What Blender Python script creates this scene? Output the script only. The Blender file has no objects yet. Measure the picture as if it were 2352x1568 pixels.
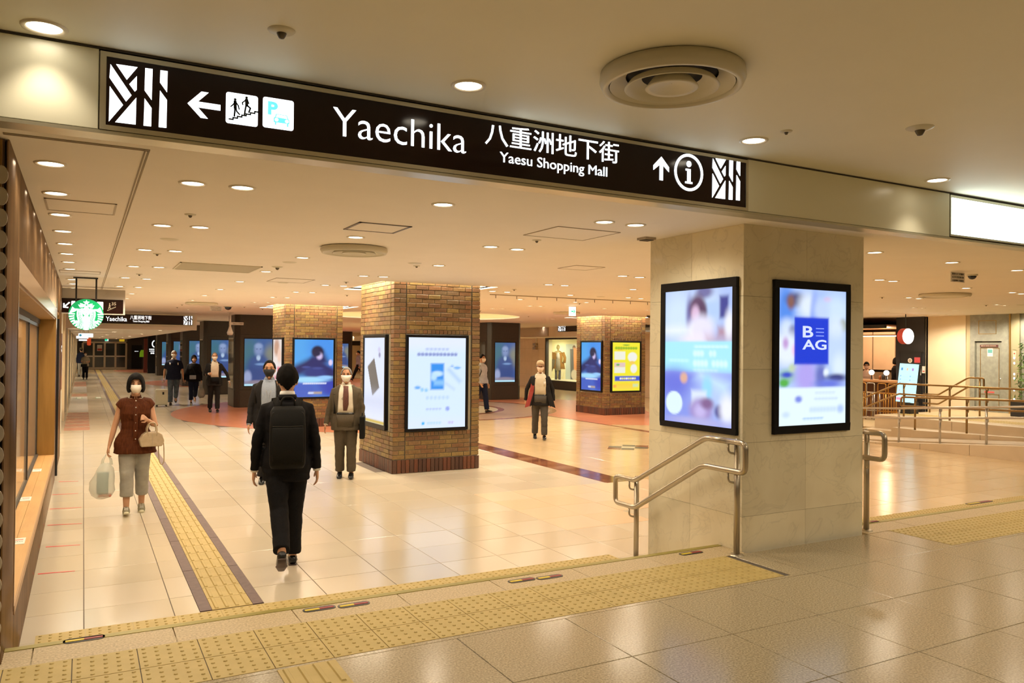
import bpy, bmesh, math, random
import numpy as np
from math import sin, cos, pi, radians
from mathutils import Vector, Matrix, noise

S = bpy.context.scene
COL = S.collection
rnd = random.Random(7)

# ------------------------------------------------------------------ camera
FPX, YAW, PIT, ROL = 1802.7, 0.5000, -0.00997, 0.01001
_f = np.array([sin(YAW)*cos(PIT), cos(YAW)*cos(PIT), -sin(PIT)])
_r0 = np.array([cos(YAW), -sin(YAW), 0.0]); _u0 = np.cross(_r0, _f)
CR = cos(ROL)*_r0 + sin(ROL)*_u0; CU = -sin(ROL)*_r0 + cos(ROL)*_u0
EYE = np.array([0.0, 0.0, 1.92])
cd = bpy.data.cameras.new('camera'); cam = bpy.data.objects.new('camera', cd); COL.objects.link(cam)
cd.sensor_width = 36.0; cd.lens = FPX/2352*36.0; cd.clip_start = 0.05; cd.clip_end = 300
cam.matrix_world = Matrix(((CR[0], CU[0], -_f[0], EYE[0]), (CR[1], CU[1], -_f[1], EYE[1]), (CR[2], CU[2], -_f[2], EYE[2]), (0, 0, 0, 1)))
S.camera = cam

# ------------------------------------------------------------------ world, exposure
W = bpy.data.worlds.new('world'); S.world = W; W.use_nodes = True
bgn = W.node_tree.nodes['Background']; bgn.inputs[0].default_value = (1.0, 0.72, 0.42, 1); bgn.inputs[1].default_value = 0.3
S.view_settings.view_transform = 'Standard'; S.view_settings.look = 'None'
S.view_settings.exposure = 0.1; S.view_settings.gamma = 1.0; S.view_settings.use_curve_mapping = False
S.cycles.use_denoising = True
S.cycles.max_bounces = 8; S.cycles.diffuse_bounces = 6; S.cycles.glossy_bounces = 3; S.cycles.transmission_bounces = 4
S.cycles.transparent_max_bounces = 6; S.cycles.sample_clamp_indirect = 4.0; S.cycles.caustics_reflective = False; S.cycles.caustics_refractive = False
LAMP = (1.0, 0.85, 0.64)      # warm white downlights
SPOT_W = 29.0; SPOT_UP = 10.0; SPOT_BACK = 115.0

# a point seen at a pixel, on a plane z=const / x=const / y=const
def _ray(px, py): return _f + CR*(px-1176)/FPX - CU*(py-784)/FPX
def at_z(px, py, z=0.0): d = _ray(px, py); return Vector(EYE + d*(z-EYE[2])/d[2])
def at_x(px, py, x): d = _ray(px, py); return Vector(EYE + d*x/d[0])
def at_y(px, py, y): d = _ray(px, py); return Vector(EYE + d*y/d[1])

# ------------------------------------------------------------------ materials
MATS = {}
def mat(name, col, rough=0.5, metal=0.0, emit=None, estr=1.0, spec=0.5, alpha=1.0, coat=0.0, trans=0.0):
    if name in MATS: return MATS[name]
    m = bpy.data.materials.new(name); m.use_nodes = True; b = m.node_tree.nodes['Principled BSDF']
    b.inputs['Base Color'].default_value = (*col, 1); b.inputs['Roughness'].default_value = rough; b.inputs['Metallic'].default_value = metal
    b.inputs['Specular IOR Level'].default_value = spec; b.inputs['Coat Weight'].default_value = coat
    if emit: b.inputs['Emission Color'].default_value = (*emit, 1); b.inputs['Emission Strength'].default_value = estr
    if alpha < 1: b.inputs['Alpha'].default_value = alpha
    if trans: b.inputs['Transmission Weight'].default_value = trans
    MATS[name] = m; return m
def nodes(m): return m.node_tree.nodes, m.node_tree.links, m.node_tree.nodes['Principled BSDF']
def noisy(name, c1, c2, scale=5, rough=0.5, metal=0.0, bump=0.0, bscale=None, detail=4, coat=0.0, stretch=None, spec=None, rr=None):
    """two-colour noise material in object space"""
    if name in MATS: return MATS[name]
    m = mat(name, c1, rough, metal, coat=coat, spec=(.12 if max(c2) < .12 and rough > .45 else .5) if spec is None else spec); n, l, b = nodes(m)
    tc = n.new('ShaderNodeTexCoord'); mp = n.new('ShaderNodeMapping'); l.new(tc.outputs['Object'], mp.inputs[0])
    if stretch: mp.inputs['Scale'].default_value = stretch
    t = n.new('ShaderNodeTexNoise'); t.inputs['Scale'].default_value = scale; t.inputs['Detail'].default_value = detail; l.new(mp.outputs[0], t.inputs[0])
    r = n.new('ShaderNodeValToRGB'); r.color_ramp.elements[0].position = .35; r.color_ramp.elements[1].position = .68
    r.color_ramp.elements[0].color = (*c1, 1); r.color_ramp.elements[1].color = (*c2, 1)
    l.new(t.outputs[0], r.inputs[0]); l.new(r.outputs[0], b.inputs['Base Color'])
    if bump:
        t2 = n.new('ShaderNodeTexNoise'); t2.inputs['Scale'].default_value = bscale or scale*4; l.new(mp.outputs[0], t2.inputs[0])
        bp = n.new('ShaderNodeBump'); bp.inputs['Strength'].default_value = bump; bp.inputs['Distance'].default_value = 0.01
        l.new(t2.outputs[0], bp.inputs['Height']); l.new(bp.outputs[0], b.inputs['Normal'])
    return m
def varied(name, cols, rough=0.5, spec=0.5, grain=0.12, gscale=60, island=False, bump=0.0, glo=None):
    """one flat colour per piece, picked at random, with fine grain"""
    m = mat(name, cols[0], rough, spec=spec); n, l, b = nodes(m)
    if island: g = n.new('ShaderNodeNewGeometry'); src = g.outputs['Random Per Island']
    else: g = n.new('ShaderNodeObjectInfo'); src = g.outputs['Random']
    r = n.new('ShaderNodeValToRGB'); r.color_ramp.interpolation = 'CONSTANT'
    e = r.color_ramp.elements; e[0].color = (*cols[0], 1); e[1].position = 1.0/len(cols); e[1].color = (*cols[1], 1)
    for i in range(2, len(cols)):
        k = e.new(i/len(cols)); k.color = (*cols[i], 1)
    l.new(src, r.inputs[0])
    tc = n.new('ShaderNodeTexCoord'); t = n.new('ShaderNodeTexNoise'); t.inputs['Scale'].default_value = gscale; t.inputs['Detail'].default_value = 3
    l.new(tc.outputs['Object'], t.inputs[0])
    mr = n.new('ShaderNodeMapRange'); mr.inputs[1].default_value = .3; mr.inputs[2].default_value = .7; mr.inputs[3].default_value = 1-grain; mr.inputs[4].default_value = 1+grain
    l.new(t.outputs[0], mr.inputs[0])
    mx = n.new('ShaderNodeMix'); mx.data_type = 'RGBA'; mx.blend_type = 'MULTIPLY'; mx.inputs[0].default_value = 1
    l.new(r.outputs[0], mx.inputs[6]); cb = n.new('ShaderNodeCombineColor')
    for i in range(3): l.new(mr.outputs[0], cb.inputs[i])
    l.new(cb.outputs[0], mx.inputs[7]); l.new(mx.outputs[2], b.inputs['Base Color'])
    if bump:
        bp = n.new('ShaderNodeBump'); bp.inputs['Strength'].default_value = bump; bp.inputs['Distance'].default_value = .004
        l.new(t.outputs[0], bp.inputs['Height']); l.new(bp.outputs[0], b.inputs['Normal'])
    return m
def screen_mat(name, strength=1.0):
    m = mat(name, (0.02, 0.02, 0.02), 0.15); n, l, b = nodes(m)
    a = n.new('ShaderNodeVertexColor'); a.layer_name = 'Col'
    l.new(a.outputs[0], b.inputs['Emission Color']); b.inputs['Emission Strength'].default_value = strength
    return m

M_ceil = noisy('ceiling_paint', (.86, .80, .72), (.88, .82, .74), 2, .65)
M_ceil_up = noisy('upper_ceiling_paint', (.78, .74, .60), (.80, .76, .62), 2, .6)
M_head = mat('header_enamel', (.78, .76, .60), .28)
M_alu = mat('anodised_frame', (.55, .52, .40), .3, .6)
M_brown = mat('sign_brown_acrylic', (.014, .004, .003), .13, spec=.3)
M_glow = mat('sign_letter_light', (.9, .95, 1), .4, emit=(.86, .96, 1.0), estr=2.4)
M_glowbox = mat('lightbox_white', (.9, .95, 1), .4, emit=(.84, 1.0, .97), estr=4.0)
M_cyan = mat('sign_cyan', (.1, .6, .8), .4, emit=(.18, .85, 1.0), estr=.95)
M_black = mat('black_metal', (.012, .012, .013), .35)
M_frameb = mat('poster_frame_black', (.007, .007, .009), .35, spec=.2)
M_dark = noisy('dark_bronze_panel', (.030, .022, .016), (.038, .028, .02), 30, .42, .2)
M_steel = mat('brushed_steel', (.50, .44, .34), .28, .9)
M_steel2 = mat('silver_rail', (.55, .52, .48), .28, .9)
M_bronze = mat('bronze_rail', (.30, .19, .075), .3, .9)
M_lens = mat('downlight_lens', (1, 1, 1), .5, emit=(1, .88, .68), estr=10.0)
M_ring = mat('downlight_ring', (.75, .68, .55), .4)
M_vent = mat('vent_enamel', (.62, .58, .45), .45)
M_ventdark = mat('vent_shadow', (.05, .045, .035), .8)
M_line = mat('hatch_frame', (.42, .35, .26), .5)
M_slot = mat('dark_slot', (.06, .05, .04), .8)
M_skin = noisy('skin', (.50, .27, .155), (.54, .30, .18), 8, .5)
M_skin2 = noisy('skin_tanned', (.42, .20, .10), (.46, .23, .12), 8, .5)
M_hair = noisy('black_hair', (.004, .0035, .003), (.009, .007, .006), 60, .6, bump=.4, stretch=(8, 8, .7), spec=.06)
M_hairg = noisy('grey_hair', (.12, .11, .10), (.22, .20, .18), 60, .6, bump=.5)
M_white = mat('white_cloth', (.75, .73, .68), .8)
M_maskw = mat('mask_white', (.78, .74, .66), .85)
M_wood = noisy('sill_maple', (.58, .34, .13), (.68, .42, .17), 2, .35, stretch=(9, 1, 9), bump=.0)
M_woodd = noisy('jamb_oak', (.24, .125, .022), (.30, .16, .035), 3, .5, stretch=(6, 6, .6))
M_yellow = noisy('tactile_yellow', (.46, .345, .115), (.52, .39, .14), 8, .55)
M_cream = noisy('cream_wall', (.74, .62, .42), (.80, .68, .48), 1.2, .6)

# ------------------------------------------------------------------ geometry helpers
class MB:
    def __init__(s): s.v = []; s.f = []
    def add(s, vs, fs):
        k = len(s.v); s.v += [tuple(v) for v in vs]; s.f += [tuple(i+k for i in f) for f in fs]; return s
    def box(s, x0, x1, y0, y1, z0, z1):
        return s.add([(x0,y0,z0),(x1,y0,z0),(x1,y1,z0),(x0,y1,z0),(x0,y0,z1),(x1,y0,z1),(x1,y1,z1),(x0,y1,z1)],
                     [(0,3,2,1),(4,5,6,7),(0,1,5,4),(1,2,6,5),(2,3,7,6),(3,0,4,7)])
    def prism(s, pts, fn, d0, d1):
        """outline pts (u,v) extruded between depths d0,d1; fn(u,v,d)->xyz"""
        n = len(pts); vs = [fn(u, v, d0) for u, v in pts] + [fn(u, v, d1) for u, v in pts]
        return s.add(vs, [tuple(range(n))[::-1], tuple(range(n, 2*n))] + [(i, (i+1) % n, n+(i+1) % n, n+i) for i in range(n)])
    def loft(s, path, rad, n=10, ref=(0, 1, 0), cap=True, power=2.0):
        P = [Vector(p) for p in path]; vs = []
        for i, p in enumerate(P):
            t = (P[min(i+1, len(P)-1)] - P[max(i-1, 0)]).normalized(); rf = Vector(ref)
            sd = t.cross(rf)
            if sd.length < 1e-3: sd = t.cross(Vector((1, 0, 0)))
            sd.normalize(); fr = sd.cross(t); a, b = rad[i] if isinstance(rad[i], tuple) else (rad[i], rad[i])
            for k in range(n):
                th = 2*pi*k/n; c, q = cos(th), sin(th)
                if power != 2.0: c = math.copysign(abs(c)**(2/power), c); q = math.copysign(abs(q)**(2/power), q)
                vs.append(p + sd*(a*c) + fr*(b*q))
        fs = [(i*n+k, i*n+(k+1) % n, (i+1)*n+(k+1) % n, (i+1)*n+k) for i in range(len(P)-1) for k in range(n)]
        if cap: fs += [tuple(range(n))[::-1], tuple(range((len(P)-1)*n, len(P)*n))]
        return s.add(vs, fs)
    def tube(s, path, r, n=10, bend=0.0):
        P = [Vector(p) for p in path]
        if bend:
            Q = [P[0]]
            for i in range(1, len(P)-1):
                a = (P[i-1]-P[i]); b = (P[i+1]-P[i]); d = min(bend, a.length*.45, b.length*.45); a = P[i]+a.normalized()*d; b = P[i]+b.normalized()*d
                for t in (0, .25, .5, .75, 1): Q.append(a*(1-t)**2 + P[i]*2*t*(1-t) + b*t*t)
            Q.append(P[-1]); P = Q
        up = Vector((0.31, 0.22, 0.9)); 
        vs = []; prev = None
        for i, p in enumerate(P):
            t = (P[min(i+1, len(P)-1)] - P[max(i-1, 0)]).normalized()
            sd = (prev - t*prev.dot(t)).normalized() if prev else t.cross(up).normalized()
            if prev and (prev - t*prev.dot(t)).length < 1e-4: sd = t.cross(up).normalized()
            prev = sd; fr = sd.cross(t)
            for k in range(n): th = 2*pi*k/n; vs.append(p + sd*r*cos(th) + fr*r*sin(th))
        m = len(P)
        return s.add(vs, [(i*n+k, i*n+(k+1) % n, (i+1)*n+(k+1) % n, (i+1)*n+k) for i in range(m-1) for k in range(n)] + [tuple(range(n))[::-1], tuple(range((m-1)*n, m*n))])
    def lathe(s, prof, c=(0, 0, 0), n=24, cap=False):
        vs = [(c[0]+r*cos(2*pi*k/n), c[1]+r*sin(2*pi*k/n), c[2]+z) for r, z in prof for k in range(n)]
        m = len(prof); fs = [(i*n+k, i*n+(k+1) % n, (i+1)*n+(k+1) % n, (i+1)*n+k) for i in range(m-1) for k in range(n)]
        if cap: fs += [tuple(range(n))[::-1], tuple(range((m-1)*n, m*n))]
        return s.add(vs, fs)
    def ell(s, c, r, n=16, m=10, f=None):
        vs = []
        for i in range(m+1):
            ph = pi*i/m
            for k in range(n):
                th = 2*pi*k/n; u = Vector((sin(ph)*cos(th), sin(ph)*sin(th), cos(ph)))
                if f: u = f(u)
                vs.append((c[0]+r[0]*u[0], c[1]+r[1]*u[1], c[2]+r[2]*u[2]))
        return s.add(vs, [(i*n+k, (i+1)*n+k, (i+1)*n+(k+1) % n, i*n+(k+1) % n) for i in range(m) for k in range(n)])
    def mesh(s, name, m=None, smooth=False):
        me = bpy.data.meshes.new(name); me.from_pydata(s.v, [], s.f); me.update()
        if m: me.materials.append(m)
        if smooth: me.polygons.foreach_set('use_smooth', [True]*len(me.polygons))
        return me
    def obj(s, name, m=None, parent=None, smooth=False, fix=True, **tags):
        me = s.mesh(name, m, smooth)
        if fix:
            b = bmesh.new(); b.from_mesh(me); bmesh.ops.remove_doubles(b, verts=b.verts, dist=1e-6); bmesh.ops.recalc_face_normals(b, faces=b.faces); b.to_mesh(me); b.free()
        return link(name, me, parent, **tags)
def link(name, data, parent=None, loc=None, rz=0, **tags):
    o = bpy.data.objects.new(name, data); COL.objects.link(o)
    if parent: o.parent = parent
    if loc is not None: o.location = loc
    if rz: o.rotation_euler[2] = rz
    for k, v in tags.items():
        if v: o[k] = v
    return o
def thing(name, label, category, loc=(0, 0, 0), rz=0, group=None, parent=None):
    return link(name, None, None, loc, rz, label=label, category=category, group=group)
def struct(name, label=None, loc=(0, 0, 0)): return link(name, None, None, loc, kind='structure', label=label)
def bevel(o, w=.005, seg=2):
    md = o.modifiers.new('bevel', 'BEVEL'); md.width = w; md.segments = seg; md.limit_method = 'ANGLE'; return o
def dup_tree(r, loc, rz=None, label=None, group=None, scale=None):
    c = r.copy(); COL.objects.link(c); c.location = loc
    if rz is not None: c.rotation_euler[2] = rz
    if scale: c.scale = scale
    if label: c['label'] = label
    if group: c['group'] = group
    for ch in [o for o in KIDS.get(r.name, [])]:
        d = ch.copy(); COL.objects.link(d); d.parent = c
    return c
KIDS = {}
def kids(r, *objs): KIDS[r.name] = list(objs)
def XZ(y, sgn=-1):   # face looking to -y : (u,v,d) -> x=u z=v, depth out of the wall
    return lambda u, v, d: (u, y+sgn*d, v)
def YZ(x, sgn=-1):
    return lambda u, v, d: (x+sgn*d, u, v)
def XY(z, sgn=1): return lambda u, v, d: (u, v, z+sgn*d)
def rect(x0, x1, y0, y1): return [(x0, y0), (x1, y0), (x1, y1), (x0, y1)]
def rrect(x0, x1, y0, y1, r, n=4):
    out = []
    for cx, cy, a in ((x1-r, y0+r, -pi/2), (x1-r, y1-r, 0), (x0+r, y1-r, pi/2), (x0+r, y0+r, pi)):
        out += [(cx+r*cos(a+pi/2*k/n), cy+r*sin(a+pi/2*k/n)) for k in range(n+1)]
    return out
def circ(cx, cy, r, n=24, ry=None): return [(cx+r*cos(2*pi*k/n), cy+(ry or r)*sin(2*pi*k/n)) for k in range(n)]
def stroke(path, w):
    """thick polyline as quads (list of outlines)"""
    out = []
    for (x0, y0), (x1, y1) in zip(path, path[1:]):
        dx, dy = x1-x0, y1-y0; L = math.hypot(dx, dy) or 1; nx, ny = -dy/L*w/2, dx/L*w/2; ex, ey = dx/L*w*.35, dy/L*w*.35
        out.append([(x0-ex+nx, y0-ey+ny), (x0-ex-nx, y0-ey-ny), (x1+ex-nx, y1+ey-ny), (x1+ex+nx, y1+ey+ny)])
    return out
def ringoutline(mb, cx, cy, r0, r1, fn, d0, d1, n=32):
    for k in range(n):
        a, b = 2*pi*k/n, 2*pi*(k+1)/n
        mb.prism([(cx+r0*cos(a), cy+r0*sin(a)), (cx+r1*cos(a), cy+r1*sin(a)), (cx+r1*cos(b), cy+r1*sin(b)), (cx+r0*cos(b), cy+r0*sin(b))], fn, d0, d1)
    return mb
def scribble(u0, u1, v0, v1, fn, m, parent, n=6, depth=0.0, thick=.001, name='small_print'):
    """print too small to read: a row of short unequal dashes"""
    b = MB(); u = u0; w = (u1-u0)/n; r_ = random.Random(int(abs(u0*977+v0*331)))
    for i in range(n): a = u0+w*i; c = a+w*(.55+.35*r_.random()); h = (v1-v0)*(.15+.2*r_.random()); b.prism(rect(a, c, v0+h*.4, v1-h*.4), fn, depth, depth+thick)
    return b.obj(name, m, parent)
_dg = {}
def text(s, u0, u1, v0, v1, fn, m, parent, name='lettering', thick=.004, bold=0.0, depth=0.002, keep=False):
    """real glyph outlines fitted to a box on a face; fn(u,v,d)->xyz"""
    cu = bpy.data.curves.new('glyphs', 'FONT'); cu.body = s; cu.extrude = .5; cu.offset = bold; cu.resolution_u = 3
    o = bpy.data.objects.new('glyphs', cu); COL.objects.link(o)
    me = bpy.data.meshes.new_from_object(o.evaluated_get(bpy.context.evaluated_depsgraph_get()))
    bpy.data.objects.remove(o); bpy.data.curves.remove(cu)
    if not me.vertices: return None
    co = np.zeros(len(me.vertices)*3); me.vertices.foreach_get('co', co); co = co.reshape(-1, 3)
    mn, mx = co.min(0), co.max(0)
    for i, v in enumerate(me.vertices):
        u = u0 + (co[i, 0]-mn[0])/(mx[0]-mn[0])*(u1-u0); w = v0 + (co[i, 1]-mn[1])/(mx[1]-mn[1])*(v1-v0)
        v.co = fn(u, w, depth + (thick if co[i, 2] > 0 else 0))
    me.materials.clear(); me.materials.append(m)
    return link(name, me, parent)
def paint(name, fn, u0, u1, v0, v1, blobs, bg, parent, strength=1.0, depth=.0, nu=44, nv=66, m=None):
    """a lit display: a fine grid whose emission is the soft-edged artwork. blobs: (kind,u,v,ru,rv,colour,softness) in 0..1 units"""
    U, V = np.meshgrid(np.linspace(0, 1, nu+1), np.linspace(0, 1, nv+1)); C = np.zeros(U.shape+(3,)); C[:] = bg
    for b in blobs:
        k, cu, cv, ru, rv, col, so = b[:7]
        if k == 'e': d = 1-np.sqrt(((U-cu)/ru)**2+((V-cv)/rv)**2); a = np.clip(d/so+.5, 0, 1)
        elif k == 'r': d = np.minimum(1-abs(U-cu)/ru, (1-abs(V-cv)/rv)*rv/ru); a = np.clip(d/so+.5, 0, 1)
        elif k == 't':   # tilted rectangle
            an = b[7]; du = (U-cu)*.66; dv = (V-cv); x = du*cos(an)+dv*sin(an); y = -du*sin(an)+dv*cos(an)
            d = np.minimum(1-abs(x)/ru, (1-abs(y)/rv)*rv/ru); a = np.clip(d/so+.5, 0, 1)
        a = (a*a*(3-2*a))[..., None]; C = C*(1-a)+np.array(col)*a
    vs = [fn(u0+(u1-u0)*u, v0+(v1-v0)*v, depth) for u, v in zip(U.ravel(), V.ravel())]; w = nu+1
    fs = [(j*w+i, j*w+i+1, (j+1)*w+i+1, (j+1)*w+i) for j in range(nv) for i in range(nu)]
    me = bpy.data.meshes.new(name); me.from_pydata(vs, [], fs); me.materials.append(m or screen_mat('screen_%.2f' % strength if False else 'screen_%d' % int(strength*100), strength))
    ca = me.color_attributes.new('Col', 'FLOAT_COLOR', 'POINT'); ca.data.foreach_set('color', np.concatenate([C.reshape(-1, 3), np.ones((U.size, 1))], 1).ravel().astype(np.float32))
    return link(name, me, parent)
def poly_with_holes(name, outer, holes, z, m, thick=.04, parent=None):
    b = bmesh.new()
    for loop in [outer]+holes:
        vs = [b.verts.new((x, y, z)) for x, y in loop]
        for i in range(len(vs)): b.edges.new((vs[i], vs[(i+1) % len(vs)]))
    r = bmesh.ops.triangle_fill(b, use_beauty=True, use_dissolve=False, edges=b.edges[:])
    g = bmesh.ops.extrude_face_region(b, geom=b.faces[:]); 
    for v in [e for e in g['geom'] if isinstance(e, bmesh.types.BMVert)]: v.co.z += thick
    bmesh.ops.recalc_face_normals(b, faces=b.faces)
    me = bpy.data.meshes.new(name); b.to_mesh(me); b.free(); me.materials.append(m)
    return link(name, me, parent)
ORD = ['nearest', 'second nearest', 'third nearest', 'fourth nearest', 'fifth nearest', 'sixth nearest', 'seventh nearest', 'eighth nearest', 'ninth nearest', 'tenth nearest',
       'eleventh nearest', 'twelfth nearest', 'thirteenth nearest', 'fourteenth nearest', 'fifteenth nearest', 'sixteenth nearest', 'seventeenth nearest', 'eighteenth nearest', 'nineteenth nearest', 'twentieth nearest']
ORD += ['%dth nearest' % k for k in range(21, 60)]

HC = 2.93     # lower ceiling
HU = 3.31     # upper ceiling
SH = 0.35     # raised granite floor
EDGE = 4.80   # nosing of its step

# ================================================================== CEILINGS
def rot_rect(x0, x1, y0, y1): return [(x0, y0), (x1, y0), (x1, y1), (x0, y1)]
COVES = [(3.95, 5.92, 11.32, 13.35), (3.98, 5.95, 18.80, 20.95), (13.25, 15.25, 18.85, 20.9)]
ceil = struct('ceiling', 'wide warm white plaster ceiling of the lower concourse')
DOME = (9.3, 22.9, 3.05)
holes = [rot_rect(*c) for c in COVES] + [circ(DOME[0], DOME[1], DOME[2], 48)]
poly_with_holes('ceiling_plaster', [(-.6, 4.24), (24.5, 4.24), (24.5, 72.5), (-.6, 72.5)], holes, HC, M_ceil, parent=ceil)
M_cove = mat('cove_plaster', (.85, .80, .70), .6)
M_coved = mat('dome_plaster', (.80, .68, .42), .6)
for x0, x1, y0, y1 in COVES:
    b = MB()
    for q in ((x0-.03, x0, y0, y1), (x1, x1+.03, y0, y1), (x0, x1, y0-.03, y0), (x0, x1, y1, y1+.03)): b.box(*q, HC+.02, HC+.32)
    b.obj('light_cove', M_cove, ceil); b = MB(); b.box(x0, x1, y0, y1, HC+.30, HC+.36); b.obj('cove_top_glow', mat('cove_top_glow', (1, .95, .85), .5, emit=(1, .90, .70), estr=2.2), ceil)  # plaster top of the cove, glow added so the recess looks lit
b = MB(); b.lathe([(DOME[2], .03), (DOME[2]+.0, .16), (DOME[2]-.15, .24), (0.01, .26)], (DOME[0], DOME[1], HC), 48); b.obj('dome_recess', M_coved, ceil, smooth=True)
# raised ceiling over the granite floor
cu_ = struct('ceiling.001', 'grey-beige higher ceiling above the granite floor'); b = MB(); b.box(-7, 24.5, -7, 4.24, HU, HU+.05); b.obj('ceiling_plaster', M_ceil_up, cu_)
# low ceiling of the far passage and its bulkhead
lc = struct('ceiling.002', 'low cream ceiling of the far left passage'); BK = 25.5
b = MB(); b.box(-.6, 2.98, BK+.12, 72.5, 2.42, 2.46); b.obj('ceiling_plaster', M_ceil, lc)
bk = struct('trim_2', 'pale bulkhead stepping down to the far passage')
b = MB(); b.box(-.6, 3.02, BK, BK+.14, 2.40, HC); b.box(2.98, 3.02, BK+.14, 60, 2.42, HC); b.obj('bulkhead_panel', mat('bulkhead_paint', (.62, .54, .46), .6), bk)
# groove outlining the ceiling field over the shopfront
b = MB()
for w, x in ((.007, .268), (.009, .285)): b.box(x-w/2, x+w/2, 4.45, 16.7, HC-.004, HC+.01)
b.box(-.35, .29, 4.44, 4.455, HC-.004, HC+.01); b.box(-.35, .29, 4.465, 4.475, HC-.004, HC+.01); b.box(-.35, .29, 16.68, 16.70, HC-.004, HC+.01)
b.obj('shadow_groove', mat('groove_tan', (.30, .24, .16), .7), ceil)
# access hatches
def hatch(lbl, x0, x1, y0, y1, z=HC, w=.012, m=None):
    t = thing('ceiling_hatch', lbl, 'hatch', ((x0+x1)/2, (y0+y1)/2, z)); a, c = (x1-x0)/2, (y1-y0)/2
    b = MB(); b.box(-a, a, -c, -c+w, -.006, .004).box(-a, a, c-w, c, -.006, .004).box(-a, -a+w, -c, c, -.006, .004).box(a-w, a, -c, c, -.006, .004); b.obj('frame', m or M_line, t)
    b = MB(); b.box(-a+w, a-w, -c+w, c-w, -.003, .004); b.obj('panel', M_ceil, t)
hatch('dark framed square hatch in ceiling beyond the overhead sign lettering', 1.93, 2.38, 6.1, 6.55, w=.022, m=mat('hatch_dark', (.16, .13, .10), .4))
hatch('thin rectangular hatch between downlights over the shopfront', -.25, .2, 6.27, 6.8)
hatch('faint square hatch above the rear brick pillar aisle', 2.46, 3.03, 11.7, 12.4)
hatch('large faint hatch in ceiling left of the marble pillar', 3.39, 4.02, 5.44, 6.02, w=.006)
hatch('small faint hatch in ceiling just left of the marble pillar top', 5.14, 5.56, 7.83, 8.25, w=.006)
hatch('narrow hatch over the hanging round shop sign', -.3, .2, 12.2, 12.6, w=.01)
# track with hanger clips
t = thing('ceiling_track', 'long thin beige track with small clips right of the near brick pillar', 'track', (6.54, 12.83, HC))
b = MB(); b.box(0, 3.79, -.012, .012, -.016, .002); b.obj('rail', M_line, t)
for i in range(9): b = MB(); x = .12+.44*i; b.box(x-.004, x+.004, -.004, .004, -.07, -.014); b.obj('clip', M_slot, t)

# ================================================================== DOWNLIGHTS
b = MB(); b.lathe([(.062, -.001), (.068, -.008), (.082, -.010), (.086, -.001)], n=20); ring_me = b.mesh('trim_ring', M_ring, True)
b = MB(); b.lathe([(.001, -.004), (.035, -.0045), (.063, -.003)], n=20); lens_me = b.mesh('lens', M_lens, True)
spots = {}
def lamp_data(key, w, ang, r=.055, col=LAMP):
    if key in spots: return spots[key]
    d = bpy.data.lights.new('downlight_lamp', 'SPOT'); d.energy = w; d.color = col; d.spot_size = radians(ang); d.spot_blend = .65; d.shadow_soft_size = r
    spots[key] = d; return d
LD = []
def downlights(pts, z, group, where, key='low', w=SPOT_W, scale=1.0, ang=160):
    P = sorted([at_z(px, py, z) for px, py in pts], key=lambda p: p[0]**2+p[1]**2)
    for i, p in enumerate(P):
        t = thing('downlight', '%s recessed round downlight %s' % (ORD[i], where), 'downlight', (p[0], p[1], z), group=group)
        if scale != 1: t.scale = (scale, scale, 1)
        link('trim_ring', ring_me, t); link('lens', lens_me, t)
        fk = 1.0 if p[1] < 10 or z > 3 else 1.5 if p[1] < 16 else 2.9
        l = link('lamp', lamp_data(key+'%.1f' % fk, w*fk, ang), t); l.location = (0, 0, -.03)
downlights([(117,375),(129,443),(139,492),(145,530),(150,559),(154,582),(158,601),(161,617),(165,641),(167,651),(168,661)], HC, 'single row over the shopfront', 'in the single row over the shopfront', w=SPOT_W*.6, key='row')
downlights([(443,420),(557,430),(373,517),(460,521),(333,573),(403,576),(307,611),(365,613),(288,637),(337,640),(275,657),(318,659),(264,673),(303,674),(256,685),(292,685)], HC, 'paired rows above the yellow strip', 'in the paired rows above the yellow strip')
downlights([(1018,469),(817,544),(695,591),(611,623),(551,646),(506,664),(470,678),(442,689),(431,711)], HC, 'single diagonal row past the round vent', 'in the diagonal single row past the round vent')
downlights([(835,633),(881,635),(747,654),(789,656),(680,670),(717,671),(626,682),(660,683),(585,694),(615,694)], HC, 'pairs left of the near brick pillar', 'in the pairs between the two left brick pillars')
downlights([(1388,509),(1460,516),(1127,566),(1188,572),(1008,609),(1430,633),(1469,636),(1260,653),(1297,655),(1131,668),(1165,670)], HC, 'pairs between the brick and marble pillars', 'in the pairs between near brick pillar and marble pillar')
downlights([(1454,664),(1310,677),(1443,683),(1472,685),(1195,687),(1321,693),(1347,694),(1217,702),(1242,703),(1131,708),(1154,709),(1099,697),(1293,714),(1388,708),(1388,718),(1408,718),(1487,712),(1197,736),(1270,732)], HC, 'far pairs around the right brick pillar', 'in the far field around the right brick pillar')
downlights([(2009,579),(2186,602),(2336,620),(2020,642),(2051,645),(2219,661),(2325,671),(2346,674),(2087,683),(2110,685),(2098,706),(2117,707),(2290,699),(2308,701)], HC, 'downlights right of the marble pillar', 'in the field right of the marble pillar')
downlights([(2196,712),(2035,717),(2105,722.5),(2122,722.5),(2177,722),(2267,717),(2282,718),(2343,718)], HC, 'small downlights before the cafe', 'of the small ones along the far right wall', w=SPOT_W*1.5, key='far')
downlights([(102,62),(1076,196),(1731,322),(2153,413)], HU, 'downlights in the higher ceiling', 'in the higher ceiling above the overhead sign', key='up', w=SPOT_UP, scale=1.1, ang=96)
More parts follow.
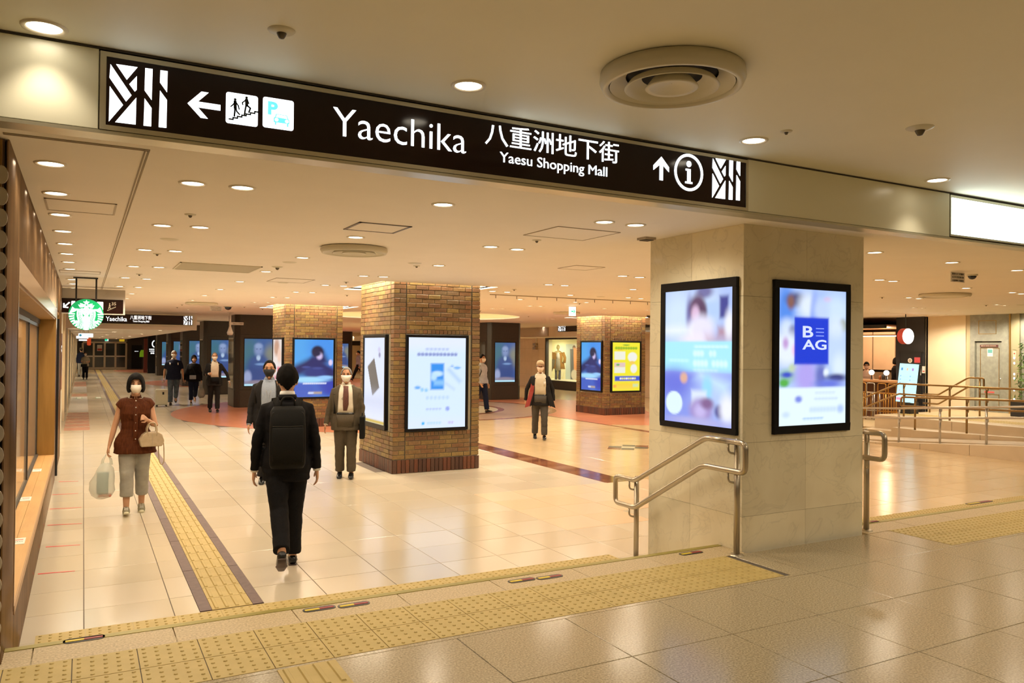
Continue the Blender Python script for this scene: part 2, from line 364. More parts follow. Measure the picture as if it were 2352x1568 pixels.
# further lamps of the same ceiling behind the camera (they light the granite floor in view)
for i, (x, y) in enumerate(((-2, 2), (0, .2), (2.3, -1.8), (5, .3), (7.5, 1.2), (4, -3.5), (10, 2.5), (9, -1.5), (13, 2.0), (12.5, -1), (17, 2), (20.5, 2.2))):
    t = thing('downlight', '%s recessed round downlight in the higher ceiling behind the viewer' % ORD[i], 'downlight', (x, y, HU), group='downlights behind the viewer')
    link('trim_ring', ring_me, t); link('lens', lens_me, t); l = link('lamp', lamp_data('back', SPOT_BACK, 165), t); l.location = (0, 0, -.03)
# the same field of lamps goes on behind the pillars
k_ = 0
for y in (15.5, 22.8, 30, 33.5, 37, 41, 45, 49.5, 54, 58):
    for x in (7.2, 10.8, 14.5, 18.0):
        if (y < 24 and x in (10.8,)) or (abs(y-22.8) < 1 and x in (7.2, 14.5)): continue
        t = thing('downlight', 'recessed round downlight in the far field between the pillars, row %d of the rosette side' % k_, 'downlight', (x, y, HC), group='downlights of the far field'); k_ += 1
        t['label'] = '%s small recessed downlight of the grid far back between the two pillar rows' % ORD[k_-1]
        link('trim_ring', ring_me, t); link('lens', lens_me, t); l = link('lamp', lamp_data('mid', SPOT_W*4.2, 160), t); l.location = (0, 0, -.03)
# far passage lamps
for i in range(9):
    p = Vector((1.0 if i % 2 else 2.2, 28+i*4.8, 2.42))
    t = thing('downlight', '%s recessed downlight in the low cream ceiling of the far passage' % ORD[i], 'downlight', p, group='far passage downlights')
    link('trim_ring', ring_me, t); link('lens', lens_me, t); l = link('lamp', lamp_data('pass', SPOT_W*4.6, 160), t); l.location = (0, 0, -.03)

# ================================================================== VENTS, SPRINKLERS, DETECTORS
def round_vent(lbl, loc, R, depth=.075, flat=False):
    t = thing('round_air_vent', lbl, 'air vent', loc); k = R/.34
    b = MB(); b.lathe([(.30*k, 0), (.335*k, -.005), (.34*k, -depth*.55), (.325*k, -depth), (.305*k, -depth*1.02), (.295*k, -depth*.8)], n=48); b.obj('outer_ring', M_vent, t, smooth=True)
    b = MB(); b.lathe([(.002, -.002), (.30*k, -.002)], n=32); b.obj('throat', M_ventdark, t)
    if flat: b = MB(); b.lathe([(.002, -depth*.9), (.25*k, -depth*.9), (.29*k, -depth*.7)], n=40); b.obj('disc', M_vent, t, smooth=True); return
    b = MB(); b.lathe([(.292*k, -depth*.85), (.25*k, -depth*.45), (.215*k, -depth*.25)], n=40); b.obj('cone', M_vent, t, smooth=True)
    b = MB(); b.lathe([(.14*k, -depth*.35), (.19*k, -depth*.7), (.215*k, -depth*1.05), (.222*k, -depth*1.0), (.20*k, -depth*.6)], n=40); b.obj('cone', M_vent, t, smooth=True)
    b = MB(); b.lathe([(.002, -depth*.7), (.05*k, -depth*.75), (.10*k, -depth*1.0), (.12*k, -depth*1.05), (.125*k, -depth*.98), (.09*k, -depth*.4)], n=32); b.obj('cone', M_vent, t, smooth=True)
round_vent('large round air vent with concentric rings in the higher ceiling', (2.56, 3.05, HU), .36, .08)
round_vent('round air vent with rings in the lower ceiling before the brick pillar', (2.39, 7.72, HC), .335, .06)
for lbl, px, py, R in (('flat round vent cover above the far overhead sign', 463, 697, .36), ('flat round vent cover near the hanging exit sign', 1302, 719, .36), ('flat round vent cover in ceiling left of the notice plate at right', 2170, 677, .40)):
    p = at_z(px, py-2, HC); round_vent(lbl, p, R, .05, True)
for i, (lbl, px, py) in enumerate((('small round speaker grille left of the rear ceiling camera', 665, 602), ('small round speaker grille behind the rectangular vent', 650, 649), ('small round speaker grille above near brick pillar', 953, 604), ('small round speaker grille in ceiling by the paired lights', 389, 549), ('small round speaker grille right of the near brick pillar', 1380, 681), ('small flat speaker grille before the elevator doors', 2345, 700))):
    p = at_z(px, py, HC); t = thing('ceiling_speaker', lbl, 'speaker', p); b = MB(); b.lathe([(.001, -.006), (.07, -.007), (.085, -.001)], n=20); b.obj('grille', M_vent, t, smooth=True)
# rectangular vent
t = thing('rectangular_air_vent', 'wide rectangular slotted air vent in the lower ceiling', 'air vent', (1.49, 10.63, HC))
b = MB(); b.box(-.48, .48, -.46, -.44, -.012, 0).box(-.48, .48, .44, .46, -.012, 0).box(-.48, -.46, -.46, .46, -.012, 0).box(.46, .48, -.46, .46, -.012, 0); b.obj('frame', M_vent, t)
b = MB(); b.box(-.46, .46, -.44, .44, -.001, .0); b.obj('duct', mat('vent_mid', (.30, .27, .20), .7), t)
sl = MB(); sl.box(-.46, .46, -.012, .012, -.008, -.003); slm = sl.mesh('slat', M_vent)
for i in range(20): o = link('slat', slm, t); o.location = (0, -.42+.0442*i, 0)
def sprinkler(lbl, p, big=1.0, detector=False):
    t = thing('smoke_detector' if detector else 'sprinkler_head', lbl, 'smoke detector' if detector else 'sprinkler', p)
    b = MB(); b.lathe([(.001, -.012*big), (.03*big, -.012*big), (.05*big, -.006), (.055*big, 0)], n=20); b.obj('cover_plate', M_vent, t, smooth=True)
    b = MB(); b.lathe([(.001, -.034*big), (.010*big, -.032*big), (.016*big, -.022*big), (.020*big, -.012*big)], n=14); b.obj('nozzle', mat('nozzle_metal', (.12, .10, .07), .35, .5), t, smooth=True)
sprinkler('sprinkler head with a round plate, left in the higher ceiling', at_z(647, 70, HU), 1.1)
sprinkler('small sprinkler head in the higher ceiling right of the downlight', at_z(1806, 301, HU), .7)
sprinkler('wide white smoke detector at upper right in the higher ceiling', at_z(2113, 293, HU), 1.5, True)
for i, (lbl, px, py) in enumerate((('sprinkler head between downlight pairs at left', 437, 493), ('sprinkler head by the second left pair', 361, 583), ('sprinkler head by the fourth left pair', 320, 630), ('sprinkler head nearest the brick and marble gap', 1233, 552), ('sprinkler head over the near brick pillar', 957, 611),
        ('sprinkler head by rear pair left of brick pillar', 795, 648), ('sprinkler head above the rear brick pillar', 797, 678), ('sprinkler head beside the dome camera', 561, 705), ('sprinkler head above the dark pillar row', 418, 700), ('sprinkler head left of rear dark pillar sign', 407, 706), ('sprinkler head over the man in dark suit', 603, 710),
        ('sprinkler head by far centre pair', 1181, 665), ('sprinkler head right of brick pillar near the dome', 1103, 714), ('sprinkler head above black right pillar', 1214, 727), ('sprinkler head before the exit sign', 1331, 697), ('sprinkler head right of marble pillar', 2026, 683), ('sprinkler head over the cream wall', 2265, 701))):
    sprinkler(lbl, at_z(px, py-1, HC), .8)
p = at_z(637, 612, HC); sprinkler('flat white smoke detector behind the rectangular vent', p, 1.3, True)
p = at_z(1485, 546, HC); t = thing('square_ceiling_sensor', 'square dark sensor plate touching marble pillar top', 'sensor', p); b = MB(); b.box(-.06, .06, -.06, .06, -.02, 0); b.obj('plate', M_line, t); b = MB(); b.box(-.045, .045, -.045, .045, -.026, -.019); b.obj('face', M_slot, t)
def dome_cam(lbl, p, r=.075):
    t = thing('dome_camera', lbl, 'security camera', p); b = MB(); b.lathe([(.001, -.02), (r*1.25, -.02), (r*1.3, 0)], n=24); b.obj('mount', M_vent, t, smooth=True)
    b = MB(); b.lathe([(r, -.02)]+[(r*cos(a), -.02-r*.9*sin(a)) for a in (.3, .6, .9, 1.2, 1.5)], n=20); b.obj('smoked_dome', mat('smoked_dome', (.01, .012, .02), .08), t, smooth=True)
dome_cam('black dome security camera above the dark pillars', at_z(524, 703, HC), .085)
dome_cam('black dome security camera beside the notice plate at right', at_z(2233, 630, HC), .05)
dome_cam('black dome security camera left of the marble pillar', at_z(1491, 723, HC), .07)
def notice(lbl, x0, y0, x1, y1, Y, lines):
    a = at_y(x0, y0, Y); c = at_y(x1, y1, Y); t = thing('notice_plate', lbl, 'notice', (a[0], Y, c[2])); w, h = c[0]-a[0], a[2]-c[2]
    b = MB(); b.box(0, w, -.004, .004, 0, h); b.obj('plate', mat('plate_grey', (.62, .58, .54), .5), t)
    for i, s in enumerate(lines): hh = h/len(lines); text(s, w*.08, w*.92, h-hh*(i+.82), h-hh*(i+.22), XZ(-.004), M_slot, t, depth=0, thick=.002)
notice('grey camera notice plate left of the black dome camera', 482, 703, 510, 714, at_z(505, 702, HC)[1], ['防犯カメラ作動中', 'CCTV SYSTEM ON', '八重洲地下街防犯'])
notice('grey camera notice plate hanging at upper right', 2184, 624, 2215, 649, at_z(2200, 624, HC)[1], ['防犯カメラ作動中', 'CCTV SYSTEM ON', '八重洲地下街防犯'])
# hanging pole camera
p = at_z(529, 717, HC); t = thing('hanging_camera', 'white bullet camera hanging on a pole by the dark pillars', 'security camera', p)
b = MB(); b.lathe([(.001, -.01), (.09, -.01), (.1, 0)], n=16).tube([(0, 0, 0), (0, 0, -.5)], .03, 8); b.obj('pole', mat('camera_white', (.6, .55, .5), .5), t, smooth=True)
b = MB(); b.lathe([(.001, -.68), (.07, -.67), (.09, -.6), (.06, -.52), (.03, -.42)], n=14); b.obj('housing', MATS['camera_white'], t, smooth=True)
b = MB(); b.box(.03, .38, -.01, .01, -.37, -.29); o = b.obj('notice_board', MATS['plate_grey'], t)
text('防犯カメラ作動中', .08, .36, -.35, -.31, XZ(-.012), M_slot, t, depth=0, thick=.002)

# ================================================================== HEADER BEAM AND OVERHEAD SIGN
HY = 4.12
hb = struct('trim_1', 'enamelled header beam spanning the edge of the lower ceiling')
def hpanel(x0, x1, m=M_head, z0=2.925, z1=3.298):
    b = MB(); b.box(x0+.003, x1-.003, HY, HY+.06, z0, z1); return bevel(b.obj('header_panel', m, hb), .002, 1)
b = MB(); b.box(-7, 24.5, HY+.03, HY+.13, 2.915, HU); b.obj('beam_core', M_ceil, hb)
for x0, x1 in ((-3.0, -1.4), (-1.4, .05), (4.165, 6.535), (10.6, 13), (13, 15.4), (15.4, 17.8), (17.8, 20.2), (20.2, 24.5)): hpanel(x0, x1)
b = MB(); b.box(-7, 24.5, HY-.004, HY+.13, 2.905, 2.922); b.obj('lower_lip', M_alu, hb)
b = MB(); b.box(-7, 24.5, HY-.002, HY+.06, 3.299, HU-.003); b.obj('top_shadow_gap', M_slot, hb)
# blank white lightbox
t = thing('white_lightbox', 'glowing blank white panel set in the header at upper right', 'lightbox', (6.54, HY, 2.93))
b = MB(); b.box(.0, 4.04, -.004, .03, .005, .36); b.obj('frame', M_alu, t)
b = MB(); b.box(.015, 4.02, -.008, -.004, .022, .335); b.obj('glowing_face', M_glowbox, t)
EMB = [[(0.014,0.961),(0.0,0.736),(0.285,0.375),(0.376,0.492)],[(0.109,0.977),(0.473,0.984),(0.293,0.744)],[(0.463,0.83),(0.336,0.676),(0.432,0.564),(0.464,0.598)],[(0.006,0.592),(0.235,0.308),(0.0,0.0)],[(0.459,0.465),(0.107,0.004),(0.455,0.008)],
       [(0.606,0.991),(0.735,0.994),(0.726,0.462),(0.6,0.61)],[(0.602,0.473),(0.726,0.324),(0.723,0.012),(0.591,0.008)],[(0.872,0.996),(1.0,1.0),(0.995,0.635),(0.867,0.787)],[(0.869,0.646),(0.996,0.499),(0.992,0.02),(0.856,0.017)]]
def shapes(name, outlines, fn, m, parent, d0=.002, d1=.005):
    b = MB()
    for o in outlines: b.prism(o, fn, d0, d1)
    return b.obj(name, m, parent)
def emblem(x0, x1, z0, z1, fn, parent, m=M_glow): return shapes('street_emblem', [[(x0+u*(x1-x0), z0+v*(z1-z0)) for u, v in o] for o in EMB], fn, m, parent)
def overhead_text(t, fn, sx, ox, oz, m=M_glow, partial=False):
    """the sign's writing, placed in the panel's own metres; used again on the far signs"""
    K = lambda u, v: (ox+(u-.08)*sx, oz+(v-2.95)*sx)
    T = lambda s, u0, u1, v0, v1, bold=0: text(s, K(u0, 0)[0], K(u1, 0)[0], K(0, v0)[1], K(0, v1)[1], fn, m, t, bold=bold)
    emblem(*K(.091, 0)[:1], K(.340, 0)[0], K(0, 2.965)[1], K(0, 3.245)[1], fn, t)
    sh = lambda nm, outs, mm=m, d0=.002, d1=.005: shapes(nm, [[K(u, v) for u, v in o] for o in outs], fn, mm, t, d0, d1)
    sh('left_arrow', [[(.431, 3.105), (.494, 3.172), (.527, 3.172), (.478, 3.120), (.478, 3.092), (.525, 3.043), (.492, 3.043)], [(.470, 3.120), (.583, 3.120), (.583, 3.092), (.470, 3.092)]])
    sh('stairs_tile', [rrect(.609, .763, 3.036, 3.191, .012)])
    sh('parking_tile', [rrect(.788, .943, 3.041, 3.196, .012)])
    man = lambda dx, dz, q: [circ(.652+dx, 3.158+dz, .0065, 12)] + stroke([(.652+dx, 3.147+dz), (.653+dx, 3.118+dz)], .015) + (
        stroke([(.652+dx, 3.145+dz), (.640+dx, 3.128+dz), (.632+dx, 3.120+dz)], .006) + stroke([(.656+dx, 3.145+dz), (.668+dx, 3.128+dz), (.672+dx, 3.112+dz)], .006) + stroke([(.651+dx, 3.115+dz), (.651+dx, 3.095+dz), (.649+dx, 3.074+dz)], .008) + stroke([(.656+dx, 3.115+dz), (.660+dx, 3.1+dz), (.674+dx, 3.086+dz)], .007) if q == 0 else
        stroke([(.648+dx, 3.145+dz), (.632+dx, 3.130+dz), (.634+dx, 3.120+dz)], .006) + stroke([(.657+dx, 3.145+dz), (.663+dx, 3.13+dz)], .006) + stroke([(.650+dx, 3.118+dz), (.646+dx, 3.095+dz), (.643+dx, 3.072+dz)], .008) + stroke([(.657+dx, 3.118+dz), (.671+dx, 3.107+dz), (.664+dx, 3.086+dz)], .008))
    st = [(.622+.0209*i, 3.053+.0092*i) for i in range(7)]
    sh('stair_figures', man(0, 0, 0)+man(.055, .018, 1)+[o for i, (x, z) in enumerate(st) for o in (rect(x, x+.0215, z, z+.007), rect(x+.018, x+.0245, z, z+.0165 if i < 6 else z+.007))], M_black, .005, .007)
    text('P', *[K(u, 0)[0] for u in (.812, .862)], *[K(0, v)[1] for v in (3.108, 3.176)], fn, M_cyan, t, bold=.04, depth=.005)
    sh('car_symbol', [[(.842, 3.096), (.848, 3.100), (.853, 3.117), (.909, 3.116), (.915, 3.098), (.921, 3.092), (.921, 3.073), (.842, 3.073)], rect(.848, .855, 3.060, 3.073), rect(.909, .916, 3.058, 3.073)], M_cyan, .005, .007)
    sh('car_window', [[(.853, 3.100), (.857, 3.1135), (.906, 3.1125), (.910, 3.098)], circ(.856, 3.087, .009, 14), circ(.908, 3.085, .009, 14)], m, .007, .0085)
    T('Yaechika', 1.151, 1.932, 3.050, 3.200, -.009)
    T('八重洲地下街', 2.056, 3.022, 3.124, 3.256, .0)
    T('Yaesu Shopping Mall', 2.155, 2.931, 3.012, 3.092, -.003)
    sh('up_arrow', [[(3.3715, 3.216), (3.437, 3.152), (3.437, 3.120), (3.386, 3.160), (3.358, 3.160), (3.306, 3.120), (3.306, 3.152)], [(3.358, 3.170), (3.386, 3.170), (3.386, 3.058), (3.358, 3.058)]])
    b = MB(); c = K(3.611, 3.138); ringoutline(b, c[0], c[1], .108*sx, .127*sx, fn, .002, .005); b.obj('information_ring', m, t)
    sh('letter_i', [circ(3.611, 3.196, .021, 18), rect(3.597, 3.627, 3.068, 3.162), rect(3.583, 3.604, 3.149, 3.162), rect(3.580, 3.643, 3.062, 3.075)])
    a = K(3.824, 0)[0]; emblem(a, K(4.085, 0)[0], K(0, 2.988)[1], K(0, 3.272)[1], fn, t)
osn = thing('overhead_sign', 'long dark brown lit overhead direction sign with white lettering', 'sign', (0, 0, 0))
b = MB(); b.box(.052, 4.163, HY-.006, HY+.06, 2.925, 2.948).box(.052, 4.163, HY-.006, HY+.06, 3.268, 3.29).box(.052, .078, HY-.006, HY+.06, 2.948, 3.268).box(4.142, 4.163, HY-.006, HY+.06, 2.948, 3.268); b.obj('frame', M_alu, osn)
# (the face leans with the frame: its outline in the photograph)
b = MB(); b.box(.078, 4.142, HY-.0, HY+.05, 2.948, 3.268); b.obj('sign_face', M_brown, osn)
overhead_text(osn, XZ(HY), 1.0, .08, 2.95)

# far left overhead sign on the bulkhead
def sign_bar(lbl, x0, x1, z0, z1, Y, name='overhead_sign'):
    t = thing(name, lbl, 'sign', (x0, Y, z0)); w, h = x1-x0, z1-z0
    b = MB(); b.box(0, w, 0, .06, 0, h); b.obj('frame', M_alu, t); b = MB(); b.box(.04, w-.04, -.006, 0, .03, h-.03); b.obj('sign_face', M_brown, t); return t, w, h
M_glow2 = mat('far_letter_light', (.9, .95, 1), .4, emit=(.88, .95, 1.0), estr=1.1)
t, w, h = sign_bar('far brown lit overhead sign behind the round shop sign', .36, 2.93, 2.52, 2.86, BK-.07)
T = lambda s, a, c, d, e, bold=.01: text(s, a, c, d, e, XZ(-.006), M_glow2, t, bold=bold)
T('Yaechika', .20, .75, .10, .23); T('八重洲地下街', .83, 1.40, .16, .28); T('Yaesu Shopping Mall', .90, 1.34, .07, .14)
emblem(2.28, 2.52, .035, .305, XZ(-.006), t, M_glow2)
# right far overhead sign
t, w, h = sign_bar('far right brown lit overhead sign partly behind the right brick pillar', 0, 3.2, 0, .33, 0)
p = at_x(1281, 762, 18); t.location = p; t.rotation_euler[2] = -pi/2
emblem(.06, .62, .03, .30, XZ(-.006), t, M_glow2); text('Yaechika', 1.5, 2.6, .08, .25, XZ(-.006), M_glow2, t)
# number 35 stairs sign
SY = 15.55
t = thing('overhead_sign', 'brown hanging sign with arrow, stairs symbol and number 35', 'sign', (-.34, SY, 2.48))
b = MB(); b.box(0, .985, 0, .1, -.02, .42); b.obj('housing', mat('housing_grey', (.45, .40, .34), .5), t)
b = MB(); b.box(0, .955, -.008, 0, .0, .245); b.obj('sign_face', M_brown, t)
fn = XZ(-.008)
shapes('arrow', [o for s_ in (stroke([(.04, .09), (.12, .17)], .022), stroke([(.04, .09), (.04, .15)], .022), stroke([(.04, .09), (.10, .085)], .022)) for o in s_], fn, M_glow2, t)
shapes('lit_tile', [rrect(.15, .29, .05, .20, .012), rrect(.50, .64, .05, .20, .012)], fn, M_glow2, t)
M_pale = mat('pale_print', (.42, .36, .26), .5)
text('35', .77, .84, .145, .20, fn, M_pale, t, bold=.01)
shapes('stair_figure', [circ(.74, .175, .010, 10)]+stroke([(.74, .16), (.735, .115), (.725, .085)], .014)+stroke([(.745, .15), (.755, .125)], .007)+stroke([(.735, .12), (.755, .09)], .009)+[o for i in range(6) for o in stroke([(.705+.021*i, .055+.011*i), (.726+.021*i, .055+.011*i), (.726+.021*i, .066+.011*i)], .011)], fn, M_pale, t)
# ================================================================== ROUND COFFEE SHOP SIGN
CYS = 13.3; cp = at_y(198, 722.5, CYS); R0 = (at_y(238.5, 722, CYS)[0]-at_y(158, 722, CYS)[0])/2
t = thing('round_shop_sign', 'hanging round green and white lit coffee shop sign', 'sign', (cp[0], CYS, cp[2]))
M_green = mat('sign_green', (0, .3, .1), .4, emit=(.0, .25, .07), estr=1.0)
b = MB(); n = 48
b.lathe([(R0*1.015, -.05), (R0*1.015, .05)], n=n); vs = [(x, z, y) for x, y, z in b.v]; b.v = vs; b.obj('rim', M_black, t, smooth=True)
shapes('green_disc', [circ(0, 0, R0, 56)], XZ(0), M_green, t, .045, .055)
def G(pts): return [((x-505)/343*R0, (375-y)/315*R0) for x, y in pts]   # emblem drawn on a 343 x 315 field
sg = [G([(505,78),(520,112),(570,115),(532,142),(545,178),(505,165),(465,178),(478,142),(440,115),(492,112)]),
      G([(345,175),(392,188),(380,145),(436,158),(505,200),(575,158),(628,150),(612,188),(662,180),(625,245),(560,222),(505,218),(450,222),(382,235)])]
for sx in (-1, 1):
    m_ = lambda pts: G([(505+sx*(x-505), y) for x, y in pts])
    sg.append(m_([(775,222),(830,352),(740,325),(700,300),(650,262),(728,262)]))
    for k in range(8):
        a0 = radians(2-10.5*k); r1 = 338 if k < 7 else 330; r0 = (222+k*11) if k < 6 else 285+k*4; w_ = .052 if k < 5 else .038
        sg.append(G([(505+sx*r*cos(a0+d), 375-r*.92*sin(a0+d)-(0)) for r, d in ((r0, -w_), (r1, -w_*.8), (r1, w_*.8), (r0, w_))]))
    sg.append(m_([(690,500),(745,515),(730,560),(700,560),(655,535),(662,515)]))
shapes('white_ornament', sg, XZ(0), M_glow, t, .055, .060)
hair = []
for sx in (-1, 1):
    for k, (xt, xm, xb) in enumerate(((75, 62, 62), (97, 110, 88), (122, 128, 118), (147, 146, 152), (160, 166, 182))):
        path = []
        for i in range(15):
            v = i/14; y = 245+v*(445-k*12)-(k*0); bx = xt + (xb-xt)*v + 26*sin(v*2*pi*1.15+.3)*(.4+.6*v)
            path.append((505+sx*bx, y+8*k))
        g = G(path); wd = (14 if k else 15)/343*R0
        for (x0, y0), (x1, y1) in zip(g, g[1:]):
            if x1*x1+y1*y1 < (R0*.97)**2: hair.append([(x0-wd/2, y0), (x1-wd/2, y1), (x1+wd/2, y1), (x0+wd/2, y0)])
shapes('wavy_hair', hair, XZ(0), M_glow, t, .055, .060)
shapes('face_and_dress', [G([(505+74*cos(a), 312-90*sin(a)) for a in [2*pi*k/28 for k in range(28)]]), G([(462,405),(548,405),(572,470),(545,560),(562,680),(505,690),(448,680),(465,560),(435,470)])], XZ(0), M_glow, t, .055, .061)
shapes('face_features', [G(q) for q in ([(438,278),(470,268),(490,280),(470,276)], [(572,278),(540,268),(520,280),(540,276)], [(440,292),(465,286),(485,296),(462,300)], [(570,292),(545,286),(525,296),(548,300)], [(492,334),(505,340),(518,334),(505,346)], [(485,356),(505,352),(527,356),(505,366)])], XZ(0), M_green, t, .061, .063)
for sx, px in ((-1, 175), (1, 221)):
    x = at_y(px, 680, CYS)[0]-cp[0]; b = MB(); b.box(x-.012, x+.012, -.012, .012, R0*.8, HC-cp[2]-.01); b.obj('hanging_rod', M_black, t)
b = MB(); b.box(-.175, .15, -.02, .02, HC-cp[2]-.022, HC-cp[2]-.004); b.obj('ceiling_bar', M_black, t)
# small blade signs in the far passage
def blade(lbl, px0, py0, px1, py1, Y, m, txt=None, mt=None, cat='sign'):
    a = at_y(px0, py0, Y); c = at_y(px1, py1, Y); t = thing('blade_sign', lbl, cat, (a[0], Y, c[2])); w, h = c[0]-a[0], a[2]-c[2]
    b = MB(); b.prism(rrect(0, w, 0, h, h*.15), XZ(0), -.05, .0); b.obj('sign_body', m, t)
    if h > .05: b = MB(); b.box(w*.3, w*.34, -.01, .02, h, 2.42-c[2]).box(w*.66, w*.7, -.01, .02, h, 2.42-c[2]); b.obj('hanger', M_line, t)
    if txt: text(txt, w*.3, w*.88, h*.3, h*.72, XZ(0), mt or M_cyan, t)
    return t, w, h
M_wl = mat('blade_white', (.9, .95, 1), .4, emit=(.85, .95, 1), estr=1.1)
t, w, h = blade('white bank blade sign with a teal mark under the round sign', 180, 765, 214, 774.5, 27.0, M_wl, 'りそな銀行', mat('blade_text', (.02, .25, .45), .5, emit=(.05, .32, .5), estr=.5))
shapes('teal_mark', [circ(w*.14, h*.5, h*.3, 12)], XZ(0), MATS['blade_text'], t)
blade('white blade sign just behind the bank blade sign', 175, 771, 203, 777.5, 31, M_wl)
blade('thin pale blade sign furthest down the passage', 181, 779, 200, 782.5, 40, M_wl)
blade('red and yellow hanging sale banner in far passage', 200, 776, 209, 793, 45, mat('banner_red', (.75, .10, .03), .6, emit=(.7, .08, .02), estr=.4))
blade('yellow hanging sign above the far doors', 274, 778, 286, 784, 71, mat('sign_yellow', (.7, .5, .02), .5, emit=(.6, .42, .02), estr=.6))
# emergency exit signs
def exitsign(lbl, px0, py0, px1, py1, Y, rot=0):
    a = at_y(px0, py0, Y); c = at_y(px1, py1, Y); t = thing('exit_sign', lbl, 'exit sign', (a[0], Y, c[2]), group=None); w, h = c[0]-a[0], a[2]-c[2]
    b = MB(); b.box(0, w, 0, .06, 0, h); b.obj('light_case', mat('exit_white', (.9, 1, .95), .4, emit=(.85, 1, .95), estr=1.2), t)
    mg = mat('exit_green', (0, .5, .25), .4, emit=(0, .55, .28), estr=1.0)
    if rot == 0: shapes('green_arrow', [[(w*.15, h*.44), (w*.6, h*.44), (w*.6, h*.56), (w*.15, h*.56)], [(w*.5, h*.28), (w*.6, h*.28), (w*.92, h*.5), (w*.6, h*.72), (w*.5, h*.72), (w*.72, h*.5)]], XZ(0), mg, t)
    else: shapes('green_field', [rect(0, w*.75, h*.1, h*.9)], XZ(0), mg, t, .001, .004)
    return t
exitsign('white hanging exit sign with a green arrow by the right brick pillar', 1310, 704, 1322.5, 725.5, at_z(1316, 701, HC)[1])
exitsign('tiny green exit sign above the far glass doors', 241, 776, 249, 783, 70.5, 1)

# ================================================================== FLOORS
def tile_mesh(w, d, h, m, name, gap=.0028, chamfer=.0015):
    b = MB(); x0, x1, y0, y1 = gap, w-gap, gap, d-gap; c = chamfer
    b.add([(x0,y0,-h),(x1,y0,-h),(x1,y1,-h),(x0,y1,-h),(x0,y0,-c),(x1,y0,-c),(x1,y1,-c),(x0,y1,-c),(x0+c,y0+c,0),(x1-c,y0+c,0),(x1-c,y1-c,0),(x0+c,y1-c,0)],
          [(8,9,10,11)]+[(i,(i+1)%4,4+(i+1)%4,4+i) for i in range(4)]+[(4+i,4+(i+1)%4,8+(i+1)%4,8+i) for i in range(4)])
    return b.mesh(name, m)
beige = [(.61,.54,.42), (.59,.52,.40), (.63,.56,.44), (.60,.525,.395), (.62,.54,.415), (.58,.51,.39)]
M_tile = varied('porcelain_tile', beige, .19, spec=.8, grain=.03, gscale=300)
M_tileo = varied('porcelain_tile_orange', [(.72,.52,.34), (.70,.54,.38), (.73,.53,.36)], .24, grain=.03, gscale=300)
M_tilej = varied('porcelain_tile_joined', beige, .19, spec=.8, grain=.03, gscale=300, island=True)
M_tileg = varied('golden_tile', [(.64,.485,.28), (.62,.465,.265), (.66,.50,.30), (.63,.47,.27)], .19, spec=.9, grain=.03, gscale=300)
M_tilegj = varied('golden_tile_joined', [(.64,.485,.28), (.62,.465,.265), (.66,.50,.30), (.63,.47,.27)], .19, spec=.9, grain=.03, gscale=300, island=True)
M_grout = mat('grout', (.12, .09, .07), .7)
M_grdark = mat('dark_joint', (.10, .08, .06), .7)
floor = struct('floor', 'beige porcelain tiled floor of the lower concourse')
CX, CY, CR0 = 9.4, 23.3, 7.25     # rosette between the four pillars
b = MB(); b.box(-.6, 24.5, 5.0, 72.5, -.12, -.004); b.obj('grout_bed', M_grout, floor)
XL = [-.53, .03, .60] ; XR = [1.69+.573*k for k in range(24)]
YL = [5.92-.573*2+.573*k for k in range(120)]
SX0, SX1, SX2, SX3 = .770, .850, 1.140, 1.215      # brown / yellow / brown strip
cells = []
edges = [(-.53, .03), (.03, .60), (.60, SX0), (SX3, 1.69)]+list(zip(XR, XR[1:]))
_mc = {}
def strip_far(y): return y > 16
BAND = (6.68, 7.12)
def zone(x, y):
    r = math.hypot(x-CX, y-CY)
    if r < CR0-.1: return 'rosette'
    return 'tile'
near, far, farg = MB(), MB(), MB(); cnt = 0; cand = []
for (x0, x1) in edges:
    for y0, y1 in zip(YL, YL[1:]):
        if y1 < 5.2 or y0 > 60: continue
        xm, ym = (x0+x1)/2, (y0+y1)/2
        if x1 > 15.0: continue
        if zone(xm, ym) != 'tile': continue
        if 4.2 < xm < 5.5 and 11.5 < ym < 12.9: continue
        a, c = x0, x1
        if x1 > BAND[0] and x0 < BAND[1] and ym > 9.3:
            if x0 >= BAND[0] and x1 <= BAND[1]: continue
            if x0 < BAND[0]: c = BAND[0]
            else: a = BAND[1]
            if c-a < .03: continue
        cand.append((a, c, y0, y1, xm, ym))
def vis(c):
    x, y = c[4], c[5]; d = _f[0]*x+_f[1]*y; s = CR[0]*x+CR[1]*y
    return d > 1 and -0.70 < s/d < 0.70 and c[3] > 5.8
cand.sort(key=lambda c: (not vis(c), c[4]**2+c[5]**2))
for i, (a, c, y0, y1, xm, ym) in enumerate(cand):
    if i < 300 and vis((a, c, y0, y1, xm, ym)):
        org = (4.55 < xm < 7.6 and 7.7 < ym < 9.4) or (4.6 < xm < 5.9 and 7.2 < ym < 7.8)
        gold = xm > 7.1 and not org
        k = (round(c-a, 3), org, gold)
        if k not in _mc: _mc[k] = tile_mesh(c-a, y1-y0, .04, M_tileo if org else M_tileg if gold else M_tile, 'floor_tile')
        o = link('floor_tile', _mc[k], floor); o.location = (a, y0, rnd.uniform(-.0006, .0004))
    else:
        g = .003; z = rnd.uniform(-.0006, .0004)
        (farg if xm > 7.1 else far).add([(a+g, y0+g, z), (c-g, y0+g, z), (c-g, y1-g, z), (a+g, y1-g, z), (a+g, y0+g, -.004), (c-g, y0+g, -.004), (c-g, y1-g, -.004), (a+g, y1-g, -.004)], [(0, 1, 2, 3), (0, 4, 5, 1), (1, 5, 6, 2), (2, 6, 7, 3), (3, 7, 4, 0)])
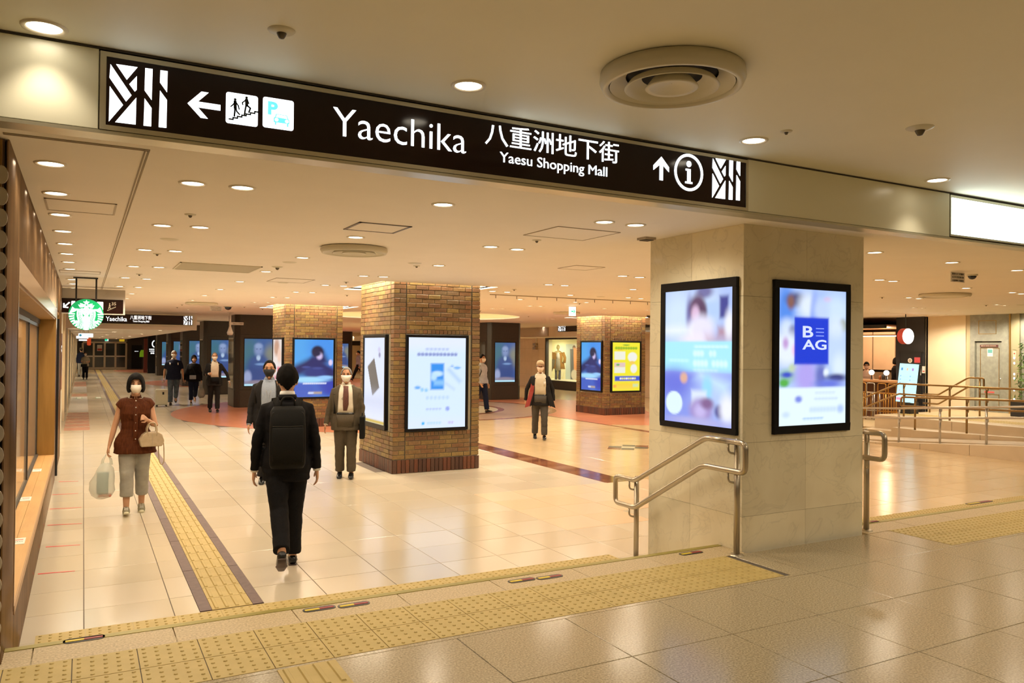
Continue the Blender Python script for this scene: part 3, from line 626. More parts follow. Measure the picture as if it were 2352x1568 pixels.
far.obj('distant_tiles', M_tilej, floor, fix=False)['kind'] = 'stuff'; farg.obj('distant_golden_tiles', M_tilegj, floor, fix=False)['kind'] = 'stuff'
b = MB(); b.box(15.0, 24.5, 5, 60, -.05, -.001).box(-.6, 24.5, 60, 72.5, -.05, -.001); b.obj('far_floor_slab', M_tileg, floor)
# rosette
M_terra = noisy('terracotta_paving', (.46, .17, .09), (.52, .21, .115), 3, .30)
M_brownband = noisy('brown_stone', (.20, .070, .035), (.26, .10, .05), 4, .22)
M_greyp = noisy('grey_cobble', (.28, .19, .14), (.34, .24, .18), 14, .35, bump=.3)
ros = thing('floor_rosette', 'round terracotta, grey and beige inlay in the floor between the four pillars', 'floor inlay', (CX, CY, 0)); ros['kind'] = 'structure'
def ringflat(r0, r1, m, name, z=.0012, n=96, c=(0, 0)):
    b = MB()
    for k in range(n):
        a, q = 2*pi*k/n, 2*pi*(k+1)/n
        b.add([(c[0]+r0*cos(a), c[1]+r0*sin(a), z), (c[0]+r1*cos(a), c[1]+r1*sin(a), z), (c[0]+r1*cos(q), c[1]+r1*sin(q), z), (c[0]+r0*cos(q), c[1]+r0*sin(q), z)], [(0, 1, 2, 3)])
    return b.obj(name, m, ros)
ringflat(4.35, CR0, M_terra, 'terracotta_ring'); ringflat(4.15, 4.35, M_brownband, 'brown_band'); ringflat(2.7, 4.15, M_greyp, 'cobble_ring'); ringflat(2.5, 2.7, M_brownband, 'brown_band'); ringflat(0.001, 2.5, M_tile, 'beige_disc')
# the beige walkway between the two brown bands interrupts the terracotta in front
b = MB()
for i in range(8):
    xa, xb = 7.12+.585*i-CX, 7.12+.585*(i+1)-CX; ya, yb = -math.sqrt(4.36**2-min(abs(xa), 4.3)**2), -math.sqrt(4.36**2-min(abs(xb), 4.3)**2); y0 = -7.6
    k = 0
    while y0 < min(ya, yb)-.01:
        y1 = min(y0+.573, 99); b.add([(xa+.003, y0+.003, .0022), (xb-.003, y0+.003, .0022), (xb-.003, min(y1, yb)-.003, .0022), (xa+.003, min(y1, ya)-.003, .0022)], [(0, 1, 2, 3)]); y0 = y1
    b.add([(xa, -7.6, .0016), (xb, -7.6, .0016), (xb, yb, .0016), (xa, ya, .0016)], [(0, 1, 2, 3)]) if False else None
b.obj('walkway_tiles', M_tilegj, ros, fix=False)['kind'] = 'stuff'
# further rosettes up the passage (half circles round the dark pillars)
for lbl, cx, cy, r in (('second terracotta half circle up the passage', 9.4, 44.0, 6.7), ('furthest terracotta half circle by the far doors', 9.4, 66.0, 7.4)):
    t = thing('floor_rosette', lbl, 'floor inlay', (cx, cy, 0)); t['kind'] = 'structure'; b = MB(); b.prism(circ(0, 0, r, 64), XY(0), -.001, .0012); b.obj('terracotta_disc', M_terra, t)
# brown bands and diamonds
t = thing('brown_floor_band', 'glossy red-brown stone band in the floor right of the near brick pillar', 'floor inlay', (BAND[0], 9.32, 0)); t['kind'] = 'structure'
y = 0
bandmesh = tile_mesh(BAND[1]-BAND[0]-.01, .28, .02, varied('band_stone', [(.20,.065,.03), (.24,.09,.045), (.17,.055,.03), (.27,.12,.07)], .12, grain=.15, gscale=12), 'stone', gap=.001)
while y < 9.6: o = link('stone', bandmesh, t); o.location = (.005, y, .0005); y += .283
t = thing('brown_floor_band', 'thin brown stone band before the right brick pillar', 'floor inlay', (11.8, 14.4, 0)); t['kind'] = 'structure'
b = MB(); b.box(-.11, .11, 0, 5.6, -.01, .0015); b.obj('stone_strip', M_brownband, t)
p = at_z(1500, 950, 0); t = thing('terracotta_apron', 'terracotta paving around the right brick pillar', 'floor inlay', (11.95, 15.6, 0)); t['kind'] = 'structure'
b = MB(); b.prism([(0, 1.0), (0, 6), (3.1, 6), (3.1, 1.6), (1.2, .2)], XY(0), -.001, .0010); b.obj('terracotta_field', M_terra, t)
M_dgrey = mat('inlay_grey', (.09, .075, .055), .3)
def diamond(lbl, px, py, s, cols):
    p = at_z(px, py, 0); t = thing('diamond_inlay', lbl, 'floor inlay', (p[0], p[1], 0), pi/4 + .1); t['kind'] = 'structure'
    for i, j, m in cols: b = MB(); b.box(i*s-s/2+.004, i*s+s/2-.004, j*s-s/2+.004, j*s+s/2-.004, -.004, .002); b.obj('stone', m, t)
diamond('dark diamond checker inlay in beige floor before the right brick pillar', 1443, 1027, .26, [(-1, 1, M_brownband), (0, 0, M_tile), (-1, 0, M_dgrey), (0, 1, M_dgrey), (1, 0, M_dgrey), (0, -1, M_dgrey), (1, -1, M_brownband)])
diamond('grey and brown diamond inlay behind the old man', 1165, 979, .34, [(-1, 1, M_dgrey), (0, 0, M_brownband), (-1, 0, M_dgrey), (0, 1, M_dgrey), (1, 0, M_dgrey), (0, -1, M_dgrey), (1, -1, M_brownband)])
# striped threshold squares along the shops
M_pink = noisy('salmon_tile', (.50, .25, .17), (.56, .29, .20), 6, .35)
for k, (y0, y1, lbl) in enumerate(((20.2, 25.6, 'near striped salmon paving along the left shops'), (33.5, 36.0, 'middle striped salmon paving along the left shops'), (41.5, 47.0, 'far striped salmon paving along the left shops'))):
    t = thing('striped_paving', lbl, 'floor inlay', (-.36, y0, 0)); t['kind'] = 'structure'; n = int((y1-y0)/.9)
    for i in range(n): b = MB(); b.box(0, .52, i*.9, i*.9+.74, -.01, .0015); b.obj('tile_row', M_pink, t)
t = thing('white_paving', 'pale whitish paving beside the far left shopfronts', 'floor inlay', (-.36, 25.7, 0)); t['kind'] = 'structure'; b = MB(); b.box(0, .52, 0, 7.6, -.01, .0012).box(0, .52, 10.5, 15.7, -.01, .0012); b.obj('pale_field', mat('pale_tile', (.72, .70, .66), .25), t)
# tactile guide strip up the passage
strip = thing('tactile_strip', 'yellow ridged guide strip with brown borders running up the passage', 'tactile paving', (0, 0, 0)); strip['kind'] = 'structure'
M_brd = noisy('strip_border', (.115, .07, .065), (.15, .095, .085), 20, .55)
def border(x0, x1, name):
    b = MB(); y = 6.07; k = 0
    while y < 70:
        L = 1.146; b.box(x0, x1, y+.004, min(y+L, 70)-.004, -.01, .0025); y += L
    return b.obj(name, M_brd, strip)
border(SX0, SX1, 'brown_border'); border(SX2, SX3, 'brown_border')
def bar_block(w=.286, lng=.286, nb=4, rows=1):
    b = MB(); b.box(.002, w-.002, .002, lng-.002, -.03, .0)
    for i in range(nb):
        cx = w*(i+.5)/nb
        for r_ in range(rows):
            ya, yb = lng*(r_+.06)/rows, lng*(r_+.94)/rows
            b.add([(cx-.014, ya, 0), (cx+.014, ya, 0), (cx+.014, yb, 0), (cx-.014, yb, 0), (cx-.009, ya+.005, .007), (cx+.009, ya+.005, .007), (cx+.009, yb-.005, .007), (cx-.009, yb-.005, .007)], [(4, 5, 6, 7), (0, 1, 5, 4), (1, 2, 6, 5), (2, 3, 7, 6), (3, 0, 4, 7)])
    return b
blk = bar_block(.288).mesh('guide_block', M_yellow); y = 6.07
for k in range(40): o = link('guide_block', blk, strip); o.location = (SX1+.001, y, .002); y += .288
b = MB()
while y < 69.7:
    q = bar_block(.288); b.add([(v[0]+SX1, v[1]+y, v[2]+.002) for v in q.v], q.f); y += .288
b.obj('distant_guide_blocks', M_yellow, strip, fix=False)['kind'] = 'stuff'
# dotted warning blocks
def dot_block(w=.290, d=.290, nx=5, ny=5, r=.011):
    b = MB(); b.box(.0015, w-.0015, .0015, d-.0015, -.03, 0)
    for i in range(nx):
        for j in range(ny):
            cx, cy = w*(i+.5)/nx, d*(j+.5)/ny
            vs = [(cx+r*cos(2*pi*k/8), cy+r*sin(2*pi*k/8), 0) for k in range(8)]+[(cx+r*.62*cos(2*pi*k/8), cy+r*.62*sin(2*pi*k/8), .005) for k in range(8)]
            b.add(vs, [tuple(range(8, 16))]+[(k, (k+1) % 8, 8+(k+1) % 8, 8+k) for k in range(8)])
    return b
dot = dot_block().mesh('warning_block', M_yellow)
wl = thing('tactile_strip', 'low row of yellow dotted blocks at the foot of the step', 'tactile paving', (-.25, 5.76, 0)); wl['kind'] = 'structure'
for i in range(16): o = link('warning_block', dot, wl); o.location = (.2885*i, .0, .002)
wl2 = thing('tactile_strip', 'low row of yellow dotted blocks right of the marble pillar', 'tactile paving', (6.25, 5.76, 0)); wl2['kind'] = 'structure'
for i in range(28): o = link('warning_block', dot, wl2); o.location = (.2885*i, .0, .002)
# ---- raised granite floor
M_gran = noisy('granite', (.27, .22, .135), (.50, .415, .27), 95, .19, spec=.42, detail=3)
M_gran2 = noisy('flamed_granite', (.38, .29, .16), (.62, .49, .29), 80, .5, detail=5)
n, l, bs = nodes(M_gran); n2, l2, b2 = nodes(M_gran2)
fu = struct('floor.001', 'speckled granite slab floor raised one step above the concourse')
b = MB(); b.box(-7, 24.5, -7, 4.50, SH-.10, SH-.004); b.obj('bed', M_grdark, fu)
gx0, gy0 = 2.497-.695*9, 3.888; _g = {}
def gslab(x0, x1, y0, y1, m=M_gran, name='granite_slab'):
    k = (round(x1-x0, 3), round(y1-y0, 3), m.name)
    if k not in _g: _g[k] = tile_mesh(x1-x0, y1-y0, .05, m, name, gap=.0025)
    o = link(name, _g[k], fu); o.location = (x0, y0, SH+rnd.uniform(-.0004, .0004)); return o
TX0, TX1 = -1.776, 4.40      # tactile rows end before the pillar
for j in range(-9, 3):
    for i in range(0, 32):
        x0, x1 = gx0+.695*i, gx0+.695*(i+1); y0, y1 = gy0+.640*j, gy0+.640*(j+1)
        if x1 < -2.9 or y1 < -1.5 and x1 < 0: continue
        if y0 >= 4.5: continue
        y1 = min(y1, 4.50)
        if j >= 0:
            if x0 < TX1 and x1 > -3: 
                if x1 <= TX1+.01: continue
                x0 = max(x0, TX1)
            if x1 > 6.28 and x0 < 9.8:
                if x0 >= 6.2: continue
                x1 = 6.28
            # cut round the pillar front is at y 4.55 so slabs up to 4.5 are whole
            y1 = min(y1, 4.50)
        if x1-x0 < .02: continue
        gslab(x0, x1, y0, y1)
b = MB()
for a, c in ((-7, TX0), (TX0, TX1)):
    pass
for (xa, nb, x1) in ((TX0, 21, TX1), (6.28, 12, 9.8)):
    tt = thing('tactile_strip', 'two rows of yellow dotted blocks on the granite along the step' if xa < 0 else 'second patch of yellow dotted blocks right of the marble pillar', 'tactile paving', (xa, gy0+.035, SH)); tt['kind'] = 'structure'
    for i in range(nb):
        for j in range(2): o = link('warning_block', dot, tt); o.location = (.2915*i+.001, .293*j+.002, .001)
b = MB(); b.box(TX0, TX1, gy0, gy0+.034, SH-.03, SH).box(6.28, 9.8, gy0, gy0+.034, SH-.03, SH).box(TX0, TX1, gy0+.622, 4.6, SH-.03, SH-.001); b.obj('narrow_strip', M_gran, fu)
tt = thing('tactile_strip', 'yellow ridged guide block coming toward the viewer at bottom', 'tactile paving', (.845, 2.75, SH)); tt['kind'] = 'structure'
bb = bar_block(.29, .29).mesh('guide_block', M_yellow)
for i in range(4): o = link('guide_block', bb, tt); o.location = (.0, .285*i-.0, .004)
tt = thing('tactile_strip', 'corner of yellow dotted blocks at the bottom right', 'tactile paving', (3.36, 1.32, SH)); tt['kind'] = 'structure'
for i in range(4):
    for j in range(2): o = link('warning_block', dot, tt); o.location = (.292*i, .293*j, .004)
# nosing stones and risers
xs = [-7, -5, -3.5, -2.3, -.85, -.205, .46, 1.115, 1.78, 2.44, 3.10, 3.77, 4.43]
ns = list(zip(xs, xs[1:]))+[(4.43, 4.56)]+[(6.0+.66*i, 6.66+.66*i) for i in range(28)]
for x0, x1 in ns: gslab(x0, x1, 4.505, EDGE-.012, M_gran2, 'nosing_stone')
M_nose = mat('brass_nosing', (.30, .25, .045), .4, .2)
b = MB()
for a, c in ((-7, 4.55), (6.0, 24.5)): b.box(a, c, EDGE-.045, EDGE+.006, SH-.012, SH+.003)
o = b.obj('nosing_strip', M_nose, fu)
b = MB()
for a, c in ((-7, 4.555), (5.99, 24.5)): b.box(a, c, 4.5, EDGE-.01, SH-.175, SH-.013).box(a, c, 4.5, EDGE+.30, -.05, SH-.175); 
b.obj('step', M_gran2, fu)
# black slip pads with yellow and red bars
def pad(lbl, px0, py0, px1, py1):
    a = at_z(px0, py0, SH); c = at_z(px1, py1, SH); L = c[0]-a[0]
    t = thing('step_marker', lbl, 'floor marker', (a[0], (a[1]+c[1])/2, SH)); b = MB(); b.prism(rrect(0, L, -.034, .034, .03), XY(0), 0, .003); b.obj('pad', M_black, t)
    b = MB(); b.prism(rrect(.012, L*.5, -.016, .012, .004), XY(0), .003, .005); b.obj('yellow_bar', mat('pad_yellow', (.65, .50, .03), .5), t)
    b = MB(); b.prism(rrect(L*.5, L-.012, -.016, .012, .004), XY(0), .003, .005); b.obj('red_bar', mat('pad_red', (.28, .03, .03), .5), t)
pad('black step marker with yellow and red bars, leftmost on the nosing', 144, 1472, 242, 1464)
pad('black step marker left of the adjoining one, below the walking man', 694, 1402, 772, 1394)
pad('black step marker right of the adjoining one, below the walking man', 775, 1393, 850, 1384)
pad('black step marker left of its twin before the brick pillar', 1166, 1336, 1230, 1329)
pad('black step marker right of its twin before the brick pillar', 1232, 1329, 1292, 1321)
pad('black step marker at the handrail by the marble pillar', 1560, 1273, 1614, 1267)
pad('black step marker right of the marble pillar', 1981, 1202, 2015, 1196)
pad('black step marker at the far right of the nosing', 2222, 1158, 2276, 1150)
# red queue tapes
M_red = mat('red_tape', (.62, .05, .035), .5)
for i, q in enumerate([(87,1318,172,1311), (105,1256,184,1251), (109,1206,188,1202), (114,1169,187,1165), (120,1136,179,1133), (135,1106,180,1105)]):
    a = at_z(q[0], q[1], 0); c = at_z(q[2], q[3], 0); b = MB(); w = .016
    b.prism([(0, -w), (c[0]-a[0], c[1]-a[1]-w*.5), (c[0]-a[0], c[1]-a[1]+w*.5), (0, w)], XY(0), .0, .0012)
    o = b.obj('floor_tape', M_red); o.location = (a[0], a[1], .0005); o['label'] = '%s red queue tape on floor beside the shop window' % ORD[i]; o['category'] = 'floor tape'; o['group'] = 'red queue tapes'
for i, (px, py) in enumerate(((182, 914), (226, 913))):
    p = at_z(px, py, 0); t = thing('floor_sticker', 'small green distancing sticker %s' % ('by the left shops' if i == 0 else 'left of the guide strip'), 'sticker', (p[0], p[1], .002)); b = MB(); b.box(-.09, .09, -.4, .4, 0, .001); b.obj('sheet', mat('sticker_white', (.7, .75, .65), .4), t)
    b = MB(); b.box(-.09, -.075, -.4, .4, .001, .002).box(.075, .09, -.4, .4, .001, .002).box(-.2, .2, -.43, -.4, 0, .0015); b.obj('green_line', mat('sticker_green', (.05, .25, .08), .5), t)

# ================================================================== BRICK PILLARS
bricks = [(.20,.115,.042), (.22,.135,.045), (.18,.090,.036), (.23,.150,.050), (.155,.078,.035), (.20,.115,.050), (.20,.095,.038), (.25,.168,.055), (.18,.108,.042), (.16,.100,.048)]
M_brick = varied('brick', bricks, .55, grain=.22, gscale=45, bump=.25)
M_brickj = varied('brick_joined', bricks, .55, grain=.22, gscale=45, island=True)
M_sold = varied('soldier_brick', [(.095,.032,.016), (.12,.038,.018), (.07,.028,.018), (.14,.046,.02), (.085,.038,.024)], .5, grain=.2, gscale=40)
M_soldj = varied('soldier_brick_joined', [(.095,.032,.016), (.12,.038,.018), (.07,.028,.018), (.14,.046,.02), (.085,.038,.024)], .5, grain=.2, gscale=40, island=True)
M_mortar = mat('mortar', (.34, .32, .24), .85)
M_mort2 = mat('mortar_dark', (.07, .05, .035), .85)
_bm = {}
def face_bricks(W, poster, z1, corner_left, pitch=.0688, BL=.210, base=.215, seedc=0):
    """rects (u0,u1,v0,v1,kind) of one pillar face of width W; poster=(u0,u1,v0,v1)"""
    R = []; g = .009; sw = .19 if corner_left else .135; se = .135 if corner_left else .19
    cols = [('edge', 0, sw), ('mid', sw+.014, W-se-.014), ('edge', W-se, W)]
    nb = max(1, round(W/.068)); bw = W/nb
    for i in range(nb): R.append((i*bw+g/2, (i+1)*bw-g/2, .004, base-g, 'sold'))
    for kind, a, c in cols:
        v = base; r = 0
        while v < z1-.02:
            v2 = v+pitch
            if kind == 'mid':
                # soldier rows above and below the poster
                if abs(v-(poster[2]-.0688-.02)) < pitch/2 or abs(v-(poster[3]+.02)) < pitch/2:
                    m = round((c-a)/.068); w = (c-a)/m
                    for i in range(m): R.append((a+i*w+g/2, a+(i+1)*w-g/2, v+g/2, v2-g/2, 'brick'))
                elif v2 > poster[2]-.01 and v < poster[3]+.01: pass
                else:
                    u = a-(BL/2 if r % 2 else 0)-.06
                    while u < c:
                        x0, x1 = max(a, u), min(c, u+BL)
                        if x1-x0 > .03: R.append((x0+g/2, x1-g/2, v+g/2, v2-g/2, 'brick'))
                        u += BL
            else:
                if r % 2 and kind == 'edge' and (c-a) > .16: sp = a+(c-a)*.5; R += [(a, sp-g/2, v+g/2, v2-g/2, 'brick'), (sp+g/2, c, v+g/2, v2-g/2, 'brick')]
                else: R.append((a, c, v+g/2, v2-g/2, 'brick'))
            v = v2; r += 1
    return R
def brick_pillar(lbl, x0, x1, y0, y1, posterF, posterL, limit=300):
    t = thing('brick_pillar', lbl, 'pillar', (x0, y0, 0)); W, D = x1-x0, y1-y0; top = HC+.30
    b = MB(); b.box(.012, W-.012, .012, D-.012, 0, top); b.obj('mortar_core', M_mortar, t)
    b = MB()
    for u in (.197, W-.142): b.box(u-.006, u+.006, .006, .014, .215, top)
    for u in (.142, D-.197): b.box(.006, .014, u-.006, u+.006, .215, top)
    b.obj('dark_joint', M_slot, t)
    F = [r+('F',) for r in face_bricks(W, posterF, top, True)]
    L = [r+('L',) for r in face_bricks(D, posterL, top, False)]
    R = [(u0, u1, v0, v1, k, 'R') for u0, u1, v0, v1, k in face_bricks(D, posterL, top, False)]
    B = [(u0, u1, v0, v1, k, 'B') for u0, u1, v0, v1, k in face_bricks(W, posterF, top, True)]
    vis = sorted(F, key=lambda r: -min(r[1]-r[0], r[3]-r[2])*10-(r[1]-r[0]))+sorted(L, key=lambda r: -(r[1]-r[0]))
    lim_f = vis[:limit]; rest = vis[limit:]+R+B
    def place(r):
        u0, u1, v0, v1, k, f = r; th = .012+rnd.uniform(0, .003)+(.010 if k == 'sold' else 0)
        return u0, u1, v0, v1, th
    for r in lim_f:
        u0, u1, v0, v1, th = place(r); k = (round(u1-u0, 3), round(v1-v0, 3), r[4], r[5] == 'F')
        if k not in _bm:
            w, h = u1-u0, v1-v0; b = MB(); c = .003; d = .014+(.010 if r[4] == 'sold' else 0)
            q = [(0, 0), (w, 0), (w, h), (0, h)]; qi = [(c, c), (w-c, c), (w-c, h-c), (c, h-c)]
            fn = (lambda u, v, e: (u, -e, v)) if r[5] == 'F' else (lambda u, v, e: (-e, u, v))
            vs = [fn(*p, 0) for p in q]+[fn(*p, d-c) for p in q]+[fn(*p, d) for p in qi]
            b.add(vs, [(8, 9, 10, 11)]+[(i, (i+1) % 4, 4+(i+1) % 4, 4+i) for i in range(4)]+[(4+i, 4+(i+1) % 4, 8+(i+1) % 4, 8+i) for i in range(4)])
            _bm[k] = b.mesh('brick', M_sold if r[4] == 'sold' else M_brick)
            bmx = bmesh.new(); bmx.from_mesh(_bm[k]); bmesh.ops.recalc_face_normals(bmx, faces=bmx.faces); bmx.to_mesh(_bm[k]); bmx.free()
        o = link('brick', _bm[k], t); j = rnd.uniform(-.0015, .0015)
        o.location = (u0, .012+j, v0) if r[5] == 'F' else (.012+j, u0, v0)
    mb, ms = MB(), MB()
    for r in rest:
        u0, u1, v0, v1, th = place(r); q = ms if r[4] == 'sold' else mb; f = r[5]; i = .012
        if f == 'F': q.box(u0, u1, i-th, i+.004, v0, v1)
        elif f == 'L': q.box(i-th, i+.004, u0, u1, v0, v1)
        elif f == 'R': q.box(W-i-.004, W-i+th, u0, u1, v0, v1)
        else: q.box(u0, u1, D-i-.004, D-i+th, v0, v1)
    if mb.v: mb.obj('joined_bricks', M_brickj, t, fix=False)['kind'] = 'stuff'
    if ms.v: ms.obj('joined_base_bricks', M_soldj, t, fix=False)['kind'] = 'stuff'
    return t
pF = (4.35, 5.40, .64, 2.13)
brick_pillar('near brown brick pillar with two lit posters', 4.16, 5.62, 11.38, 13.0, (pF[0]-4.16, pF[1]-4.16, .64, 2.13), (.24, 1.36, .64, 2.13))
brick_pillar('rear brown brick pillar behind the man with the backpack', 4.22, 5.60, 18.95, 20.4, (.17, 1.20, .70, 2.15), (.20, 1.25, .70, 2.15), 300)
brick_pillar('right-hand brown brick pillar with a blue and a yellow poster', 13.5, 15.0, 19.0, 20.5, (.21, 1.31, .67, 2.20), (.10, 1.22, .67, 2.20), 300)
# cove lights washing the pillar tops
for x0, x1, y0, y1 in COVES:
    for cx, cy, sx, sy in (((x0+x1)/2, y0+.02, 1.6, .05), (x0+.08, (y0+y1)/2, .08, 1.5), (x1-.12, (y0+y1)/2, .1, 1.5)):
        d = bpy.data.lights.new('cove_lamp', 'AREA'); d.shape = 'RECTANGLE'; d.size, d.size_y = sx, sy; d.energy = 55; d.color = (1, .88, .64)
        o = link('cove_lamp', d, ceil); o.location = (cx, cy, HC+.27)
d = bpy.data.lights.new('dome_lamp', 'POINT'); d.energy = 420; d.color = (1, .86, .58); d.shadow_soft_size = .5; o = link('dome_lamp', d, ceil); o.location = (DOME[0], DOME[1], HC+.1)

# ================================================================== DARK PILLARS
M_mirror = mat('ad_glass', (.10, .085, .07), .05, .6)
def portrait(name, fn, u0, u1, v0, v1, t, s=.9):
    """blurred old blue portrait of a seated man in a dark suit"""
    bl = [('e', .15, .55, .35, .5, (.05, .16, .22), 1.2), ('e', .95, .62, .25, .25, (.22, .24, .20), 1.2), ('e', .5, .22, .48, .42, (.03, .07, .24), .8), ('e', .52, .5, .30, .14, (.04, .09, .27), .8), ('e', .5, .60, .07, .06, (.45, .60, .80), .9), ('e', .5, .77, .15, .13, (.22, .30, .54), 1.1), ('e', .5, .85, .13, .05, (.26, .36, .60), 1.1),
          ('e', .44, .785, .03, .012, (.08, .14, .30), 1), ('e', .57, .785, .03, .012, (.08, .14, .30), 1), ('e', .6, .46, .2, .025, (.18, .32, .6), 1), ('e', .12, .18, .14, .14, (.32, .38, .62), .8), ('e', .5, .07, .5, .05, (.25, .22, .30), 1), ('r', .5, .015, .5, .028, (.50, .85, 1.0), .02)]
    return paint(name, fn, u0, u1, v0, v1, bl, (.045, .12, .34), t, s)
def dark_pillar(lbl, x0, y0, w=1.43, zt=HC):
    t = thing('dark_pillar', lbl, 'pillar', (x0, y0, 0)); c = .12
    oc = [(c, 0), (w-c, 0), (w, c), (w, w-c), (w-c, w), (c, w), (0, w-c), (0, c)]
    b = MB(); b.prism(oc, XY(0), 0, zt); b.obj('core', M_dark, t)
    for nm, a0, a1, z0, z1 in (('lower_panel', .14, w-.14, .02, .55), ('middle_panel', .14, w-.14, .56, 2.30), ('upper_panel', .14, w-.14, 2.31, zt-.01)):
        b = MB(); b.box(a0, a1, -.012, .002, z0, z1); bevel(b.obj(nm, M_dark, t), .004, 1)
        b = MB(); b.box(-.012, .002, a0, a1, z0, z1); bevel(b.obj(nm, M_dark, t), .004, 1)
    b = MB(); b.box(.25, w-.25, -.02, -.012, .66, 2.20); b.obj('screen_surround', M_frameb, t)
    portrait('portrait_screen', lambda u, v, d: (u, -.022-d, v), .27, 1.13, .68, 2.17, t)
    b = MB(); b.box(-.022, -.012, .25, w-.25, .60, 2.20); b.obj('glass_case', M_mirror, t)
    return t
for i, y in enumerate((25.8, 33.1, 40.5, 47.9, 55.3)): dark_pillar('dark pillar with a blue portrait screen, %s of the left row' % ORD[i], 4.2, y)
dark_pillar('dark pillar with a blue portrait screen right of the near brick pillar', 13.42, 26.4)
dark_pillar('dark pillar seen in the gap left of the near brick pillar', 13.42, 48.0)

# ================================================================== LIT POSTERS
def poster(lbl, fn, u0, u1, v0, v1, blobs, bg, strength=1.0, fw=.045, thick=.04, extras=None, nu=44, nv=66, margins=None):
    t = thing('lit_poster', lbl, 'poster'); b = MB()
    l_, r_, b_, t_ = margins or (fw, fw, fw, fw)
    for q in ((u0, u1, v0, v0+b_), (u0, u1, v1-t_, v1), (u0, u0+l_, v0+b_, v1-t_), (u1-r_, u1, v0+b_, v1-t_)): b.prism(rect(*q), fn, -.02, thick)
    bevel(b.obj('frame', M_frameb, t), .003, 1)
    paint('lit_print', fn, u0+l_, u1-r_, v0+b_, v1-t_, blobs, bg, t, strength, depth=thick*.6, nu=nu, nv=nv)
    if extras: extras(t, u0+l_, u1-r_, v0+b_, v1-t_, thick*.6+.001)
    return t
BG = (.66, .82, 1.0)
def ex1(t, u0, u1, v0, v1, d):
    w, h = u1-u0, v1-v0
poster('pale blue lit poster on the front of the near brick pillar', XZ(11.375), 4.345, 5.405, .635, 2.135,
       [('r', .5, .95, .6, .08, (.75, .82, 1.0), .3)] + [('e', .18+.064*k, .815, .030, .018, (.22, .28, .62), 1.1) for k in range(11)] + [('e', .32+.07*k, .872, .03, .012, (.45, .55, .85), 1.3) for k in range(6)] + [('r', .5, .57, .115, .145, (.03, .28, .85), .2), ('e', .5, .60, .10, .03, (.55, .78, 1.0), .9), ('e', .44, .56, .05, .04, (.5, .75, 1.0), 1), ('r', .53, .50, .09, .03, (.25, .55, .95), .6), ('e', .85, .665, .06, .015, (.15, .42, .9), 1), ('e', .76, .685, .03, .012, (.3, .5, .95), 1), ('t', .80, .58, .09, .004, (.3, .5, .9), 1.0, -.8), ('e', .16, .45, .05, .018, (.15, .42, .9), 1), ('e', .24, .425, .03, .02, (.3, .6, .95), 1), ('e', .31, .42, .03, .02, (.3, .6, .95), 1), ('t', .72, .46, .06, .004, (.45, .6, .9), 1, -.6)]
       + [('e', .33+.07*k, .335, .025, .02, (.5, .68, .95), 1.3) for k in range(6)] + [('e', .33+.055*k, .21, .022, .012, (.45, .55, .9), 1.4) for k in range(5)] + [('e', .685, .21, .035, .025, (.30, .38, .85), .9), ('r', .5, .045, .6, .05, (.70, .80, .95), .3), ('e', .26, .055, .028, .018, (.05, .45, .9), .8)] + [('e', .35+.05*k, .055, .022, .012, (.45, .7, .95), 1.3) for k in range(5)] + [('e', .72+.05*k, .055, .022, .012, (.55, .5, .85), 1.3) for k in range(2)], BG, 1.0)
poster('white lit poster of a tilted grey block on the near brick pillar side', YZ(4.155), 11.63, 12.74, .64, 2.13,
       [('t', .55, .54, .12, .19, (.14, .13, .125), .06, -.45), ('e', .26, .80, .05, .03, (.30, .30, .5), 1), ('e', .28, .86, .06, .03, (.6, .6, .85), 1), ('r', .5, .25, .45, .012, (.6, .65, .85), 1), ('r', .5, .02, .6, .022, (.55, .42, .08), .03)], (.72, .80, 1.0), .95, margins=(.045, .045, .07, .045))
BLU = [('e', .15, .85, .5, .3, (.08, .38, .85), 1.1), ('e', .75, .85, .4, .3, (.06, .30, .85), 1.1), ('e', .9, .25, .4, .3, (.02, .05, .45), 1), ('e', .2, .12, .5, .2, (.05, .12, .55), 1), ('t', .35, .55, .34, .10, (.010, .018, .12), .4, .45), ('t', .72, .50, .26, .09, (.012, .02, .14), .4, -.55), ('e', .5, .42, .3, .1, (.02, .04, .22), .8), ('e', .59, .79, .16, .105, (.008, .010, .05), .5), ('e', .64, .715, .075, .06, (.62, .52, .85), 1.0), ('e', .57, .76, .10, .05, (.01, .012, .06), .8), ('e', .30, .52, .1, .02, (.04, .07, .30), 1.2), ('e', .6, .5, .12, .02, (.04, .07, .30), 1.2), ('e', .93, .60, .05, .05, (.75, .65, .95), .8), ('e', .38, .30, .5, .05, (.35, .7, 1.0), 1), ('e', .8, .34, .2, .03, (.3, .6, 1), 1)] + [('e', .25+.055*k, .235, .03, .014, (.70, .75, .95), 1.1) for k in range(11)] + [('r', .55, .07, .16, .016, (.55, .42, .25), .25), ('r', .43, .07, .07, .016, (.6, .7, 1.0), .25)]
poster('blue lit poster of a crouching figure in black on rear brick pillar', XZ(18.94), 4.38, 5.41, .68, 2.15, BLU, (.10, .42, .92), .95)
poster('small blue lit poster of the same figure on right brick pillar side', YZ(13.49), 19.09, 20.22, .67, 2.20, [(k_[0], 1-k_[1])+tuple(k_[2:]) if k_[0] != 't' else (k_[0], 1-k_[1])+tuple(k_[2:7])+(-k_[7],) for k_ in BLU], (.08, .30, .9), .95)
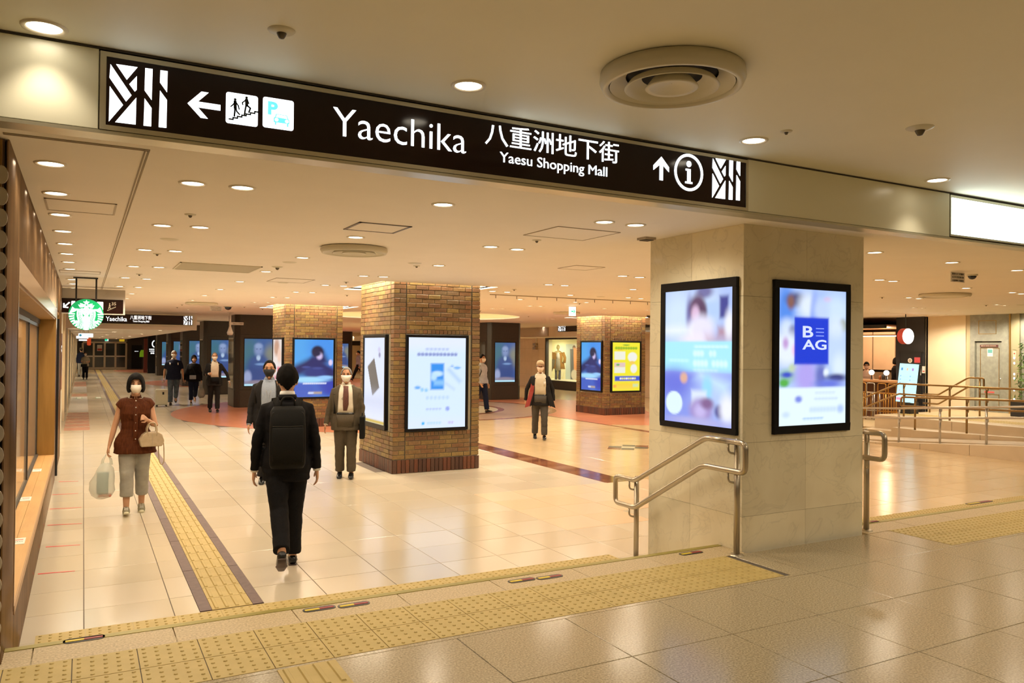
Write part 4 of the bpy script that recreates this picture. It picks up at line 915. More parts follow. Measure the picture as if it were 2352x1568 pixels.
poster('small pale leaflet poster on side of the rear brick pillar', YZ(4.21), 19.1, 20.2, .72, 2.15, [('e', .6, .85, .3, .15, (.55, .30, .22), .9), ('e', .3, .7, .2, .15, (.85, .6, .5), .9), ('r', .5, .5, .6, .06, (.85, .82, .85), .3), ('r', .3, .45, .2, .05, (.8, .1, .2), .3), ('r', .6, .3, .2, .03, (.85, .25, .35), .4), ('r', .4, .15, .3, .05, (.5, .6, .85), .4)], (.85, .78, .76), .8)
poster('yellow lit poster with white boxes and a blue banner on right brick pillar', XZ(18.99), 13.71, 14.81, .67, 2.20,
       [('e', .5, .95, .12, .015, (.25, .42, .02), .9)] + [('e', .14+.09*k, .885, .05, .028, (.30, .48, .02), .8) for k in range(9)] + [('e', .2+.03*k, .845, .02, .008, (.85, .45, .05), 1) for k in range(6)] + [('r', .27, .73, .20, .085, (.85, .85, .72), .08), ('r', .27, .54, .20, .045, (.75, .55, .5), .1), ('e', .2, .54, .06, .02, (.1, .45, .1), 1), ('r', .27, .43, .20, .06, (.82, .84, .72), .08), ('e', .73, .70, .17, .10, (.85, .86, .80), .3), ('e', .72, .58, .10, .04, (.9, .6, .1), .5), ('e', .78, .46, .12, .09, (.85, .86, .8), .4), ('r', .55, .255, .46, .052, (.03, .09, .62), .06)] + [('e', .3+.075*k, .255, .035, .02, (.85, .80, .25) if k % 3 else (.95, .9, .9), 1) for k in range(8)] + [('r', .1, .10, .06, .03, (.9, .35, .08), .3), ('r', .55, .12, .35, .02, (.95, .55, .05), .6), ('r', .45, .07, .3, .015, (.95, .6, .1), .6), ('r', .85, .11, .1, .03, (.6, .75, .4), .5)], (.88, .80, .03), .95)

# ================================================================== MARBLE PILLAR
def flipu(bl): return [(k[0], 1-k[1])+tuple(k[2:]) if k[0] != 't' else (k[0], 1-k[1])+tuple(k[2:7])+(-k[7],) for k in bl]
M_marb = noisy('cream_marble', (.56, .46, .30), (.66, .56, .39), 2.2, .14, detail=8)
def marble_var(name, tint, spec=.5):
    m = noisy(name, tuple(a*t for a, t in zip((.74, .67, .49), tint)), tuple(a*t for a, t in zip((.84, .78, .60), tint)), 2.2, .13, detail=9)
    n, l, b = nodes(m)
    if 'vein' in n: return m
    tc = n.new('ShaderNodeTexCoord'); w = n.new('ShaderNodeTexNoise'); w.name = 'vein'; w.inputs['Scale'].default_value = 3.2; w.inputs['Detail'].default_value = 7; w.inputs['Distortion'].default_value = 1.4
    l.new(tc.outputs['Object'], w.inputs[0]); mm = n.new('ShaderNodeMath'); mm.operation = 'SUBTRACT'; mm.inputs[1].default_value = .5; l.new(w.outputs[0], mm.inputs[0])
    ab = n.new('ShaderNodeMath'); ab.operation = 'ABSOLUTE'; l.new(mm.outputs[0], ab.inputs[0])
    mr = n.new('ShaderNodeMapRange'); mr.inputs[1].default_value = 0; mr.inputs[2].default_value = .022; mr.inputs[3].default_value = .90; mr.inputs[4].default_value = 1; l.new(ab.outputs[0], mr.inputs[0])
    old = b.inputs['Base Color'].links[0].from_socket; mx = n.new('ShaderNodeMix'); mx.data_type = 'RGBA'; mx.blend_type = 'MULTIPLY'; mx.inputs[0].default_value = 1
    cb = n.new('ShaderNodeCombineColor'); [l.new(mr.outputs[0], cb.inputs[i]) for i in range(3)]
    l.new(old, mx.inputs[6]); l.new(cb.outputs[0], mx.inputs[7]); l.new(mx.outputs[2], b.inputs['Base Color']); return m
MV = [marble_var('marble_a', (1, 1, 1)), marble_var('marble_b', (.94, .93, .90)), marble_var('marble_c', (1.04, 1.02, .98))]
MX0, MX1, MY0, MY1 = 4.56, 5.985, 4.55, 5.71
mp = thing('marble_pillar', 'large square cream marble pillar carrying two lit posters', 'pillar', (MX0, MY0, 0))
W_, D_ = MX1-MX0, MY1-MY0
b = MB(); b.box(.02, W_-.02, .02, D_-.02, 0, HC); b.obj('core', M_mortar, mp)
zs = [-.0, .62, 1.20, 1.78, 2.36, HC]
for r_ in range(5):
    z0, z1 = zs[r_]+.001, zs[r_+1]-.001
    for f in range(4):
        L_ = W_ if f in (0, 2) else D_; cut = [0, L_*.50, L_] if (f == 0) else [0, L_*.52, L_]
        for a, c in zip(cut, cut[1:]):
            b = MB(); a_, c_ = a+.001, c-.001
            zz = max(z0, SH-.02) if f == 0 else z0
            if f == 0: b.box(a_, c_, 0, .022, zz, z1)
            elif f == 2: b.box(a_, c_, D_-.022, D_, z0, z1)
            elif f == 3: b.box(0, .0225, a_, c_, z0, z1)
            else: b.box(W_-.0225, W_, a_, c_, z0, z1)
            o = b.obj('marble_slab', MV[rnd.randrange(3)], mp)
CAFE = flipu([('r', .5, .78, .55, .24, (.42, .55, .92), .1), ('e', .2, .8, .25, .2, (.62, .78, 1.0), .9), ('e', .62, .86, .18, .16, (.60, .75, 1.0), .9), ('r', .72, .85, .10, .06, (.45, .62, .95), .4), ('r', .88, .86, .06, .08, (.05, .06, .30), .5), ('e', .60, .98, .12, .05, (.16, .16, .38), .7), ('e', .38, .82, .05, .12, (.18, .18, .45), .9),
    ('e', .50, .86, .12, .10, (.12, .06, .14), .45), ('e', .57, .82, .07, .08, (.10, .05, .12), .6), ('e', .47, .82, .06, .06, (.72, .50, .72), .7), ('e', .55, .69, .19, .12, (.80, .78, .98), .5), ('e', .48, .62, .22, .06, (.85, .80, .98), .8), ('r', .1, .70, .3, .012, (.9, .95, 1), .3), ('r', .92, .68, .12, .035, (.45, .28, .38), .4), ('r', .85, .615, .2, .02, (.5, .32, .45), .6), ('e', .95, .73, .06, .1, (.85, .88, 1), .8),
    ('r', .5, .50, .6, .115, (.38, .82, .98), .04)]+[('e', .49+.06*k, .575, .035, .01, (.62, .92, 1), 1) for k in range(8)]+[('e', .47+.05*k, .525, .03, .022, (.66, .95, 1), .9) for k in range(3)]+[('e', .70+.05*k, .525, .025, .022, (.66, .95, 1), .9) for k in range(2)]+[('e', .47+.053*k, .452, .03, .024, (.66, .95, 1), .9) for k in range(4)]+[('e', .74+.055*k, .452, .028, .024, (.66, .95, 1), .9) for k in range(4)]+[('e', .1+.06*k, .47, .035, .012, (.52, .90, 1), 1) for k in range(5)]+[('e', .47+.06*k, .402, .03, .01, (.58, .92, 1), 1) for k in range(6)]+[
    ('r', .5, .18, .6, .20, (.24, .32, .85), .15), ('e', .15, .3, .25, .1, (.14, .18, .75), 1), ('e', .8, .2, .3, .14, (.45, .60, .98), 1), ('e', .3, .34, .055, .04, (.72, .42, .32), .6), ('t', .72, .325, .13, .022, (.60, .85, 1.0), .8, -.35), ('e', .65, .27, .07, .09, (.30, .70, .98), .8), ('e', .15, .145, .13, .088, (.72, .90, 1.0), .18), ('r', .53, .19, .11, .06, (.70, .80, .98), .3), ('e', .56, .11, .17, .085, (.36, .28, .62), .5), ('e', .55, .10, .08, .05, (.55, .48, .85), .9), ('e', .65, .16, .09, .04, (.22, .12, .30), .8), ('e', .83, .11, .07, .05, (.05, .05, .28), .6), ('e', .93, .13, .1, .1, (.85, .88, 1), .8), ('e', .5, .02, .4, .03, (.45, .45, .8), 1)])
CAFE = [tuple(k[:6])+(k[6]*1.6,)+tuple(k[7:]) if k[6] > .2 else k for k in CAFE]
poster('lit cafe poster with a woman and a drink on the marble pillar side', YZ(MX0), 4.595, 5.525, 1.255, 2.515, CAFE, (.40, .48, .92), 1.0, thick=.03, nu=60, nv=84, margins=(.05, .055, .05, .075))
COLL = [('r', .5, .66, .6, .36, (.40, .55, .95), .2), ('e', .1, .85, .12, .2, (.10, .28, .85), .8), ('e', .25, .92, .14, .05, (.10, .10, .22), .8), ('e', .17, .9, .05, .05, (.25, .12, .10), .9), ('e', .42, .88, .13, .09, (.75, .85, 1), .9), ('e', .52, .80, .06, .16, (.2, .32, .95), .9), ('e', .72, .93, .06, .02, (.75, .30, .62), .9), ('e', .85, .85, .2, .12, (.62, .78, 1.0), .9), ('e', .62, .85, .12, .08, (.55, .68, .98), .9), ('e', .12, .72, .1, .06, (.62, .75, 1.0), .9), ('e', .2, .68, .06, .05, (.10, .12, .35), .8), ('e', .95, .74, .06, .05, (.28, .32, .22), .7), ('e', .85, .70, .12, .1, (.70, .82, 1.0), .9),
    ('e', .12, .56, .2, .13, (.80, .88, 1), .7), ('e', .1, .6, .04, .04, (.55, .35, .7), 1), ('e', .22, .55, .03, .04, (.9, .6, .85), 1), ('e', .85, .52, .22, .14, (.55, .70, 1.0), .8), ('e', .9, .42, .1, .1, (.72, .85, 1), .9), ('e', .12, .36, .12, .05, (.30, .55, .45), .8), ('e', .08, .31, .07, .03, (.10, .45, .08), .7), ('e', .2, .42, .05, .03, (.55, .70, .40), .9), ('e', .12, .37, .08, .02, (.05, .08, .6), .9), ('e', .4, .36, .16, .14, (.45, .38, .88), .8), ('e', .62, .36, .08, .1, (.15, .18, .55), .9), ('e', .7, .385, .04, .03, (.80, .90, 1), .8), ('e', .86, .345, .16, .03, (.06, .07, .25), .8), ('e', .75, .30, .2, .03, (.15, .2, .75), 1), ('r', .48, .62, .255, .175, (.015, .05, .66), .10),
    ('r', .5, .12, .6, .155, (.78, .93, 1.0), .04), ('e', .29, .19, .05, .024, (.20, .26, .80), .8), ('e', .92, .11, .05, .03, (.45, .60, .95), .9), ('e', .11, .08, .05, .02, (.60, .75, 1), 1)]+[('e', .56+.05*k, .235, .03, .01, (.66, .80, .98), 1) for k in range(6)]+[('e', .55+.05*k, .19, .03, .01, (.62, .76, .98), 1) for k in range(7)]+[('e', .48+.05*k, .11, .03, .018, (.60, .76, .98), 1.2) for k in range(8)]+[('e', .38+.05*k, .045, .028, .008, (.45, .65, .95), 1.1) for k in range(6)]
COLL = [tuple(k[:6])+(k[6]*1.5,)+tuple(k[7:]) if k[6] > .25 else k for k in COLL]
def bag_text(t, u0, u1, v0, v1, d):
    m1 = mat('print_letters', (.7, .8, 1), .5, emit=(.50, .62, 1.0), estr=.95); m2 = mat('print_letters_dim', (.3, .4, .9), .5, emit=(.16, .26, .85), estr=.95)
    U = lambda a: u0+(u1-u0)*a; V = lambda a: v0+(v1-v0)*a; fn = XZ(MY0)
    text('B', U(.345), U(.50), V(.645), V(.73), fn, m1, t, depth=d, thick=.0006, bold=.02); text('AG', U(.34), U(.70), V(.555), V(.63), fn, m1, t, depth=d, thick=.0006, bold=.02)
    for k in range(3): b = MB(); b.prism(rect(U(.54), U(.66), V(.655+.027*k), V(.663+.027*k)), fn, d, d+.0006); b.obj('printed_line', m2, t)
poster('lit poster with a blue square reading B AG on the marble pillar front', XZ(MY0), 4.875, 5.785, 1.255, 2.505, COLL, (.50, .65, 1.0), 1.0, thick=.03, nu=60, nv=84, margins=(.055, .05, .065, .065), extras=bag_text)

# ================================================================== HANDRAILS
def cap_(b, c, r): b.ell(c, (r, r, r*.9), 12, 6)
def stair_rail(lbl, x, pts, posts, brackets, m=M_steel, r=.0225):
    t = thing('handrail', lbl, 'handrail', (x, posts[0][0], 0)); y0 = posts[0][0]
    b = MB(); b.tube([(0, y-y0, z) for y, z in pts], r, 12, bend=.05); b.obj('looped_rail', m, t, smooth=True)
    for y, z0, z1 in posts:
        b = MB(); b.tube([(.045, y-y0, z0), (.045, y-y0, z1)], r*1.05, 12); cap_(b, (.045, y-y0, z1), r*1.05); b.obj('post', m, t, smooth=True)
        b = MB(); b.lathe([(.001, .012), (.045, .012), (.055, 0)], (.045, y-y0, z0), 20); b.obj('base_flange', m, t, smooth=True)
    for y, z, s in brackets:
        b = MB(); b.tube([(0, y+.05*s-y0, z), (0, y+.05*s-y0, z-.07), (.04, y-y0, z-.075)], .009, 8, bend=.03); b.obj('bracket', m, t, smooth=True)
    return t
P1 = [(4.60, 1.225), (4.36, 1.225), (4.36, 1.0), (4.82, 1.0), (5.70, .50), (6.0, .50), (6.0, .745), (5.70, .745), (4.79, 1.225), (4.55, 1.225)]
stair_rail('looped stainless steel step handrail beside the marble pillar', 4.40, P1, [(4.49, SH, 1.23), (5.74, 0, .76)], [(4.49, 1.205, 1), (4.49, .98, 1), (5.74, .725, 1), (5.74, .48, 1)])
stair_rail('looped stainless handrail end on the right of the marble pillar', 6.06, [(y+.03, z) for y, z in P1], [(4.60, SH, 1.23), (5.74, 0, .76)], [(4.60, 1.205, -1), (4.60, .98, -1), (5.74, .725, 1), (5.74, .48, 1)])

# ================================================================== LEFT SHOPFRONT (wall with serving window)
M_rib = noisy('ribbed_cladding', (.13, .075, .036), (.24, .145, .070), 1.6, .2, .6, stretch=(1, 5, .25))
WX = -.34; WY0, WY1, WZ0, WZ1 = 5.32, 12.4, .42, 2.28
wlft = struct('wall_left', 'bronze-brown ribbed shopfront wall at left'); 
RIBW = .028
def ribs(y0, y1, z0, z1, name='rib_panel'):
    """vertical half-round ribs, real relief"""
    b = MB(); n = max(1, int((y1-y0)/RIBW)); w = (y1-y0)/n; prof = [(0, 0), (.2, .006), (.5, .009), (.8, .006), (.94, 0)]
    for i in range(n):
        for (a, d), (c, e) in zip(prof, prof[1:]):
            ya, yc = y0+w*(i+a), y0+w*(i+c); b.add([(WX+d, ya, z0), (WX+e, yc, z0), (WX+e, yc, z1), (WX+d, ya, z1)], [(0, 1, 2, 3)])
        b.add([(WX, y0+w*(i+.94), z0), (WX-.008, y0+w*(i+.97), z0), (WX, y0+w*(i+1), z0), (WX, y0+w*(i+.94), z1), (WX-.008, y0+w*(i+.97), z1), (WX, y0+w*(i+1), z1)], [(0, 1, 4, 3), (1, 2, 5, 4)])
    return b.obj(name, M_rib, wlft, fix=False)
y = 4.86
ribs(4.58, WY0, 0, HC)
for a, c in ((5.32, 7.23), (7.23, 8.95), (8.95, 10.68), (10.68, 12.4)): ribs(a, c, 2.42, HC); ribs(a, c, .0, WZ0-.02)
ribs(12.4, 12.95, 0, HC); ribs(12.95, 14.3, 2.42, HC); ribs(14.3, 15.7, 0, HC)
b = MB(); b.box(WX-.26, WX-.012, 4.58, WY0, 0, HC).box(WX-.26, WX-.012, WY0, WY1, 0, WZ0-.02).box(WX-.26, WX-.012, WY0, WY1, WZ1+.02, HC).box(WX-.26, WX-.012, WY1+.03, 12.95, 0, HC).box(WX-.26, WX-.012, 12.95, 14.3, 2.42, HC).box(WX-.26, WX-.012, 14.3, 15.7, 0, HC); b.obj('wall_core', mat('wall_core', (.10, .055, .03), .5), wlft)
mat('brass_joint', (.38, .25, .08), .3, .8)
# perforated round panel edge at the very left
t = thing('shell_screen', 'column of round metal discs at the very left edge', 'decoration', (-.36, 4.55, 0))
M_disc = mat('shell_disc', (.55, .48, .38), .25, .5)
b = MB(); b.box(-.35, .0, .0, .02, .0, HC-.01); b.obj('backing', M_woodd, t)
dm = MB(); dm.prism(circ(0, 0, .028, 16, .045), XZ(0), 0, .012); dmm = dm.mesh('disc', M_disc)
for i in range(26): 
    for j in range(2): o = link('disc', dmm, t); o.location = (.0-.05*j, -.002, .12+i*.105+.05*j)
# window
win = struct('window_1', 'long serving window with a wooden sill in the ribbed shopfront')
b = MB(); b.box(WX-.0, WX+.014, WY0-.03, WY1+.06, 2.28, 2.42); b.obj('head_trim', mat('trim_bronze', (.42, .28, .17), .22, .5), win)
b = MB(); b.box(WX-.45, WX+.012, WY1, WY1+.03, WZ0, WZ1); b.obj('far_jamb', M_woodd, win)
b = MB(); b.box(WX-.0, WX+.013, WY0-.03, WY0, WZ0-.02, WZ1); b.obj('near_trim', MATS['trim_bronze'], win)
b = MB(); b.box(WX-.45, WX+.0, WY0, WY1, 2.262, 2.28); b.obj('soffit', M_woodd, win)
for i in range(4):
    a = WX-.45+.12*i; c = a+.118; c = WX+.005 if i == 3 else c
    for (ya, yc) in ((WY0, 7.4), (7.4, 10.1), (10.1, WY1)) if i % 2 else ((WY0, 8.6), (8.6, 11.2), (11.2, WY1)): b = MB(); b.box(a, c, ya+.002, yc-.002, WZ0-.03, WZ0); b.obj('sill_plank', M_wood, win)
b = MB(); b.box(WX+.005, WX+.015, WY0, WY1+.03, WZ0-.05, WZ0+.001); b.obj('sill_edge', mat('sill_edge', (.42, .25, .12), .4), win)
b = MB(); b.box(WX-.21, WX-.175, WY0, WY1, WZ0, WZ0+.022); b.obj('track', M_slot, win)
b = MB(); b.box(WX-.21, WX-.175, WY0, WY1, 2.20, 2.262); b.obj('head_track', M_slot, win)
M_glass = mat('window_glass', (.9, .9, .85), .03, alpha=.22, spec=.9)
for i, (a, c) in enumerate(((WY0, 7.8), (7.8, 10.1), (10.1, WY1-.02))):
    x = WX-.20+.012*(i % 2)
    f = MB(); 
    for q in ((a, a+.035), (c-.035, c)): f.box(x-.012, x+.012, q[0], q[1], WZ0+.02, 2.20)
    f.box(x-.012, x+.012, a, c, 2.16, 2.20); fo = f.obj('sash', M_dark, win)
    g = MB(); g.box(x-.003, x+.003, a+.035, c-.035, WZ0+.02, 2.16); g.obj('pane', M_glass, fo)
# wooden panelled interior just behind the window
inn = struct('wall_left.001', 'oak panelled interior seen through the serving window')
for i in range(12): b = MB(); y = 5.2+.7*i; b.box(WX-1.0, WX-.97, y+.004, y+.692, 0, 2.9); b.obj('oak_panel', M_woodd, inn)
b = MB(); b.box(WX-1.0, WX-.26, 13.7, 13.73, 0, 2.9).box(WX-1.0, WX-.45, 5.0, 12.4, .30, .38); b.obj('oak_end', M_woodd, inn)
b = MB(); b.box(WX-1.0, WX-.26, 4.9, 13.7, 2.5, 2.53); b.obj('inner_ceiling', M_woodd, inn)
for i, yy in enumerate((6.2, 8.3, 10.3, 12)):
    d = bpy.data.lights.new('inner_lamp', 'AREA'); d.size = .3; d.energy = 14; d.color = (1, .72, .34); o = link('inner_lamp', d, inn); o.location = (WX-.7, yy, 2.45)
# notices lying on the sill
for i, (px, py, lbl) in enumerate(((85, 1080, 'white notice card on the wooden sill, furthest'), (40, 1080, 'white notice card behind the sliding track'), (59, 1146, 'white notice card midway along the wooden sill'), (42, 1243, 'white notice card on the wooden sill, nearest'))):
    p = at_z(px, py, WZ0); b = MB(); b.box(-.045, .045, -.11, .11, 0, .002); t = thing('notice_card', lbl, 'notice', (p[0] if p[0] < WX-.05 else WX-.10, p[1], WZ0+.001)); b.obj('card', M_white, t)
    scribble(-.035, .035, -.03, -.015, XY(.002), M_slot, t, 5, thick=.0005); b = MB(); b.box(-.03, .03, .03, .05, .002, .0025); b.obj('red_print', M_red, t)
# dark doorway
dr = struct('door_1', 'dark open doorway at the end of the ribbed shopfront')
b = MB(); b.box(WX-.25, WX+.0, 12.95, 13.0, 0, 2.42).box(WX-.25, WX+.0, 14.25, 14.3, 0, 2.42).box(WX-.25, WX, 12.95, 14.3, 2.38, 2.42); b.obj('frame', M_woodd, dr)
b = MB(); b.box(WX-.2, WX-.16, 13.0, 14.25, 0, 2.38); b.obj('door_leaf', mat('door_dark', (.02, .015, .012), .2), dr)
b = MB(); b.box(WX-.01, WX+.03, 13.30, 13.38, 0, 2.3); b.obj('black_post', M_black, dr)

# ---- wall beyond: pale pier, dark red totem, run of shopfronts
wl = struct('wall_left.002', 'pale tiled pier and run of shopfronts up the left passage')
M_pier = noisy('pale_tile_pier', (.52, .50, .42), (.60, .57, .48), 3, .4)
for k in range(6): b = MB(); b.box(-.62, -.41, 17.0, 19.6, .49*k+.003, min(.49*(k+1)-.003, HC)); b.obj('tile', M_pier, wl)
b = MB(); b.box(-.60, -.43, 17.01, 19.59, 0, HC); b.obj('grout', M_line, wl)
t = thing('red_totem_sign', 'dark red vertical wall sign with a white chevron', 'sign', (-.405, 17.4, 0)); a = 1.02; c = 2.18
b = MB(); b.box(0, .012, .0, 1.9, 1.26, 2.16); b.obj('red_panel', mat('totem_red', (.055, .012, .010), .35), t)
b = MB(); b.box(0, .012, .0, 1.9, .98, 1.26); b.obj('speckled_base', noisy('totem_speckle', (.12, .03, .015), (.22, .06, .03), 60, .5), t)
shapes('chevron', [[(y, z) for y, z in o] for o in stroke([(1.45, 1.90), (1.0, 1.84), (1.45, 1.78)], .022)+stroke([(1.1, 1.90), (.65, 1.84), (1.1, 1.78)], .022)], YZ(.012, 1), M_glow2, t, .001, .003)
M_shopg = mat('shop_glass', (.35, .38, .36), .08, .3)
M_shopl = mat('shop_light', (.8, .75, .6), .5, emit=(1, .85, .6), estr=.55)
yy = 19.6; k = 0
while yy < 70:
    b = MB(); b.box(-.60, -.40, yy, yy+.35, 0, HC); b.obj('pilaster', M_cream if k % 2 else M_pier, wl)
    b = MB(); b.box(-.60, -.47, yy+.35, yy+3.2, 0, .25).box(-.60, -.46, yy+.35, yy+3.2, 2.25, HC); b.obj('shop_fascia', M_line if k % 3 else M_dark, wl)
    b = MB(); b.box(-.56, -.50, yy+.35, yy+3.2, .25, 2.25); b.obj('glass', M_shopg if k % 2 else M_shopl, wl)
    b = MB(); b.box(-.50, -.45, yy+1.7, yy+1.76, 0, 2.25); b.obj('mullion', M_steel2, wl); yy += 3.2; k += 1
# ================================================================== FAR END
fe = struct('wall_far', 'dark wall closing the far end of the passage')
FY = 71.5
M_fdark = mat('far_dark_wall', (.025, .022, .018), .5)
b = MB(); b.box(-.6, 9.5, FY+.3, FY+.5, 0, HC); b.obj('wall', M_fdark, fe)
b = MB(); b.box(-.6, 3.4, FY+.02, FY+.2, 2.22, 2.45); b.obj('transom_band', mat('transom_grey', (.22, .23, .22), .3), fe)
dd = struct('door_2', 'metal framed glass exit doors at the far end')
xA = at_y(190, 800, FY)[0]; xB = at_y(290, 800, FY)[0]; wd = (xB-xA)/4
b = MB(); b.box(xA, xB, FY-.05, FY+.1, 2.08, 2.22).box(xA, xB, FY-.05, FY+.05, 0, .14); b.obj('frame', M_steel, dd)
for i in range(5): b = MB(); x = xA+wd*i; b.box(x-.07, x+.07, FY-.06, FY+.1, 0, 2.1); b.obj('stile', M_steel, dd)
for i in range(4):
    x = xA+wd*i; b = MB(); b.box(x+.07, x+wd-.07, FY-.03, FY+.03, .98, 1.08); b.obj('push_bar', M_steel2, dd)
    b = MB(); b.box(x+.07, x+wd-.07, FY, FY+.02, .14, 2.08); b.obj('pane', mat('dark_glass', (.02, .03, .03), .06, spec=.9), dd)
t = thing('door_notice', 'grey and red notice on the second far glass door leaf', 'notice', (xA+wd*1.3, FY-.035, 1.45)); b = MB(); b.box(0, .36, 0, .01, 0, .5); b.obj('sheet', M_steel2, t); b = MB(); b.box(.02, .34, -.003, 0, .04, .2); b.obj('red_band', M_red, t)
b = MB(); x0 = at_y(292, 800, FY)[0]; b.box(x0, x0+1.35, FY-.1, FY, 0, 2.42); b.obj('dark_panel', M_dark, fe)
d3 = struct('door_3', 'plain dark service door beside the far exit'); b = MB(); b.box(x0+.32, x0+1.1, FY-.14, FY-.1, 0, 1.95); b.obj('leaf', M_frameb, d3); scribble(x0+.55, x0+.85, 1.42, 1.48, XZ(FY-.14), M_glow2, d3, 5)
t = thing('green_hanging_bag', 'bright green banner hung beside the dark far door', 'banner', at_y(327, 812, 66)); b = MB(); b.prism([(-.2, -.25), (.22, -.25), (.2, .2), (.1, .28), (-.1, .28), (-.18, .1)], XZ(0), 0, .03); b.obj('cloth', mat('lime', (.22, .50, .02), .6, emit=(.15, .35, .01), estr=.3), t); b = MB(); b.box(-.01, .01, .01, .02, .27, HC-t.location[2]); b.obj('cord', M_black, t)
t = thing('red_column', 'slim dark red column at the end of the passage', 'pillar', at_y(334, 848, 62)); t.location[2] = 0; b = MB(); b.box(-.12, .12, 0, .2, 0, 2.42); b.obj('shaft', mat('col_red', (.13, .022, .012), .5), t)
t = thing('black_sign_wall', 'black wall panel with partly hidden white lettering by the red column', 'sign', at_y(339, 848, 60)); t.location[2] = 0
b = MB(); b.box(0, 1.0, 0, .2, 0, 2.75); b.obj('panel', M_frameb, t); fn = XZ(0)
b = MB()
for k in range(14): a, c = pi*.55+k*pi*.9/14, pi*.55+(k+1)*pi*.9/14; b.prism([(.44+.20*cos(a), 2.05+.26*sin(a)), (.44+.13*cos(a), 2.05+.19*sin(a)), (.44+.13*cos(c), 2.05+.19*sin(c)), (.44+.20*cos(c), 2.05+.26*sin(c))], fn, .001, .01)
b.obj('round_mark', M_glow2, t)
scribble(.08, .42, 1.62, 1.72, fn, M_glow2, t, 5, thick=.005); scribble(.18, .42, 1.34, 1.46, fn, M_glow2, t, 4, thick=.005); scribble(.10, .44, 1.50, 1.58, fn, M_glow2, t, 5, thick=.005)
# far centre wall with shops between the pillar rows
wc = struct('wall_far.001', 'pale far wall with lit shopfronts between the pillar rows')
M_pinkw = noisy('warm_pale_wall', (.76, .62, .49), (.82, .68, .54), 2, .6)
b = MB(); b.box(6.2, 20.3, 60, 60.2, 0, HC); b.obj('wall', M_pinkw, wc)
for i, (x, m) in enumerate(((7.2, M_shopl), (9.4, M_cream), (11.6, M_shopl), (14.6, M_shopl), (17.2, M_cream))):
    b = MB(); b.box(x, x+1.9, 59.9, 60, .1, 2.1); b.obj('shopfront', m, wc); b = MB(); b.box(x, x+1.9, 59.85, 59.92, 2.1, 2.45); b.obj('fascia', (mat('fascia_green', (.10, .22, .03), .5), M_dark, M_cream)[i % 3], wc)
b = MB()
for i in range(9): b.box(6.2, 20, 50+1.1*i, 50.25+1.1*i, HC-.16, HC-.02)
b.obj('ceiling_louvre', M_cream, wc)
wsd = struct('wall_right.002', 'distant side wall right of the passage'); b = MB(); b.box(6.2, 6.3, 60, 72, 0, HC); b.obj('wall', M_pinkw, wsd)

# ================================================================== RIGHT WALL, SHOW WINDOW
RX = 20.3
wr = struct('wall_right', 'pale tiled right-hand wall with a show window')
M_rt = noisy('pink_beige_tile', (.78, .64, .50), (.83, .69, .55), 2, .4)
def wallseg(y0, y1, z0=0, z1=2.62, m=M_rt, n=None):
    n = n or max(1, round((y1-y0)/.75))
    for i in range(n):
        for k in range(4):
            a, c = y0+(y1-y0)*i/n, y0+(y1-y0)*(i+1)/n; za, zc = z0+(z1-z0)*k/4, z0+(z1-z0)*(k+1)/4
            b = MB(); b.box(RX, RX+.02, a+.004, c-.004, za+.003, zc-.003); b.obj('wall_tile', m, wr)
    b = MB(); b.box(RX+.012, RX+.3, y0, y1, z0, z1); b.obj('backing', M_line, wr)
WA, WB = 26.6, 33.6   # show window along the wall
wallseg(33.6, 36.4); wallseg(24.4, WA)
b = MB(); b.box(RX+.002, RX+.3, 38, 60, 0, HC).box(RX, RX+.3, 18.2, 24.4, 0, HC); b.obj('plain_wall', M_rt, wr)
b = MB(); b.box(18.0, 18.12, 24, 60, 2.48, HC).box(18.12, RX+1.5, 24, 60, 2.60, 2.64); b.obj('bulkhead', M_pinkw, wr)
b = MB(); b.box(17.97, 18.0, 29.6, 36, 2.52, 2.90); b.obj('grey_fascia', mat('fascia_grey', (.42, .33, .26), .6), wr)
b = MB(); b.box(17.95, 18.15, 24, 60, 2.44, 2.49); b.obj('bulkhead_lip', M_cove, wr)
w2 = struct('window_2', 'dark framed lit show window in the right-hand wall')
b = MB(); b.box(RX-.06, RX+.1, WA, WB, 0, .42).box(RX-.06, RX+.1, WA, WB, 2.42, 2.66).box(RX-.06, RX+.1, WB-.10, WB, .42, 2.42).box(RX-.06, RX+.1, WA, WA+.1, .42, 2.42); b.obj('frame', M_dark, w2)
b = MB(); b.box(RX+.31, RX+1.6, WA, 36.3, .30, .42).box(RX+.1, RX+.31, WA, WB, .30, .42).box(RX+1.5, RX+1.6, WA, 36.3, .42, 2.42).box(RX+.31, RX+1.5, 36.2, 36.3, .42, 2.42).box(RX+.31, RX+.35, WB, 36.2, .42, 2.42).box(RX+.1, RX+.31, WB-.04, WB, .42, 2.42).box(RX+.1, RX+1.5, WA, WA+.1, .42, 2.42).box(RX+.31, RX+1.6, WA, 36.3, 2.42, 2.5).box(RX+.1, RX+.31, WA, WB, 2.42, 2.5); b.obj('display_box', mat('display_cream', (.75, .72, .52), .6), w2)
for a, c in ((WA+.1, 29.0), (29.0, 31.3), (31.3, WB-.1)): b = MB(); b.box(RX+.01, RX+.02, a+.008, c-.008, .42, 2.42); b.obj('pane', mat('clear_pane', (.95, 1, .97), .02, alpha=.10, spec=.6), w2)
for yy in (28, 30.2, 32.4, 34.6):
    d = bpy.data.lights.new('display_lamp', 'AREA'); d.size = .5; d.energy = 32; d.color = (1, .94, .70); o = link('display_lamp', d, w2); o.location = (RX+.6, yy, 2.36)
